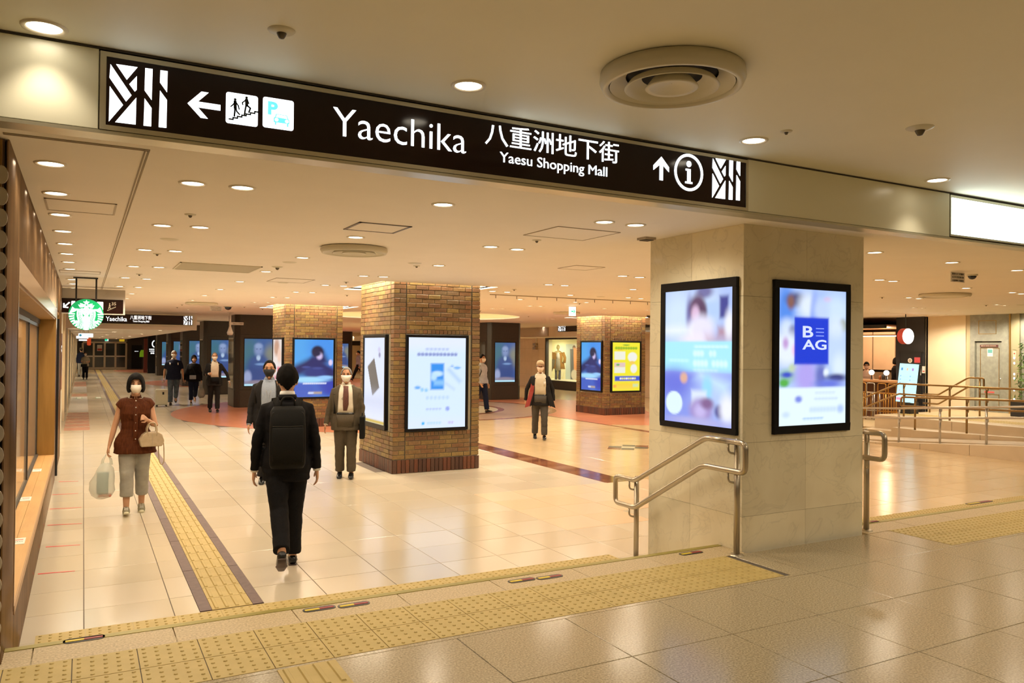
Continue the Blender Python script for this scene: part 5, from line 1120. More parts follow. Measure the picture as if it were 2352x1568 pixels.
# service door in wall left of show window
d4 = struct('door_4', 'narrow glass door in the pale tiled wall'); b = MB(); b.box(RX-.03, RX+.05, 36.4, 36.55, 0, 2.2).box(RX-.03, RX+.05, 37.85, 38, 0, 2.2).box(RX-.03, RX+.05, 36.4, 38, 2.1, 2.3).box(RX-.03, RX+.05, 36.5, 37.9, 0, .25); b.obj('frame', M_cream, d4)
b = MB(); b.box(RX, RX+.02, 36.55, 37.85, .2, 2.1); b.obj('glass', M_shopg, d4); b = MB(); b.box(RX-.05, RX, 36.7, 36.75, .9, 1.3); b.obj('handle', M_steel2, d4)
b = MB(); b.box(RX+.05, RX+.3, 36.4, 38, 0, 2.62); b.obj('backing', M_line, wr)
p = at_x(1232, 780, RX-.05); t = thing('wall_alarm_camera', 'white bracket camera on the pale tiled wall', 'security camera', p); b = MB(); b.tube([(0, .6, .6), (0, 0, .45), (0, 0, -.5)], .035, 6); b.obj('bracket', M_cove, t); b = MB(); b.box(-.08, .06, -.05, .25, -.5, -.35).box(-.08, .06, -.05, .25, -.3, -.18); b.obj('housing', M_steel, t)
# mannequin dressed in a mustard coat, and the print beside it
mq = at_x(1281, 884, RX+.75); MQ = thing('mannequin', 'cream mannequin in a long mustard coat inside the show window', 'mannequin', (RX+.75, mq[1], .42), math.atan2(-mq[1], -RX)-pi/2-.2)
MQ.scale = (1.25, 1.1, 1.04); M_mann = mat('mannequin_cream', (.55, .48, .22), .4)
b = MB(); b.loft([(0, 0, .05), (0, 0, .45), (.0, 0, .8), (0, 0, 1.0), (0, 0, 1.15), (0, 0, 1.32), (0, 0, 1.38), (0, 0, 1.45)], [.05, .055, .10, .13, .11, .15, .07, .045], 12).ell((0, .01, 1.57), (.075, .09, .12)); b.loft([(-.16, 0, 1.3), (-.22, .02, 1.05), (-.2, .12, .85)], [.045, .04, .03], 8); b.loft([(.16, 0, 1.3), (.22, .02, 1.05), (.2, .1, .85)], [.045, .04, .03], 8); b.obj('body', M_mann, MQ, smooth=True)
M_must = noisy('mustard_wool', (.32, .15, .015), (.38, .19, .025), 6, .9)
b = MB(); b.loft([(.05, -.03, .52), (.04, -.03, .8), (.02, -.02, 1.1), (0, -.01, 1.28), (0, 0, 1.38)], [(.34, .2), (.29, .18), (.22, .15), (.21, .14), (.1, .09)], 16); b.loft([(.19, 0, 1.32), (.27, 0, 1.05), (.27, .08, .82)], [.075, .07, .065], 8); b.loft([(-.19, 0, 1.32), (-.27, 0, 1.05), (-.27, .08, .82)], [.075, .07, .065], 8); b.obj('coat', M_must, MQ, smooth=True)
b = MB(); b.loft([(-.03, .135, 1.0), (-.02, .125, 1.2), (0, .10, 1.34)], [(.075, .04), (.07, .04), (.04, .03)], 10); b.obj('white_top', M_white, MQ, smooth=True)
b = MB(); b.loft([(-.03, .10, .45), (-.02, .12, .75), (-.02, .13, 1.0)], [(.11, .10), (.10, .09), (.08, .05)], 10); b.obj('grey_skirt', mat('grey_wool', (.30, .28, .22), .9), MQ, smooth=True)
for sx in (-.07, .07): b = MB(); b.loft([(sx, .02, .0), (sx, .0, .3), (sx, 0, .55)], [(.05, .09), .05, .06], 10); b.obj('trouser_leg', mat('navy_denim', (.02, .04, .10), .8), MQ, smooth=True)
b = MB(); b.loft([(.17, .14, .98), (.22, .16, .7), (.26, .12, .40)], [(.08, .05), (.1, .06), (.05, .04)], 10); b.obj('draped_scarf', mat('scarf_olive', (.10, .09, .05), .9), MQ, smooth=True)
a = at_x(1300, 790, RX+1.48); c = at_x(1329, 874, RX+1.48)
t = thing('fashion_print', 'tall printed photo of a figure in an orange coat in the show window', 'poster', (RX+1.47, 0, 0))
b = MB(); b.box(0, .03, c[1]-.3, a[1], c[2]-.1, a[2]); b.obj('board', M_white, t)
fm = screen_mat('unlit_print', 0.0); n, l, bs_ = nodes(fm); vc = [q for q in n if q.type == 'VERTEX_COLOR'][0]; l.new(vc.outputs[0], bs_.inputs['Base Color']); bs_.inputs['Roughness'].default_value = .6
paint('print', lambda u, v, d: (-.002-d, u, v), c[1]-.3, a[1], c[2]-.1, a[2], flipu([('r', .15, .6, .3, .6, (.45, .55, .58), .6), ('e', .52, .90, .10, .07, (.12, .06, .05), .3), ('e', .5, .86, .06, .05, (.55, .33, .22), .4), ('e', .58, .6, .22, .30, (.72, .30, .12), .2), ('t', .70, .35, .12, .30, (.72, .30, .12), .2, .12), ('t', .40, .45, .07, .42, (.08, .10, .13), .2, .04), ('e', .55, .2, .2, .13, (.62, .58, .50), .3), ('e', .85, .12, .15, .1, (.55, .25, .1), .3)]), (.66, .66, .60), t, m=fm)
text('O', c[1]+1.45, c[1]+1.75, c[2]+.12, c[2]+.42, lambda u, v, d: (-.004-d, c[1]+1.6-(u-c[1]-1.6), v), M_white, t)
# ---- near right wall: cream wall, elevator doors
wr2 = struct('wall_right.001', 'cream plaster wall and grey stone surround at far right')
PZ = .45; EX = 20.3
b = MB(); b.box(EX, EX+.3, 12.35, 13.46, 0, HC); b.obj('cream_panel', M_cream, wr2)
b = MB(); b.box(EX+.02, EX+.3, 12.22, 12.35, 0, HC); b.obj('return_panel', mat('olive_cream', (.50, .42, .26), .6), wr2)
M_greyst = noisy('grey_green_stone', (.24, .25, .215), (.31, .32, .27), 9, .4)
b = MB(); b.box(EX-.03, EX+.3, 11.20, 12.22, 2.25, HC).box(EX-.03, EX+.3, 12.10, 12.22, 0, 2.25).box(EX-.03, EX+.3, 11.20, 11.42, 0, 2.25).box(EX, EX+.3, 4.9, 11.02, 0, HC); b.obj('stone_surround', M_greyst, wr2)
b = MB(); b.box(EX-.05, EX+.3, 10.98, 11.20, 0, HC); b.obj('olive_pier', mat('olive_pier', (.33, .30, .19), .4), wr2)
b = MB(); b.box(EX-.07, EX-.03, 11.18, 11.22, 0, HC); b.obj('brass_edge', MATS['brass_joint'], wr2)
b = MB()
def outline(b, y0, y1, z0, z1, x, w=.012): b.box(x-.006, x, y0, y0+w, z0, z1).box(x-.006, x, y1-w, y1, z0, z1).box(x-.006, x, y0, y1, z0, z0+w).box(x-.006, x, y0, y1, z1-w, z1)
outline(b, 11.55, 12.0, 2.43, 2.78, EX-.03); b.obj('inlay_line', MATS['brass_joint'], wr2)
d5 = struct('door_5', 'grey-green panelled door with thin brass inlay'); b = MB(); b.box(EX+.02, EX+.06, 11.42, 12.10, PZ, 2.22); b.obj('leaf', M_greyst, d5)
b = MB(); outline(b, 11.5, 11.98, 1.02, 2.08, EX+.02); outline(b, 11.5, 11.98, .55, .9, EX+.02); b.obj('inlay_line', MATS['brass_joint'], d5)
b = MB(); b.box(EX, EX+.02, 11.53, 11.98, 2.10, 2.16); b.obj('lintel_plate', mat('plum_plate', (.10, .03, .03), .4), d5)
scribble(-11.95, -11.56, 2.115, 2.145, lambda u, v, d: (EX-d, -u, v), M_pale, d5, 9, thick=.002)
b = MB(); b.tube([(EX+.0, 11.46, 1.32), (EX-.02, 11.46, 1.30), (EX-.02, 11.48, 1.22)], .008, 6); b.obj('handle', M_steel, d5)
t = thing('door_poster', 'small teal picture sheet taped on the grey door', 'notice', (EX+.018, 11.66, 1.86)); b = MB(); b.box(-.003, 0, 0, .14, 0, .22); b.obj('sheet', M_white, t); b = MB(); b.box(-.005, -.003, .015, .125, .09, .18); b.obj('picture', mat('teal_print', (.10, .35, .35), .5), t)
t = thing('wall_notice', 'small pink sticker sheet on the olive pier', 'notice', (EX-.052, 11.06, 1.83)); b = MB(); b.box(-.003, 0, 0, .07, 0, .17); b.obj('sheet', mat('sheet_peach', (.75, .55, .42), .6), t); b = MB(); b.prism(circ(.035, .11, .02, 12), lambda u, v, d: (-.003-d, u, v), 0, .001); b.obj('red_dot', M_red, t)
t = thing('pink_strip_sign', 'pink sign low on the grey door', 'notice', (EX+.014, 11.62, .93)); b = MB(); b.box(-.003, 0, 0, .25, 0, .04); b.obj('strip', mat('pink_sign', (.70, .12, .12), .5), t)
# black pier with door, round lamp sign, menu screen
bp_ = thing('black_pier', 'tall black pier with a recessed door beside the cream wall', 'pillar', (20.22, 13.46, 0)); M_blk = mat('matt_black', (.018, .018, .020), .6)
b = MB(); b.box(0, .8, 0, .84, 0, HC-.001); b.obj('shaft', M_blk, bp_); b = MB(); b.box(-.02, .0, .06, .70, .3, 1.95).box(-.03, .0, .70, .74, .3, 1.99).box(-.03, 0, .0, .70, 1.95, 1.99); b.obj('door', mat('matt_black2', (.010, .010, .011), .5), bp_)
for lbl, y_, z_, w__, h__, m in (('red notice on the black pier', 13.55, 1.66, .17, .15, mat('notice_red', (.55, .08, .10), .5)), ('round white emblem sticker on the black pier', 13.85, 1.72, .13, .13, M_white), ('white notice with red mark on the black pier', 13.40, 1.38, .09, .19, M_white), ('tall white and green sticker on the black pier', 13.52, 1.32, .05, .30, M_white)):
    t = thing('wall_sticker', lbl, 'sticker', (20.185, y_, z_)); b = MB()
    if 'round' in lbl: b.prism(circ(0, 0, w__/2, 18), lambda u, v, d: (-d, u, v), 0, .003); b.obj('sheet', m, t); b = MB(); b.prism(circ(0, 0, w__/3, 18), lambda u, v, d: (-.003-d, u, v), 0, .001); b.obj('print', M_line, t)
    else: b.box(-.003, 0, 0, w__, 0, h__); b.obj('sheet', m, t); b = MB(); b.box(-.004, -.003, w__*.2, w__*.8, h__*.2, h__*.35); b.obj('print', MATS['sticker_green'] if 'green' in lbl else M_red, t)
c = at_x(2086, 772, 18.6); t = thing('drum_lamp_sign', 'round white glowing drum sign with a red side, hanging', 'sign', (18.6, c[1], c[2])); t.rotation_euler[2] = radians(-6)
r = .20; b = MB(); b.v = []; 
b = MB(); b.lathe([(r, 0), (r, .17)], n=36); b.v = [(x, z, y) for x, y, z in b.v]; b.obj('red_drum', mat('drum_red', (.40, .045, .03), .5, emit=(.35, .03, .02), estr=.25), t, smooth=True)
b = MB(); b.prism(circ(0, 0, r*.99, 36), XZ(0), -.01, .004); b.obj('glowing_face', mat('drum_face', (1, 1, 1), .5, emit=(1, .97, .93), estr=3), t)
b = MB(); b.prism(circ(0, 0, r*.98, 36), XZ(0), -.17, -.16); b.obj('rear_face', MATS['drum_face'], t)
b = MB(); b.tube([(0, .08, r*.95), (0, .08, HC-c[2])], .012, 8); b.obj('hanging_rod', M_black, t)
t = thing('menu_screen', 'tall glowing white menu display leaning before the black pier', 'screen'); xs_ = 17.6
A = at_x(2068, 834, xs_); B = at_x(2112, 837, xs_-.0); Cc = at_x(2058, 921, xs_); Dd = at_x(2102, 926, xs_)
def ms(u, v, d): p = (Cc*(1-u)+Dd*u)*(1-v)+(A*(1-u)+B*u)*v; return (p[0]-.01-d, p[1], p[2])
b = MB(); b.prism(rect(-.02, 1.02, -.008, 1.008), ms, -.07, .004); b.obj('casing', M_black, t)
paint('menu_face', ms, 0, 1, 0, 1, [('r', .15+.28*k, .86, .045, .035, [(.08, .25, .55), (.7, .5, .3), (.4, .15, .5)][k % 3], .5) for k in range(3)]+[('r', .12, .68-.09*k, .03, .015, (.2, .3, .6), .6) for k in range(3)]+[('r', .62, .68-.10*k, .03, .015, (.2, .3, .6), .6) for k in range(2)]+[('r', .33, .66-.07*k, .14, .006, (.45, .75, .85), .5) for k in range(5)]+[('r', .80, .66-.07*k, .1, .006, (.45, .75, .85), .5) for k in range(5)]+[('r', .15, .08, .14, .035, (.9, .25, .35), .3), ('r', .13, .3, .04, .012, (.6, .2, .4), .5)], (.52, .93, 1.0), t, 1.25, depth=.005)
b = MB(); q = (Cc+Dd)/2; b.box(q[0]-.02, q[0]+.3, q[1]-.14, q[1]+.14, PZ-.1, q[2]); b.obj('stand', M_black, t)
# ---- cafe bay
cf = struct('cafe_bay', 'warm cafe bay at the right with pale panels'); CXX = 23.6  # shell of the bay: rear and side walls, panels, soffit
M_peach = noisy('peach_panel', (.66, .50, .36), (.72, .56, .42), 2, .6)
b = MB(); b.box(CXX, CXX+.2, 13, 19.5, 0, HC); b.obj('rear_wall', mat('cafe_dark', (.10, .07, .045), .4), cf)
b = MB(); b.box(RX, CXX, 18.1, 18.2, 0, HC).box(RX, CXX, 13.4, 13.45, 0, HC); b.obj('side_wall', M_peach, cf)
for i, (a, c_) in enumerate(((18.0, 18.09), (16.92, 17.95), (16.1, 16.88))): b = MB(); b.box(CXX-.9, CXX-.86, a, c_, 1.38, 2.6); b.obj('peach_panel', M_peach, cf)
b = MB(); b.box(RX-.6, CXX, 14.32, 18.2, 2.68, 2.72); b.obj('slatted_soffit', mat('copper_soffit', (.40, .19, .09), .5), cf)
b = MB(); b.box(RX-.62, RX-.5, 14.3, 18.2, 2.62, 2.72); b.obj('dark_fascia', M_blk, cf)
b = MB(); b.box(CXX-.9, CXX-.8, 13.5, 18.1, .45, 1.3); b.obj('tiled_back_counter', M_steel, cf)
for yy in (14.2, 14.9, 15.7): b = MB(); b.tube([(CXX-.5, yy, 1.2), (CXX-.5, yy, 2.65)], .05, 8); b.obj('steel_duct', M_steel2, cf, smooth=True)
t = thing('linear_lamp', 'slim glowing linear pendant inside the cafe', 'lamp', (21.4, 15.9, 2.42)); b = MB(); b.box(-.03, .03, -.9, .9, 0, .03); b.obj('tube', mat('warm_tube', (1, .9, .7), .5, emit=(1, .82, .5), estr=3), t); b = MB(); b.box(-.04, .04, -1.2, .95, .03, .06).box(-.005, .005, -.8, -.79, .06, .26).box(-.005, .005, .7, .71, .06, .26); b.obj('housing', mat('copper_soffit'[:], (.4, .19, .09), .5), t)
t = thing('globe_pendant', 'peach glass globe pendant deep inside the cafe', 'lamp', (22.9, 15.05, 1.95)); b = MB(); b.ell((0, 0, 0), (.11, .11, .14)); b.obj('globe', mat('peach_glow', (1, .6, .35), .4, emit=(1, .45, .2), estr=.9), t, smooth=True); b = MB(); b.tube([(0, 0, .13), (0, 0, .75)], .01, 6); b.obj('cord', M_black, t)
for yy in (14.6, 15.6, 16.8):
    d = bpy.data.lights.new('cafe_lamp', 'POINT'); d.energy = 40; d.color = (1, .72, .42); d.shadow_soft_size = .1; o = link('cafe_lamp', d, cf); o.location = (21.6, yy, 2.4)
BZ = 1.16; BXX = 19.9
t = thing('bar_counter', 'long wooden bar counter with a dark front', 'counter', (BXX, 13.75, 0))
b = MB(); b.box(-.38, .28, 0, 4.2, BZ-.06, BZ); bevel(b.obj('counter_top', noisy('bar_wood', (.50, .25, .10), (.60, .33, .15), 3, .3), t), .006)
b = MB(); b.box(-.1, .26, .05, 4.15, .05, BZ-.06); b.obj('front_panel', mat('bar_front', (.10, .035, .015), .5), t)
st0 = thing('bar_stool', '', 'stool', (0, 0, 0)); M_gold = mat('gold_tube', (.50, .26, .06), .3, .8)
def stool(lbl, y, m):
    t = thing('bar_stool', lbl, 'stool', (19.0, y, .10)); w = .12
    for sx in (-w, w):
        for sy in (-w, w): b = MB(); b.tube([(sx*1.05, sy*1.05, 0), (sx*.9, sy*.9, .74)], .014, 6); b.obj('leg', m, t, smooth=True)
    b = MB(); b.tube([(-w, -w, .72), (-w, -w, 1.0), (-w, w, 1.0), (-w, w, .72)], .014, 6, bend=.05); b.obj('backrest', m, t, smooth=True)
    b = MB(); b.box(-w, w, -w, w, .72, .75); bevel(b.obj('seat', m, t), .01); b = MB(); b.tube([(-w, -w, .25), (w, -w, .25), (w, w, .25), (-w, w, .25), (-w, -w, .25)], .011, 6); b.obj('footrest', m, t)
bpy.data.objects.remove(st0)
for i, (px, m, lbl) in enumerate(((1986, M_gold, 'gold tube bar stool beside the marble pillar edge'), (2006, M_steel2, 'silver tube bar stool between gold ones'), (2032, M_gold, 'gold tube bar stool right of the silver one'), (2056, M_gold, 'gold tube bar stool nearest the menu display'))): stool(lbl, at_x(px, 900, 19.0)[1], m)
for i, px in enumerate((2002, 2036)):
    p = at_x(px, 860, BXX); t = thing('globe_table_lamp', 'glowing globe lamp on the bar counter, %s' % ('left one by the barista' if i == 0 else 'right one'), 'lamp', (BXX, p[1], BZ)); b = MB(); b.ell((0, 0, .20), (.075, .075, .075)); b.obj('globe', mat('globe_glow', (1, 1, 1), .4, emit=(1, .86, .68), estr=3), t, smooth=True)
    b = MB(); b.lathe([(.001, 0), (.04, 0), (.04, .015), (.014, .02), (.014, .13)], n=12); b.obj('stem', M_black, t)
for i, (py_, r_, h_, c_) in enumerate(((14.65, .035, .12, (.35, .12, .04)), (14.54, .045, .16, (.05, .05, .05)), (14.43, .03, .10, (.5, .55, .6)))):
    t = thing('bar_jar', ('amber glass', 'black canister', 'clear glass')[i]+' on the bar between the two globe lamps', 'jar', (BXX+.1, py_, BZ)); b = MB(); b.lathe([(.001, 0), (r_, 0), (r_, h_*.8), (r_*.6, h_), (.001, h_)], n=12); b.obj('body', mat('jar%d' % i, c_, .2), t, smooth=True)
# raised platform, ramps and their kerbs
pf = struct('floor.002', 'raised landing with ramp and kerbs in front of the elevator'); M_kerb = noisy('kerb_stone', (.60, .50, .36), (.68, .57, .42), 2, .4)
def wedge(b, x0, x1, y0, y1, za, zb, z0=-.02): return b.add([(x0, y0, z0), (x1, y0, z0), (x1, y1, z0), (x0, y1, z0), (x0, y0, za), (x1, y0, za), (x1, y1, zb), (x0, y1, zb)], [(0, 3, 2, 1), (4, 5, 6, 7), (0, 1, 5, 4), (1, 2, 6, 5), (2, 3, 7, 6), (3, 0, 4, 7)])
rz = lambda y: max(.02, .30-(y-7.7)*.082)
kk = [4.9+1.0*i for i in range(8)]
for a, c_ in zip(kk, kk[1:]): b = MB(); wedge(b, 14.75, 14.95, a+.003, c_-.003, rz(a), rz(c_)); bevel(b.obj('kerb_stone', M_kerb, pf), .006, 1)
b = MB(); wedge(b, 14.95, 15.95, 4.9, 12.0, rz(4.9)-.03, .0); b.obj('ramp_surface', noisy('ramp_stone', (.48, .38, .25), (.54, .43, .29), 5, .4), pf)
for a, c_ in zip([4.9, 6.4, 7.9, 9.4], [6.4, 7.9, 9.4, 10.9]): b = MB(); wedge(b, 15.95, 16.1, a+.003, c_-.003, .42-(a-4.9)*.03, .42-(c_-4.9)*.03); bevel(b.obj('kerb_stone', M_kerb, pf), .006, 1)
b = MB(); b.box(16.1, 16.6, 4.9, 11.5, 0, .24); b.obj('lower_tread', M_kerb, pf)
for a, c_ in ((4.9, 6.8), (6.8, 8.6), (8.6, 10.4), (10.4, 12.3)): b = MB(); b.box(16.6, 16.8, a+.003, c_-.003, 0, PZ); bevel(b.obj('riser_stone', M_kerb, pf), .006, 1)
b = MB(); b.box(16.8, RX, 4.9, 12.35, 0, PZ-.002); b.obj('landing_slab', M_gran2, pf)
b = MB(); b.box(16.2, 16.6, 11.5, 12.35, 0, .14); b.obj('end_step', M_kerb, pf)
for i in range(10):
    for j in range(2): o = link('warning_block', dot, pf); o.location = (17.2+.3*j, 9.2+.3*i, PZ+.001)
b = MB(); b.box(17.0, RX+3.3, 12.36, 18.2, 0, .10); b.obj('cafe_floor', M_gran2, pf)
def level_rail(lbl, x, ys, zf, h1, h2, m, ext=0.0, loop=None, r=.021):
    t = thing('handrail', lbl, 'handrail', (x, ys[0], 0)); y0 = ys[0]
    for nm, h in (('top_rail', h1), ('lower_rail', h2)):
        pts = [(0, y-y0, zf(y)+h) for y in [ys[0]-ext]+list(ys)+[ys[-1]+ext]]
        if loop and nm == 'top_rail': pts += [(0, ys[-1]+ext+.02-y0, zf(ys[-1]+ext)+h2), (0, ys[-1]-y0, zf(ys[-1])+h2)]
        b = MB(); b.tube(pts, r, 10, bend=.05); b.obj(nm, m, t, smooth=True)
    for y in ys:
        b = MB(); z = zf(y); b.tube([(.04, y-y0, z-.02), (.04, y-y0, z+h1-.01)], r, 10); b.obj('post', m, t, smooth=True)
        for h in (h1, h2): b = MB(); b.tube([(0, y-.06-y0, z+h), (0, y-.06-y0, z+h-.07), (.04, y-y0, z+h-.08)], .009, 6, bend=.03); b.obj('bracket', m, t, smooth=True)
    return t
level_rail('silver ramp handrail with two rails, nearest the tiled concourse', 14.85, [5.9, 6.8, 7.75, 8.66, 9.57, 10.46, 11.4, 12.3], lambda y: rz(y), .70, .50, M_steel2, .3)
level_rail('bronze handrail with two rails on the inner ramp kerb', 16.03, [5.9, 7.3, 8.55, 9.75, 10.9], lambda y: .40-(y-4.9)*.028, .72, .52, M_bronze, .3, True)
level_rail('bronze handrail with two rails along the raised landing edge', 16.72, [5.8, 7.2, 8.85, 9.75, 10.55, 11.65], lambda y: PZ, .76, .52, M_bronze, .05)
t = thing('handrail', 'sloping bronze handrail going down from the landing corner to the cafe', 'handrail', (16.75, 11.7, 0))
for h in (.76, .52): b = MB(); b.tube([(0, 0, PZ+h), (.05, .1, PZ+h), (.2, 1.15, .05+h), (.2, 1.3, .05+h)], .021, 10, bend=.04); b.obj('rail', M_bronze, t, smooth=True)
b = MB(); b.tube([(.2, 1.2, 0), (.2, 1.2, .05+.76)], .021, 10); b.obj('post', M_bronze, t, smooth=True)
t = thing('handrail', 'looped bronze handrail rising behind the landing toward the cream wall', 'handrail', (18.6, 11.5, PZ))
b = MB(); b.tube([(0, .9, .45), (0, .5, .45), (0, -.25, .90), (0, -.62, .90), (0, -.62, .68), (0, -.25, .68), (0, .5, .22), (0, .9, .22)], .021, 10, bend=.05); b.obj('looped_rail', M_bronze, t, smooth=True)
for y_, z_ in ((-.5, .9), (.75, .45)): b = MB(); b.tube([(.04, y_, 0), (.04, y_, z_)], .021, 10); b.obj('post', M_bronze, t, smooth=True)
# potted bamboo with small lights at the far right edge
pb = at_x(2346, 960, 19.6); t = thing('potted_bamboo', 'bushy green plant in a black planter at the right edge', 'plant', (19.6, pb[1]-.1, PZ))
b = MB(); b.box(-.25, .25, -.35, .22, 0, .38); bevel(b.obj('planter', M_blk, t), .01); lv = MB(); M_leaf = varied('leaf', [(.05, .16, .02), (.10, .24, .03), (.18, .32, .04), (.04, .11, .02)], .5, island=True)
for i in range(520):
    p = Vector((rnd.uniform(-.22, .22), rnd.uniform(-.34, .20), rnd.uniform(.4, 1.75)))*1; k = 1-(p[2]-.4)/1.7*.45; p[0] *= k; p[1] *= k; d = Vector((rnd.uniform(-1, 1), rnd.uniform(-1, 1), rnd.uniform(-.9, .3))).normalized()*rnd.uniform(.08, .15); s_ = d.cross(Vector((rnd.uniform(-1, 1), rnd.uniform(-1, 1), 1))).normalized()*.014
    lv.add([p, p+d*.5+s_, p+d, p+d*.5-s_], [(0, 1, 2, 3)])
lo = lv.obj('foliage', M_leaf, t, fix=False); lo['kind'] = 'stuff'
sm_ = MB()
for i in range(7): x, y_ = rnd.uniform(-.1, .1), rnd.uniform(-.2, .1); sm_.tube([(x, y_, .35), (x*1.4, y_*1.2, 1.6)], .008, 5)
sm_.obj('stems', mat('stem_green', (.12, .16, .04), .6), t)
for i, z in enumerate((1.38, 1.26, 1.0, .90, .62, .40)): b = MB(); b.ell((-.14, .19, z+.0), (.02, .02, .03), 8, 5); b.obj('fairy_light', mat('fairy', (.8, .9, 1), .4, emit=(.55, .75, 1), estr=2), t)
# walls behind the viewer
wb = struct('wall_back', 'plain beige wall behind the viewer'); b = MB(); b.box(-7, 24.5, -7.2, -7, 0, HU); b.obj('wall', M_cream, wb); b = MB(); b.box(24.5, 24.7, -7, 12, 0, HU); b.obj('side_wall', M_cream, wb)
b = MB(); b.box(-7.2, -7, -7, 4.9, 0, HU).box(-7, -.62, 4.9, 5.0, 0, HC); b.obj('side_wall', M_woodd, wb)

# ================================================================== PEOPLE
def remesh(mb, name, m, parent, vox, smooth=6, fac=.5, folds=0.0, **tags):
    me = mb.mesh('tmp'); o = bpy.data.objects.new('tmp', me); COL.objects.link(o)
    r = o.modifiers.new('r', 'REMESH'); r.mode = 'VOXEL'; r.voxel_size = vox
    if smooth: s = o.modifiers.new('s', 'SMOOTH'); s.iterations = smooth; s.factor = fac
    out = bpy.data.meshes.new_from_object(o.evaluated_get(bpy.context.evaluated_depsgraph_get()))
    bpy.data.objects.remove(o); bpy.data.meshes.remove(me); out.name = name
    if folds:
        N_ = [v.normal.copy() for v in out.vertices]
        for i_, v in enumerate(out.vertices):
            c = v.co.copy(); a = noise.noise(Vector((c[0]*7, c[1]*6, c[2]*13)))+.45*noise.noise(Vector((c[0]*15+c[2]*9, c[1]*13, c[2]*30+5)))
            w_ = 1.0 if c[2] < 1.25 else .5
            v.co = c+N_[i_]*(folds*w_*(a-.25*abs(a)))
        out.update()
    out.polygons.foreach_set('use_smooth', [True]*len(out.polygons)); out.materials.clear(); out.materials.append(m)
    return link(name, out, parent, **tags)
# torso cross sections: z, half width, half depth, y offset  (for a 1.70 m man facing +y)
TM = [(.80, .165, .115, -.01), (.88, .178, .125, -.012), (.96, .172, .12, -.008), (1.05, .158, .112, .0), (1.14, .162, .115, .0), (1.24, .178, .122, .0), (1.32, .180, .116, -.005), (1.375, .160, .098, -.012), (1.415, .108, .078, -.018), (1.45, .066, .060, -.015)]
TF = [(.80, .165, .115, -.01), (.88, .180, .122, -.012), (.96, .165, .11, -.008), (1.05, .135, .095, .0), (1.14, .140, .10, .0), (1.24, .155, .118, .012), (1.32, .155, .105, -.0), (1.375, .130, .088, -.012), (1.415, .085, .07, -.018), (1.45, .058, .054, -.015)]
def prof_at(T, z):
    for a, b in zip(T, T[1:]):
        if a[0] <= z <= b[0]: k = (z-a[0])/(b[0]-a[0]); return [a[i]*(1-k)+b[i]*k for i in range(1, 4)]
    return list(T[0][1:]) if z < T[0][0] else list(T[-1][1:])
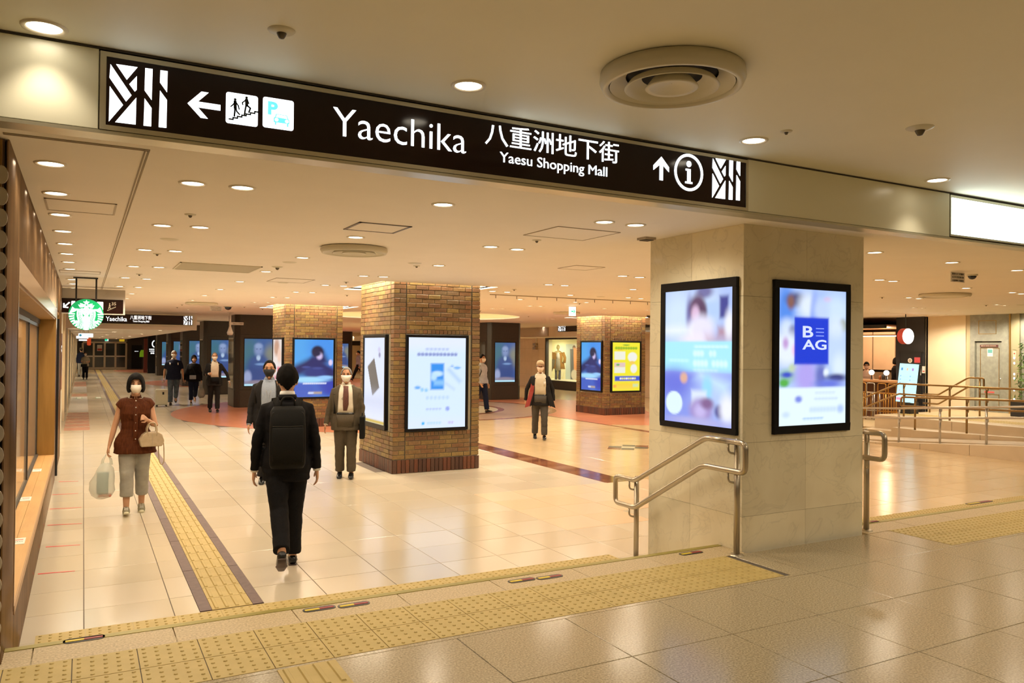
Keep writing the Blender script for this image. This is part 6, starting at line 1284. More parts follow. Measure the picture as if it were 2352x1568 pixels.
class Human:
    def __init__(s, label, x, y, H, heading, legs, arms, sex='m', lean=0.0, vox=.013, fat=1.0, skin=None, head_turn=0.0, head_down=0.0, z=0.0):
        s.t = thing('person', label, 'person', (x, y, z), heading-pi/2); k = H/1.70; s.k = k; s.t.scale = (k, k, k); s.vox = vox; s.fat = fat; s.skin = skin or M_skin
        s.T = [(z, rx*fat, ry*fat, yo) for z, rx, ry, yo in (TM if sex == 'm' else TF)]; s.hip = .088 if sex == 'm' else .085; s.sw = .176*(1 if sex == 'm' else .90)*(.5+.5*fat)
        s.lean = lean; s.ht = head_turn; s.hd = head_down
        # leg joints
        s.leg = {}; low = 1e9
        for i, (sx, (sw, kn, *ab)) in enumerate(zip((-1, 1), legs)):
            a = radians(sw); q = radians(sw-kn); spread = ab[0] if ab else .0
            hp = Vector((sx*s.hip, -.01, .88)); kp = hp+Vector((sx*spread*.5, sin(a), -cos(a)))*.41; an = kp+Vector((sx*spread*.3, sin(q), -cos(q)))*.39
            ft = radians(sw-kn)*.85+radians(4); s.leg[sx] = (hp, kp, an, ft); low = min(low, an[2]-.085, an[2]-.085*cos(ft)+min(0, .17*sin(ft)))
        s.dz = -low
        s.arm = {}
        for sx, (sw, ab, el, tw) in zip((-1, 1), arms):
            sh = Vector((sx*s.sw, -.012, 1.345)); a, b = radians(sw), radians(ab)
            d = Vector((sx*sin(b), sin(a)*cos(b), -cos(a)*cos(b))).normalized(); e = sh+d*.285
            a2 = radians(sw+el); d2 = Vector((-sx*sin(radians(tw))+sx*sin(b)*.5, sin(a2), -cos(a2)*cos(radians(tw)))).normalized(); w = e+d2*.245
            s.arm[sx] = (sh, e, w, d2)
    def up(s, p): p = Vector(p); p[2] += s.dz; p[1] += s.lean*(p[2]-.9) if p[2] > .9 else 0; return p
    def torso(s, b, g=0, z0=.80, z1=1.5, flare=0.0, n=20):
        T = [q for q in s.T if z0-.001 <= q[0] <= z1]
        if T[0][0] > z0+.005 or z0 < s.T[0][0]: T = [(z0,)+tuple(prof_at(s.T, max(z0, s.T[0][0])))]+T
        path, rad = [], []
        for z, rx, ry, yo in T:
            f = flare*max(0, (1.05-z))/.25; path.append(s.up((0, yo, z))); rad.append((rx+g+f, ry+g+f))
        return b.loft(path, rad, n, ref=(0, 1, 0), power=2.35)
    def limb_leg(s, b, sx, g=0, hem=.085, top=.88, wide=1.0):
        hp, kp, an, ft = s.leg[sx]; m1 = hp.lerp(kp, .45); m2 = kp.lerp(an, .3); e = an+(kp-an).normalized()*(hem-.06)
        P = [hp+Vector((0, 0, .04)), hp, m1, kp, m2, e]; R = [.085, .092, .080, .060, .062, .045]
        R = [r*s.fat**.5*wide+g for r in R]; P = [s.up(p) for p in P]; return b.loft(P, [(r, r*1.06) for r in R], 14)
    def hand(s, b, sx, curl=.5, fist=False):
        sh, e, w, d = s.arm[sx]; side = Vector((-sx, 0, 0)); n = (side-d*side.dot(d)).normalized(); t = d.cross(n).normalized()
        if t[1] < 0: t = -t        # thumb side = forward
        U = s.up; P0 = w; pal = .085
        b.loft([U(w-d*.02), U(w+d*.03), U(w+d*pal)], [(.019, .024), (.016, .034), (.013, .038)], 10, ref=t)
        for k, (o, L) in enumerate(((-.030, .058), (-.010, .072), (.010, .078), (.030, .070))):
            base = w+d*(pal-.006)+t*o; c1 = curl*(.7 if k == 3 else 1)+(1.2 if fist else 0); d1 = (d*cos(c1*.5)+n*sin(c1*.5)); d2_ = (d*cos(c1*1.3)+n*sin(c1*1.3)); d3 = (d*cos(c1*2.0)+n*sin(c1*2.0))
            p1 = base+d1*L*.42; p2 = p1+d2_*L*.33; p3 = p2+d3*L*.27
            b.loft([U(base), U(p1), U(p2), U(p3)], [.0092, .0088, .008, .0062], 8, ref=t)
        tb = w+d*.022+t*.026; td = (t*.75+d*.62+n*.25).normalized(); td2 = (t*.25+d*.95+n*.35).normalized()
        b.loft([U(tb-td*.015), U(tb+td*.030), U(tb+td*.030+td2*.030), U(tb+td*.03+td2*.052)], [.0125, .0115, .0095, .007], 8, ref=n)
    def build_body(s, curls=(.4, .4), fists=(False, False), hv=None):
        b = MB(); s.torso(b, -.012); 
        for sx in (-1, 1):
            s.limb_leg(b, sx, -.012, hem=.04)
            sh, e, w, d = s.arm[sx]; i = 0 if sx < 0 else 1
            b.loft([s.up(sh+Vector((-sx*.03, 0, .01))), s.up(sh), s.up(sh.lerp(e, .5)), s.up(e), s.up(e.lerp(w, .3)), s.up(w)], [.05, .048, .040, .034, .034, (.020, .026)], 12)
            s.hand(b, sx, curls[i], fists[i])
            hp, kp, an, ft = s.leg[sx]; f = Vector((0, cos(ft), sin(ft))); b.loft([s.up(an-f*.05+Vector((0, 0, -.045))), s.up(an+f*.03+Vector((0, 0, -.045))), s.up(an+f*.13+Vector((0, 0, -.06)))], [(.03, .03), (.036, .03), (.03, .016)], 10, ref=(0, 0, 1)); b.loft([s.up(an+Vector((0, 0, .05))), s.up(an-Vector((0, 0, .05)))], [.032, .034], 10)
        b.loft([s.up((0, -.02, 1.40)), s.up((0, -.008, 1.46)), s.up((0, .004, 1.53))], [(.064, .060), (.052, .054), (.052, .056)], 14)
        s.hc = s.up((0, .018, 1.592)); hb = MB(); sx_ = .074; sy_ = .094; sz_ = .118; s.hs = 1.06
        def fc(u):
            x, y, z = u
            if z < 0: x *= 1-.26*z*z-.10*(-z); y *= 1-.10*z*z
            if y > 0: y = y*(.93+.05*(z < 0)); 
            y += .0
            return Vector((x, y, z))
        hb.ell((0, 0, 0), (sx_, sy_, sz_), 28, 20, fc)
        hb.loft([(0, .080, .018), (0, .097, -.012), (0, .102, -.028), (0, .088, -.042)], [.007, .011, .015, .010], 8, ref=(1, 0, 0))      # nose
        hb.loft([(-.022, .082, -.062), (0, .089, -.064), (.022, .082, -.062)], [.004, .008, .004], 8, ref=(0, 0, 1)); hb.ell((0, .070, -.100), (.026, .020, .018), 10, 8)  # lips, chin
        for e_ in (-1, 1): hb.ell((e_*.076, -.004, -.012), (.009, .018, .030), 10, 8); hb.loft([(e_*.045, .082, .030), (e_*.018, .090, .032)], [.005, .006], 6, ref=(0, 0, 1))
        s.HM = Matrix.Translation(s.hc) @ Matrix.Rotation(s.ht, 4, 'Z') @ Matrix.Rotation(-s.hd, 4, 'X') @ Matrix.Scale(1.06, 4); b.add([s.HM @ Vector(v) for v in hb.v], hb.f)
        s.body = remesh(b, 'body', s.skin, s.t, hv or s.vox, 3)
        e = MB()
        for q in (-1, 1): e.ell((q*.029, .083, .014), (.012, .007, .005), 10, 6)
        e.v = [tuple(s.HM @ Vector(v)) for v in e.v]; e.obj('eyes', mat('eye_dark', (.01, .008, .006), .15), s.t, smooth=True)
        bw = MB()
        for q in (-1, 1): bw.loft([(q*.014, .093, .033), (q*.030, .091, .038), (q*.046, .078, .034)], [(.003, .003), (.004, .004), (.002, .003)], 6, ref=(0, 0, 1))
        bw.v = [tuple(s.HM @ Vector(v)) for v in bw.v]; bw.obj('eyebrows', s.haircol if hasattr(s, 'haircol') else M_hair, s.t, smooth=True)
        return s
    def hair(s, m, style='short', vol=1.0):
        b = MB(); N, K = 40, 26; vs = []; keep = []
        R = (.083*vol, .103*vol, .117*vol+.003)
        for i in range(K+1):
            ph = pi*i/K
            for k in range(N):
                th = 2*pi*k/N; u = Vector((sin(ph)*cos(th), sin(ph)*sin(th), cos(ph))); jig = 1+.03*noise.noise(Vector((u[0]*9, u[1]*9, u[2]*4)))+(.05 if style != 'bob' else .015)*noise.noise(u*13+Vector((s.k*9, 0, 0)))
                x, y, z = u*jig; 
                if style == 'bob' and z < 0: f = 1+.16*min(1, -z*1.6); x *= f; y *= f*.98; hxy = math.hypot(x, y); 
                if style == 'bob' and z < -.2 : q = max(.78, math.sqrt(max(0, 1-u[2]**2))); x = x/max(math.hypot(u[0], u[1]), .2)*q*.98 if math.hypot(u[0], u[1]) < .78 else x; y = y/max(math.hypot(u[0], u[1]), .2)*q*.98 if math.hypot(u[0], u[1]) < .78 else y
                vs.append((R[0]*x, R[1]*y-.006, R[2]*z+.004))
        def ok(u):
            a = math.degrees(math.atan2(u[0], u[1]))   # 0 = front
            a = abs(a)
            if style == 'bob': line = .42 if a < 30 else (.42-(a-30)/18*1.05 if a < 48 else -.64); return u[2] > line
            if style == 'long': line = .45 if a < 30 else (.45-(a-30)/20*1.3 if a < 50 else (-.62 if a < 80 else -.93)); return u[2] > line
            line = .52 if a < 38 else (.52-(a-38)/22*.42 if a < 60 else (.10-(a-60)/45*.15 if a < 105 else -.05-(a-105)/75*.62))
            if style == 'receding' : line += .20 if a < 50 else 0
            return u[2] > line
        fs = []
        for i in range(K):
            for k in range(N):
                ph = pi*(i+.5)/K; th = 2*pi*(k+.5)/N; u = Vector((sin(ph)*cos(th), sin(ph)*sin(th), cos(ph)))
                if ok(u): fs.append((i*N+k, (i+1)*N+k, (i+1)*N+(k+1) % N, i*N+(k+1) % N))
        b.add(vs, fs); b.v = [tuple(s.HM @ Vector(v)) for v in b.v]; o = b.obj('hair', m, s.t, smooth=True)
        bm2 = bmesh.new(); bm2.from_mesh(o.data); bmesh.ops.delete(bm2, geom=[v for v in bm2.verts if not v.link_faces], context='VERTS'); bm2.to_mesh(o.data); bm2.free()
        sd = o.modifiers.new('thick', 'SOLIDIFY'); sd.thickness = .010; sd.offset = -1; ss = o.modifiers.new('sub', 'SUBSURF'); ss.levels = 1; ss.render_levels = 1
        return s
    def facepatch(s, name, m, z0, z1, ha, off, puff=0.0):
        b = MB(); N, K = 14, 8
        for j in range(K+1):
            z = z0+(z1-z0)*j/K
            for i in range(N+1):
                a = ha*(2*i/N-1); zz = max(-.97, min(.97, z/.118)); r = math.sqrt(1-zz*zz); e = (1-(2*i/N-1)**2)*(1-(2*j/K-1)**2)
                jaw = (1-.26*zz*zz-.10*(-zz)) if zz < 0 else 1
                b.v.append((.074*jaw*r*sin(a)*(1+off/.08), (.094*r*cos(a)*.97+off+puff*e), z))
        b.f = [(j*(N+1)+i, j*(N+1)+i+1, (j+1)*(N+1)+i+1, (j+1)*(N+1)+i) for j in range(K) for i in range(N)]
        b.v = [tuple(s.HM @ Vector(v)) for v in b.v]; o = b.obj(name, m, s.t, smooth=True); sd = o.modifiers.new('thick', 'SOLIDIFY'); sd.thickness = .004; return o
    def mask(s, m=None): s.facepatch('face_mask', m or M_maskw, -.108, .004, radians(62), .012, .026); return s
    def jacket(s, m, z0=.80, g=.022, flare=.01, sleeve=1.0, name='jacket', arm_g=.016, short=None, vox=None, collar=True):
        b = MB(); s.torso(b, g, z0, 1.44, flare)
        for sx in (-1, 1):
            sh, e, w, d = s.arm[sx]
            if short == 0:
                b.loft([s.up(sh+Vector((-sx*.09, 0, .03))), s.up(sh+Vector((-sx*.02, 0, .012))), s.up(sh+Vector((sx*.035, 0, -.035)))], [(.07, .09), (.075, .085), (.055, .075)], 12)
                continue
            pts = [sh+Vector((-sx*.07, 0, .022)), sh+Vector((-sx*.01, 0, .01)), sh.lerp(e, .5), e, e.lerp(w, .5), w-d*.0]; rr = [.050, .058, .051, .047, .042, .038]
            if short: pts = pts[:3]+[sh.lerp(e, short)]; rr = [.050, .061, .062, .060]
            b.loft([s.up(p) for p in pts], [(r+arm_g-.016, (r+arm_g-.016)*1.05) for r in rr], 14)
        if collar: b.loft([s.up((0, -.018, 1.415)), s.up((0, -.022, 1.465))], [(.085, .078), (.070, .070)], 16)
        o = remesh(b, name, m, s.t, vox or s.vox, 4, folds=.0085); return s
    def cuffs(s, m):
        for sx in (-1, 1):
            sh, e, w, d = s.arm[sx]; b = MB(); b.loft([s.up(w-d*.02), s.up(w+d*.012)], [.031, .032], 14); b.obj('shirt_cuff', m, s.t, smooth=True)
        return s
    def trousers(s, m, hem=.075, wide=1.12, name='trousers', g=.008, vox=None):
        b = MB(); s.torso(b, .006, .82, 1.02)
        b.loft([s.up((0, -.01, .80)), s.up((0, -.01, .90))], [(.14*s.fat, .10), (.165*s.fat, .115*s.fat)], 16)
        for sx in (-1, 1):
            hp, kp, an, ft = s.leg[sx]; e = an+(kp-an).normalized()*(hem-.07)
            P = [hp+Vector((0, 0, .05)), hp-Vector((0, 0, .03)), hp.lerp(kp, .5), kp, kp.lerp(an, .45), e]; R = [.088, .095, .084, .070, .066, .064]
            b.loft([s.up(p) for p in P], [(r*wide*.93+g*.5, r*wide*.98+g) for r in R], 16)
        remesh(b, name, m, s.t, vox or s.vox, 4, folds=.0065); return s
    def belt(s, m, z=1.0):
        b = MB(); p = prof_at(s.T, z); b.loft([s.up((0, p[2], z-.016)), s.up((0, p[2], z+.016))], [(p[0]+.012, p[1]+.012)]*2, 24, power=2.35); b.obj('belt', m, s.t, smooth=True)
        b = MB(); q = s.up((0, p[2]+p[1]+.014, z)); b.box(q[0]-.02, q[0]+.02, q[1]-.003, q[1]+.004, q[2]-.015, q[2]+.015); b.obj('buckle', M_steel, s.t); return s
    def shoes(s, m, sole=None, white=None, heel=True):
        for sx in (-1, 1):
            hp, kp, an, ft = s.leg[sx]; f = Vector((0, cos(ft), sin(ft))); u = Vector((0, -sin(ft), cos(ft))); b = MB(); c = an-u*.05
            b.loft([s.up(c-f*.062+u*.004), s.up(c-f*.03+u*.012), s.up(c+f*.03+u*.010), s.up(c+f*.09-u*.008), s.up(c+f*.15-u*.016), s.up(c+f*.185-u*.020)], [(.030, .026), (.038, .042), (.040, .040), (.044, .028), (.038, .020), (.018, .012)], 14, ref=tuple(u))
            o = b.obj('shoe', m, s.t, smooth=True); b = MB()
            b.loft([s.up(c-f*.068-u*.030), s.up(c+f*.02-u*.030), s.up(c+f*.09-u*.030), s.up(c+f*.192-u*.029)], [(.034, .008), (.034, .008), (.048, .008), (.026, .006)], 14, ref=tuple(u)); b.obj('sole', sole or M_black, o, smooth=True).parent = o
            if white: b = MB(); b.loft([s.up(c+f*.125-u*.016), s.up(c+f*.193-u*.02)], [(.043, .022), (.022, .014)], 12, ref=tuple(u)); b.obj('toe_cap', white, o, smooth=True)
        return s
    def patch(s, name, m, zs, off, n=8, back=False, label=None):
        """strip of cloth lying on the torso. zs: (z, angle_left, angle_right) in degrees from the front"""
        b = MB(); sgn = -1 if back else 1
        for z, a0, a1 in zs:
            rx, ry, yo = prof_at(s.T, z)
            for i in range(n+1):
                a = radians(a0+(a1-a0)*i/n); c, q = sin(a), cos(a); c = math.copysign(abs(c)**(2/2.35), c); q = math.copysign(abs(q)**(2/2.35), q)
                b.v.append(tuple(s.up(((rx+off)*c, yo+sgn*(ry+off)*q, z))))
        b.f = [(j*(n+1)+i, j*(n+1)+i+1, (j+1)*(n+1)+i+1, (j+1)*(n+1)+i) for j in range(len(zs)-1) for i in range(n)]
        o = b.obj(name, m, s.t, smooth=True, label=label); sd = o.modifiers.new('thick', 'SOLIDIFY'); sd.thickness = .006; return o
    def world(s, p): return s.t.matrix_basis @ s.up(p) if False else Matrix.LocRotScale(s.t.location, s.t.rotation_euler, s.t.scale) @ s.up(p)
    def wpt(s, p): return Matrix.LocRotScale(s.t.location, s.t.rotation_euler, s.t.scale) @ Vector(p)
def shirt_front(h, m, wtop=26, wbot=30, z0=.99, off=.038, seam=None):
    h.patch('shirt_front', m, [(z0, -wbot, wbot), (1.1, -wbot, wbot), (1.22, -(wbot+wtop)/2, (wbot+wtop)/2), (1.33, -wtop, wtop), (1.385, -wtop*1.35, wtop*1.35), (1.42, -wtop*1.8, wtop*1.8), (1.45, -60, 60)], off)
def lapels(h, m, w=26, wb=30, off=.044):
    for q in (-1, 1): h.patch('lapel', m, [(1.02, q*wb, q*(wb+6)), (1.12, q*(wb-2), q*(wb+10)), (1.24, q*(w-1), q*(w+20)), (1.34, q*(w-2), q*(w+26)), (1.41, q*(w+4), q*(w+34)), (1.445, q*(w+14), q*(w+50))], off)
def collar(h, m):
    b = MB()
    for q in (-1, 1):
        b.add([h.up(v) for v in ((q*.008, .062, 1.438), (q*.050, .052, 1.405), (q*.074, .030, 1.452), (q*.060, .012, 1.492), (q*.030, .050, 1.478))], [(0, 1, 2, 3, 4)])
    o = b.obj('collar', m, h.t); sd = o.modifiers.new('thick', 'SOLIDIFY'); sd.thickness = .006
def to_cam(x, y, off=0): return math.atan2(-y, -x)+off
M_suit = noisy('black_suit', (.0055, .005, .0055), (.009, .008, .009), 120, .75)
M_suit2 = noisy('charcoal_jacket', (.014, .013, .013), (.020, .018, .018), 80, .8)
M_suitg = noisy('grey_brown_tweed', (.075, .060, .040), (.10, .08, .055), 140, .9)
M_trg = noisy('slate_trousers', (.060, .056, .050), (.085, .078, .07), 90, .9)
M_rust = noisy('rust_blouse', (.060, .015, .004), (.095, .027, .008), 9, .75, stretch=(6, 6, .8), bump=.35, bscale=14)
M_lgrey = noisy('light_grey_cotton', (.27, .26, .23), (.33, .32, .28), 12, .9)
M_shirtw = noisy('white_shirt', (.62, .56, .46), (.70, .64, .54), 10, .8)
M_shirtb = noisy('blue_stripe_shirt', (.22, .27, .36), (.34, .38, .46), 30, .8, stretch=(9, 9, .2))
M_navy = noisy('navy_cloth', (.010, .013, .030), (.015, .019, .042), 40, .85)
M_jean = noisy('blue_denim', (.045, .07, .11), (.08, .115, .16), 12, .85)
M_leath = mat('black_leather', (.008, .008, .008), .25)
M_canvas = noisy('olive_canvas', (.16, .14, .08), (.22, .19, .12), 20, .8)
M_solew = mat('cream_rubber', (.62, .58, .40), .6)
M_bagb = noisy('backpack_nylon', (.007, .007, .006), (.011, .010, .009), 150, .6)

# ---- 1 woman in rust blouse
h = Human('woman in sleeveless rust blouse and pale grey trousers carrying a plastic bag', .54, 10.02, 1.555, to_cam(.52, 10.0, .02), [(-5, 6, .0), (12, 10, .02)], [(10, 14, 112, 36), (-2, 15, 10, -6)], 'f', vox=.010, fat=1.02)
h.build_body(curls=(.9, .9), fists=(True, False), hv=.0062); h.hair(M_hair, 'bob', 1.20); h.mask()
h.jacket(M_rust, z0=.74, g=.022, flare=.05, short=0, name='sleeveless_blouse', collar=False)
h.patch('button_placket', M_rust, [(.80, -5, 5), (1.0, -5, 5), (1.2, -5, 5), (1.42, -6, 6)], .052)
for z in (.93, 1.03, 1.13, 1.23, 1.32, 1.40):
    rx, ry, yo = prof_at(h.T, z); b = MB(); b.ell(h.up((0, yo+ry+.060+.10*max(0, 1.05-z), z)), (.007, .005, .007), 8, 6); b.obj('button', M_white, h.t, smooth=True)
b = MB(); b.loft([h.up((0, -.02, 1.425)), h.up((0, -.012, 1.462))], [(.070, .062), (.062, .058)], 16, cap=False); o = b.obj('band_collar', M_rust, h.t, smooth=True); o.modifiers.new('t', 'SOLIDIFY').thickness = .005
h.trousers(M_lgrey, hem=.19, wide=1.22, name='cropped_trousers'); h.shoes(M_canvas, M_solew, M_solew)
for sx in (-1, 1):
    hp, kp, an, ft = h.leg[sx]; f = Vector((0, cos(ft), sin(ft))); u = Vector((0, -sin(ft), cos(ft))); b = MB(); c = an-u*.05
    for i in range(4): q = c+f*(.045+.022*i)+u*(.040-.009*i); b.tube([h.up(q+Vector((-.022, 0, 0))), h.up(q+Vector((.022, 0, 0)))], .0035, 5)
    b.obj('laces', M_white, h.t)
WOMAN = h
# plastic bag held in her right hand (camera left)
sh, e, w, d = h.arm[1]; hp_ = h.wpt(h.up(w+d*.10))
M_poly = mat('plastic_film', (.76, .80, .72), .2, alpha=.48, spec=.6)
t = thing('plastic_shopping_bag', 'translucent white plastic bag with green contents in the woman\'s hand', 'bag', (hp_[0], hp_[1], hp_[2]))
b = MB(); rr_ = random.Random(3); sec = []
for z, a, c in ((-.10, .045, .03), (-.16, .085, .05), (-.24, .105, .07), (-.32, .125, .08), (-.40, .135, .085), (-.47, .10, .07), (-.50, .04, .03)): sec.append(((-.015+rr_.uniform(-.01, .01)+(-.03 if z < -.3 else 0), 0, z), (a, c)))
b.loft([q[0] for q in sec], [q[1] for q in sec], 22); b.v = [(x+.008*noise.noise(Vector((x*25, y*25, z*18))), y+.010*noise.noise(Vector((z*20, x*22, y*25))), z) for x, y, z in b.v]; b.obj('film', M_poly, t, smooth=True)
for q in (-1, 1): b = MB(); b.loft([(q*.045, 0, -.12), (q*.04, 0, -.06), (q*.010, 0, .0)], [(.018, .004), (.014, .004), (.008, .004)], 8); b.obj('handle', M_poly, t, smooth=True)
b = MB(); b.box(-.10, .02, -.04, .04, -.44, -.20); o = bevel(b.obj('green_box', mat('teal_box', (.05, .17, .17), .5), t), .01); 
b = MB(); b.box(-.085, .05, -.05, .045, -.475, -.445); bevel(b.obj('pink_tray', mat('pink_tray', (.55, .22, .15), .5), t), .01)
# handbag on her left forearm
sh, e, w, d = h.arm[-1]; q = h.wpt(h.up(e.lerp(w, .45)))
M_hbag = noisy('beige_leather', (.42, .33, .21), (.47, .37, .25), 30, .45); hd_ = h.t.rotation_euler[2]
t = thing('handbag', 'small beige leather handbag hanging from the woman\'s forearm', 'bag', (q[0], q[1]-.055, q[2]-.06), 0.08)
b = MB(); b.prism([(-.115, -.20), (.105, -.20), (.13, -.14), (.10, -.06), (.06, -.035), (-.06, -.035), (-.10, -.06), (-.135, -.12)], XZ(0), -.05, .05); bevel(b.obj('body', M_hbag, t), .012, 3)
b = MB(); b.box(-.002, .002, -.053, -.050, -.195, -.045); b.obj('seam', M_line, t)
for yy in (-.045, .045): b = MB(); b.tube([(-.045, yy, -.08), (-.055, yy, 0), (-.03, yy*.6, .07), (.03, yy*.6, .07), (.05, yy, 0), (.045, yy, -.08)], .006, 8, bend=.02); b.obj('handle', M_hbag, t, smooth=True)
b = MB(); b.tube([(.11, 0, -.07), (.13, 0, -.2), (.135, .0, -.38), (.115, .01, -.43), (.085, .02, -.38), (.075, .03, -.19)], .006, 8, bend=.03); b.obj('shoulder_strap', M_hbag, t, smooth=True)

# ---- 2 man in black suit seen from behind
h = Human('man in black suit walking away with a black backpack', 1.58, 7.0, 1.74, radians(79), [(-20, 26, -.15), (8, 6, -.08)], [(-2, 13, 12, 2), (-3, 12, 10, 2)], 'm', vox=.010, fat=1.02)
h.build_body(curls=(.45, .45), hv=.0062); h.hair(M_hair, 'short', 1.09); 
h.jacket(M_suit, z0=.74, g=.018, flare=.012); h.cuffs(M_white); h.trousers(M_suit, hem=.085, wide=1.10); h.shoes(M_leath, mat('sole_brown', (.05, .025, .015), .5))
b = MB(); b.loft([h.up((0, -.015, 1.455)), h.up((0, -.008, 1.495))], [(.068, .066), (.060, .062)], 18, cap=False); o = b.obj('shirt_collar', M_white, h.t, smooth=True); o.modifiers.new('t', 'SOLIDIFY').thickness = .006
b = MB(); b.loft([h.up((0, -.02, 1.43)), h.up((0, -.018, 1.47))], [(.084, .080), (.074, .074)], 18, cap=False); o = b.obj('jacket_collar', M_suit, h.t, smooth=True); o.modifiers.new('t', 'SOLIDIFY').thickness = .012
b = MB()
for q in (-1, 1): b.tube([h.HM @ Vector((q*.080, .0, -.008)), h.HM @ Vector((q*.078, -.022, -.02)), h.HM @ Vector((q*.074, -.005, -.045))], .0022, 6)
b.obj('mask_loops', M_white, h.t)
BK0 = h.wpt(h.up((0, -.15, 1.14))); t = thing('backpack', 'slim black rectangular backpack on the walking man\'s back', 'backpack', BK0, h.t.rotation_euler[2])
b = MB(); b.loft([(0, -.05, -.26), (0, -.06, -.235), (0, -.065, -.1), (0, -.062, .08), (0, -.05, .205), (0, -.035, .235)], [(.135, .055), (.148, .070), (.150, .075), (.148, .070), (.142, .056), (.12, .035)], 28, power=6); b.obj('pack_body', M_bagb, t, smooth=True)
b = MB(); b.loft([(0, -.135, -.22), (0, -.140, -.1), (0, -.136, .06), (0, -.128, .08)], [(.125, .012), (.130, .016), (.128, .016), (.12, .008)], 20, power=6); b.obj('front_pocket', M_bagb, t, smooth=True)
b = MB(); b.tube([(-.125, -.137, .085), (0, -.139, .082), (.125, -.137, .085)], .0035, 6); b.tube([(-.135, -.10, .10), (-.13, -.105, .20), (.0, -.09, .225), (.13, -.105, .20), (.135, -.10, .10)], .0035, 6, bend=.03); b.obj('zipper', mat('zip_grey', (.03, .03, .03), .35, .5), t)
b = MB(); b.tube([(-.06, -.04, .22), (-.055, -.045, .29), (-.03, -.045, .325), (.03, -.045, .325), (.055, -.045, .29), (.06, -.04, .22)], .009, 8, bend=.03); b.obj('grab_handle', M_bagb, t, smooth=True)
for q in (-1, 1): b = MB(); b.loft([(q*.07, .0, .20), (q*.085, .015, .26), (q*.10, .06, .305), (q*.105, .13, .30), (q*.11, .20, .24)], [(.026, .010), (.028, .008), (.028, .008), (.028, .008), (.026, .008)], 10); b.obj('shoulder_strap', M_bagb, t, smooth=True)
b = MB(); b.box(.085, .115, -.145, -.141, -.205, -.192); b.obj('maker_tag', mat('tag_olive', (.10, .09, .05), .4), t)

# ---- 3 masked man in a dark jacket
h = Human('man in black mask and dark jacket partly hidden behind the backpack man', 2.30, 11.3, 1.70, to_cam(2.3, 11.3, -.05), [(4, 4, 0), (-4, 6, 0)], [(-4, 12, 10, 2), (6, 12, 14, 2)], 'm', vox=.013, fat=1.06, skin=M_skin2)
h.build_body(); h.hair(M_hair, 'receding', 1.02); h.mask(mat('mask_black', (.012, .012, .013), .85)); h.jacket(M_suit2, z0=.76, g=.026, collar=False); h.trousers(M_suit2); h.shoes(M_leath); h.cuffs(M_shirtb)
shirt_front(h, M_shirtb, 24, 26); lapels(h, M_suit2, 24, 26); collar(h, M_shirtb)
b = MB(); b.tube([h.up((-.045, .085, 1.43)), h.up((-.03, .155, 1.30)), h.up((0, .165, 1.20)), h.up((.03, .155, 1.30)), h.up((.045, .085, 1.43))], .003, 6); b.obj('lanyard', M_steel2, h.t)
h.patch('bag_strap', M_bagb, [(1.12, 52, 62), (1.25, 48, 60), (1.36, 46, 62), (1.42, 48, 70)], .038)

# ---- 4 elderly man in grey brown suit
h = Human('older man in grey-brown suit and patterned tie beside the near brick pillar', 3.42, 11.35, 1.60, to_cam(3.4, 11.3, -.06), [(6, 8, .01), (2, 14, .01)], [(6, 13, 18, 6), (2, 14, 12, -4)], 'm', vox=.012, fat=1.13, skin=M_skin2)
h.build_body(curls=(.9, .4), hv=.008); h.hair(M_hairg, 'receding', 1.02); h.mask(); h.jacket(M_suitg, z0=.74, g=.026, flare=.02, collar=False); h.trousers(M_suitg, wide=1.16); h.shoes(M_leath); h.cuffs(M_shirtw); h.belt(M_leath)
shirt_front(h, M_shirtw, 24, 30, z0=1.015); h.patch('trouser_front', M_suitg, [(.80, -28, 28), (.99, -30, 30)], .050); h.patch('belt_front', M_leath, [(.985, -30, 30), (1.018, -30, 30)], .046); lapels(h, M_suitg, 25, 31); collar(h, M_shirtw)
M_tie = varied('patterned_tie', [(.14, .04, .02), (.10, .03, .02)], .6, grain=.5, gscale=120)
h.patch('tie', M_tie, [(1.05, -4, 6), (1.15, -9, 7), (1.28, -8, 6), (1.39, -8, 7), (1.43, -12, 12)], .048)
b = MB(); b.tube([h.up((-.05, .08, 1.43)), h.up((-.02, .165, 1.28)), h.up((.03, .17, 1.27)), h.up((.055, .08, 1.43))], .003, 6)
for q in (-.015, .04): ringoutline(b, q, 1.255+h.dz, .018, .022, XZ(.172), -.002, .002, 16) if False else None
b.obj('glasses_cord', M_black, h.t)
b = MB(); n_ = 14
for c0 in (-.012, .034): b.tube([h.up((c0+.021*cos(2*pi*i/n_), .172, 1.235+.017*sin(2*pi*i/n_))) for i in range(n_+1)], .0025, 5)
b.obj('hanging_glasses', M_black, h.t)
h.patch('bag_strap', M_bagb, [(1.0, 40, 52), (1.15, 38, 50), (1.3, 36, 48), (1.40, 38, 54), (1.44, 50, 75)][::1], .040).name = 'bag_strap'
for o_ in h.t.children: pass
sh, e, w, d = h.arm[-1]; q = h.wpt(h.up((-.255, .06, .86)))
t = thing('briefcase', 'black soft briefcase under the older man\'s arm', 'bag', q, h.t.rotation_euler[2]); b = MB(); b.box(-.04, .035, -.17, .17, -.23, .10); bevel(b.obj('case', M_bagb, t), .02, 3); b = MB(); b.tube([(0, -.06, .09), (0, -.05, .14), (0, .05, .14), (0, .06, .09)], .008, 6); b.obj('handle', M_bagb, t)

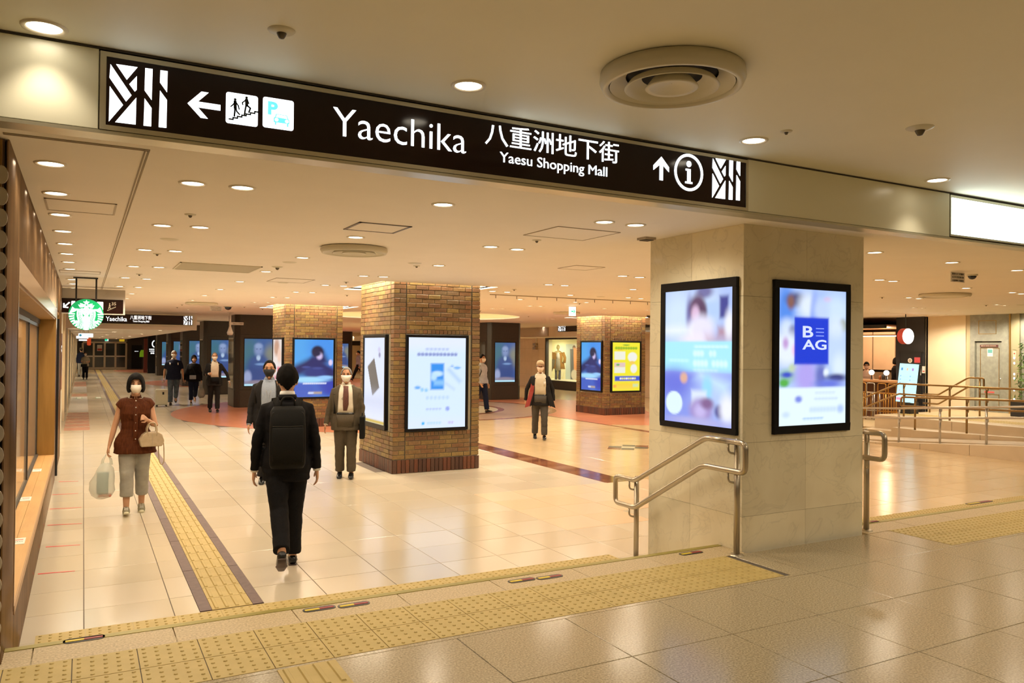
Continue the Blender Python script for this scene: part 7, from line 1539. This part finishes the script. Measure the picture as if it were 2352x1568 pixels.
# ---- 5 old man with cap
h = Human('old man in beige cap, open dark jacket with red lining and grey trousers', 8.62, 14.5, 1.64, to_cam(8.6, 14.5, .05), [(14, 14, .03), (-14, 2, .03)], [(-14, 22, 22, 6), (-16, 24, 20, 6)], 'm', vox=.013, fat=1.02, skin=M_skin2, lean=.03)
h.build_body(); h.hair(M_hairg, 'receding', 1.0); h.mask(mat('pale_mask', (.68, .54, .43), .85)); h.jacket(M_suit2, z0=.74, g=.024, flare=.035, collar=False); h.trousers(M_trg, wide=1.14); h.shoes(M_leath); h.belt(M_leath)
shirt_front(h, noisy('cream_shirt', (.50, .45, .34), (.56, .51, .40), 10, .8), 28, 34, z0=.98, off=.040); h.patch('trouser_front', M_trg, [(.80, -32, 32), (.97, -34, 34)], .056); h.patch('belt_front', M_leath, [(.965, -34, 34), (.99, -34, 34)], .050); collar(h, M_shirtw)
h.patch('shirt_pocket', M_shirtw, [(1.18, -28, -14), (1.28, -28, -14)], .045)
b = MB(); b.loft([h.HM @ Vector((0, -.01, .05)), h.HM @ Vector((0, -.01, .10)), h.HM @ Vector((0, -.015, .135)), h.HM @ Vector((0, -.015, .15))], [(.088, .108), (.084, .102), (.06, .075), (.02, .03)], 20); b.obj('flat_cap', noisy('cap_beige', (.45, .33, .20), (.52, .39, .25), 30, .9), h.t, smooth=True)
b = MB(); b.loft([h.HM @ Vector((0, .075, .050)), h.HM @ Vector((0, .125, .040)), h.HM @ Vector((0, .150, .030))], [(.07, .008), (.055, .006), (.02, .004)], 14, ref=(0, 0, 1)); b.obj('cap_brim', mat('brim_brown', (.22, .12, .06), .8), h.t, smooth=True)
M_lining = mat('red_lining', (.22, .014, .008), .6)
for q, m_ in ((1, M_lining), (-1, M_suit2)):
    rx = .2; b = MB(); b.add([h.up(v) for v in ((q*.10, .13, 1.30), (q*.15, .12, 1.05), (q*.24, .15, .74), (q*.34, .10, .70), (q*.24, .05, 1.05), (q*.19, .03, 1.30))], [(0, 1, 4, 5), (1, 2, 3, 4)]); o = b.obj('jacket_flap', m_, h.t); o.modifiers.new('t', 'SOLIDIFY').thickness = .008
    b = MB(); b.add([h.up(v) for v in ((q*.12, .125, 1.36), (q*.15, .14, 1.05), (q*.235, .17, .735), (q*.215, .175, .73), (q*.13, .145, 1.05), (q*.105, .13, 1.36))], [(0, 1, 4, 5), (1, 2, 3, 4)]); o = b.obj('jacket_edge', M_suit2, h.t); o.modifiers.new('t', 'SOLIDIFY').thickness = .01

# ---- 6 man in polo with suitcase
h = Human('man in navy polo shirt and jeans pulling a white suitcase', 2.60, 27.7, 1.75, to_cam(2.6, 27.7, .05), [(-16, 34, .0), (6, 4, .0)], [(2, 14, 10, 2), (-6, 16, 20, 4)], 'm', vox=.014, fat=1.14)
h.build_body(); h.hair(M_hairg, 'short', 1.0); h.mask(); h.jacket(M_navy, z0=.80, g=.02, short=.75, name='polo_shirt'); h.trousers(M_jean, name='jeans'); h.shoes(M_leath); collar(h, M_white)
h.patch('chest_emblem', M_white, [(1.27, -30, -22), (1.34, -30, -22)], .030); h.patch('chest_badge', M_steel2, [(1.27, 22, 32), (1.33, 22, 32)], .030)
sh, e, w, d = h.arm[1]; q = h.wpt(h.up(w+d*.1)); M_case = mat('suitcase_cream', (.55, .55, .44), .3); sc = at_z(372, 933, 0)
t = thing('suitcase', 'white ribbed cabin suitcase with an extended handle', 'suitcase', (sc[0], sc[1], 0)); b = MB()
b.box(-.19, .16, -.11, .11, .05, .55); bevel(b.obj('shell', M_case, t), .03, 3)
for x in (-.12, -.03, .06, .12): b = MB(); b.box(x-.006, x+.006, -.115, .115, .08, .52); b.obj('rib', M_case, t)
for x in (-.15, .12):
    for yy in (-.08, .08): b = MB(); b.lathe([(.001, 0), (.022, 0), (.022, .045), (.001, .05)], (x, yy, 0), 10); b.obj('wheel', M_black, t)
b = MB(); b.tube([(.08, .06, .54), (q[0]-sc[0]-.03, q[1]-sc[1], q[2]-.02)], .010, 6); b.tube([(q[0]-sc[0]-.06, q[1]-sc[1], q[2]), (q[0]-sc[0]+.04, q[1]-sc[1], q[2])], .016, 8); b.obj('pull_handle', M_steel, t)
b = MB(); b.box(.0, .05, -.122, -.11, .38, .46); b.obj('lock', M_frameb, t)
# ---- 7 woman in navy
h = Human('woman in loose black top and navy trousers with a small pouch', 3.22, 27.8, 1.60, to_cam(3.2, 27.8, .1), [(-18, 30, .0), (8, 6, .0)], [(2, 12, 14, 2), (4, 18, 20, 0)], 'f', vox=.014, fat=1.06)
h.build_body(); h.hair(M_hair, 'long', 1.12); h.mask(mat('mask_peach', (.66, .42, .30), .85)); h.jacket(M_suit, z0=.80, g=.03, flare=.02, arm_g=.034, short=None, name='loose_top'); h.trousers(M_navy, hem=.14, wide=1.1); h.shoes(M_leath, M_solew, M_white)
h.patch('neckline_trim', M_white, [(1.435, -40, 40), (1.445, -40, 40)], .034)
q = h.wpt(h.up((.05, .19, .96))); t = thing('waist_pouch', 'small pale blue-grey pouch at the front of the woman in black', 'bag', q); b = MB(); b.box(-.10, .10, -.03, .03, -.07, .06); bevel(b.obj('pouch', mat('pouch_grey', (.25, .28, .33), .5), t), .01); b = MB(); b.tube([(.09, 0, .06), (-.06, .05, .45)], .004, 5); b.obj('strap', M_black, t)
sh, e, w, d = h.arm[-1]; q = h.wpt(h.up(w+d*.10)); t = thing('tote_bag', 'off-white cloth bag hanging from the woman\'s hand', 'bag', q); b = MB(); b.loft([(0, 0, -.16), (0, 0, -.25), (0, 0, -.40), (0, 0, -.48)], [(.06, .03), (.10, .05), (.12, .06), (.06, .04)], 14); b.obj('bag_body', M_lgrey, t, smooth=True); b = MB(); b.tube([(-.05, 0, -.17), (0, 0, 0), (.05, 0, -.17)], .008, 6); b.obj('handle', M_lgrey, t)
# ---- 8 man in dark suit, white shirt
h = Human('bald man in open dark suit and white shirt striding on the terracotta', 3.36, 24.2, 1.71, to_cam(3.36, 24.2, .1), [(8, 4, .0), (-8, 12, .0)], [(2, 34, 14, 0), (8, 16, 92, 30)], 'm', vox=.013, fat=1.03)
h.build_body(); h.hair(M_hairg, 'receding', .985); h.mask(); h.jacket(M_suit2, z0=.76, g=.026, flare=.03, collar=False); h.trousers(M_suit2, wide=1.06); h.shoes(M_leath); h.cuffs(M_white)
shirt_front(h, M_shirtw, 28, 28, z0=1.01, off=.040); h.patch('trouser_front', M_suit, [(.80, -28, 28), (.99, -28, 28)], .054); h.patch('belt_front', M_leath, [(.985, -28, 28), (1.012, -28, 28)], .050); lapels(h, M_suit2, 27, 28); collar(h, M_shirtw)
# ---- 9, 10 far pair
h = Human('person in grey T-shirt and black trousers looking at a phone, far passage', .12, 50.0, 1.50, to_cam(.1, 50, 0), [(3, 2, 0), (-3, 4, 0)], [(24, 8, 70, 34), (24, 8, 70, 34)], 'm', vox=.018, fat=1.05)
h.build_body(); h.hair(M_hair, 'short', 1.05); h.mask(); h.jacket(noisy('olive_grey_tee', (.26, .23, .17), (.31, .28, .21), 12, .9), z0=.82, short=.7, name='t_shirt'); h.trousers(M_suit); h.shoes(M_leath)
q = h.wpt(h.up((.06, .17, .90))); t = thing('waist_bag', 'black bag slung in front of the far standing person', 'bag', q); b = MB(); b.box(-.17, .15, -.03, .04, -.10, .06); bevel(b.obj('bag_body', M_bagb, t), .02)
h = Human('person in olive hat and navy top half hidden behind the far standing person', -.10, 54.5, 1.72, radians(100), [(3, 2, 0), (-3, 4, 0)], [(0, 10, 10, 4), (0, 10, 10, 4)], 'm', vox=.018)
h.build_body(); h.hair(M_hair, 'short'); h.jacket(M_navy, z0=.80, name='dark_top'); h.trousers(M_lgrey); h.shoes(M_leath)
b = MB(); b.loft([h.HM @ Vector((0, 0, .03)), h.HM @ Vector((0, 0, .04)), h.HM @ Vector((0, 0, .045)), h.HM @ Vector((0, 0, .10)), h.HM @ Vector((0, 0, .14))], [(.125, .14), (.125, .14), (.095, .11), (.088, .10), (.05, .06)], 18); b.obj('bucket_hat', mat('hat_olive', (.10, .08, .04), .9), h.t, smooth=True)
# ---- 11 man walking in the gap
g11 = at_z(823, 874, 0); h = Human('man in grey shirt striding left seen in the gap between brick pillars', g11[0], g11[1], 1.78, math.atan2(_r0[1], _r0[0])+pi, [(26, 4, 0), (-26, 8, 0)], [(-16, 8, 16, 2), (14, 8, 20, 4)], 'm', vox=.018)
h.build_body(); h.hair(M_hair, 'short'); h.mask(); h.jacket(noisy('lilac_shirt', (.26, .23, .28), (.32, .29, .34), 12, .8), z0=.94, name='shirt'); h.trousers(M_suit); h.shoes(M_leath)
# ---- 12 man with backpack right of the brick pillar
g12 = at_z(1098, 948, 0); h = Human('man in pale shirt with backpack emerging from behind the near brick pillar', g12[0]+.08, g12[1]-.05, 1.74, math.atan2(-_f[1], -_f[0])+.9, [(14, 6, 0), (-14, 10, 0)], [(-8, 12, 30, 4), (6, 10, 30, 4)], 'm', vox=.014)
h.build_body(); h.hair(M_hair, 'short', 1.04); h.mask(); h.jacket(noisy('pale_blue_shirt', (.36, .38, .42), (.43, .45, .49), 12, .8), z0=.86, name='shirt'); h.trousers(M_navy); h.shoes(M_leath)
q = h.wpt(h.up((0, -.17, 1.15))); t = thing('backpack', 'black backpack on the man behind the near brick pillar', 'backpack', q, h.t.rotation_euler[2]); b = MB(); b.loft([(0, -.06, -.22), (0, -.08, 0), (0, -.05, .22)], [(.13, .07), (.14, .09), (.10, .05)], 16, power=4); b.obj('pack_body', M_bagb, t, smooth=True)
for q_ in (-1, 1): b = MB(); b.loft([(q_*.09, .01, .2), (q_*.12, .10, .29), (q_*.13, .24, .24), (q_*.14, .29, .08), (q_*.16, .24, -.08)], [(.024, .008)]*5, 8); b.obj('shoulder_strap', M_bagb, t, smooth=True)
# ---- 13 barista
g13 = at_x(1990, 900, 21.0); h = Human('cafe worker with dark hair behind the bar counter', 21.0, g13[1], 1.52, to_cam(21, g13[1]), [(2, 2, 0), (-2, 2, 0)], [(14, 10, 60, 20), (14, 10, 60, 20)], 'f', vox=.016, z=.10, head_down=.25)
h.build_body(); h.hair(M_hair, 'short', 1.08); h.mask(mat('mask_pinkish', (.7, .5, .42), .85)); h.jacket(noisy('peach_shirt', (.62, .44, .34), (.68, .50, .40), 8, .8), z0=.82, name='shirt'); h.trousers(M_suit); h.shoes(M_leath)
g14 = at_x(2058, 850, 22.2); h = Human('second cafe worker showing only dark hair above the counter', 22.2, g14[1], 1.66, to_cam(22, g14[1])+1.2, [(2, 2, 0), (-2, 2, 0)], [(4, 10, 30, 4), (4, 10, 30, 4)], 'f', vox=.018, z=.10)
h.build_body(); h.hair(M_hair, 'bob', 1.08); h.jacket(M_suit, z0=.82, name='black_shirt'); h.trousers(M_suit); h.shoes(M_leath)
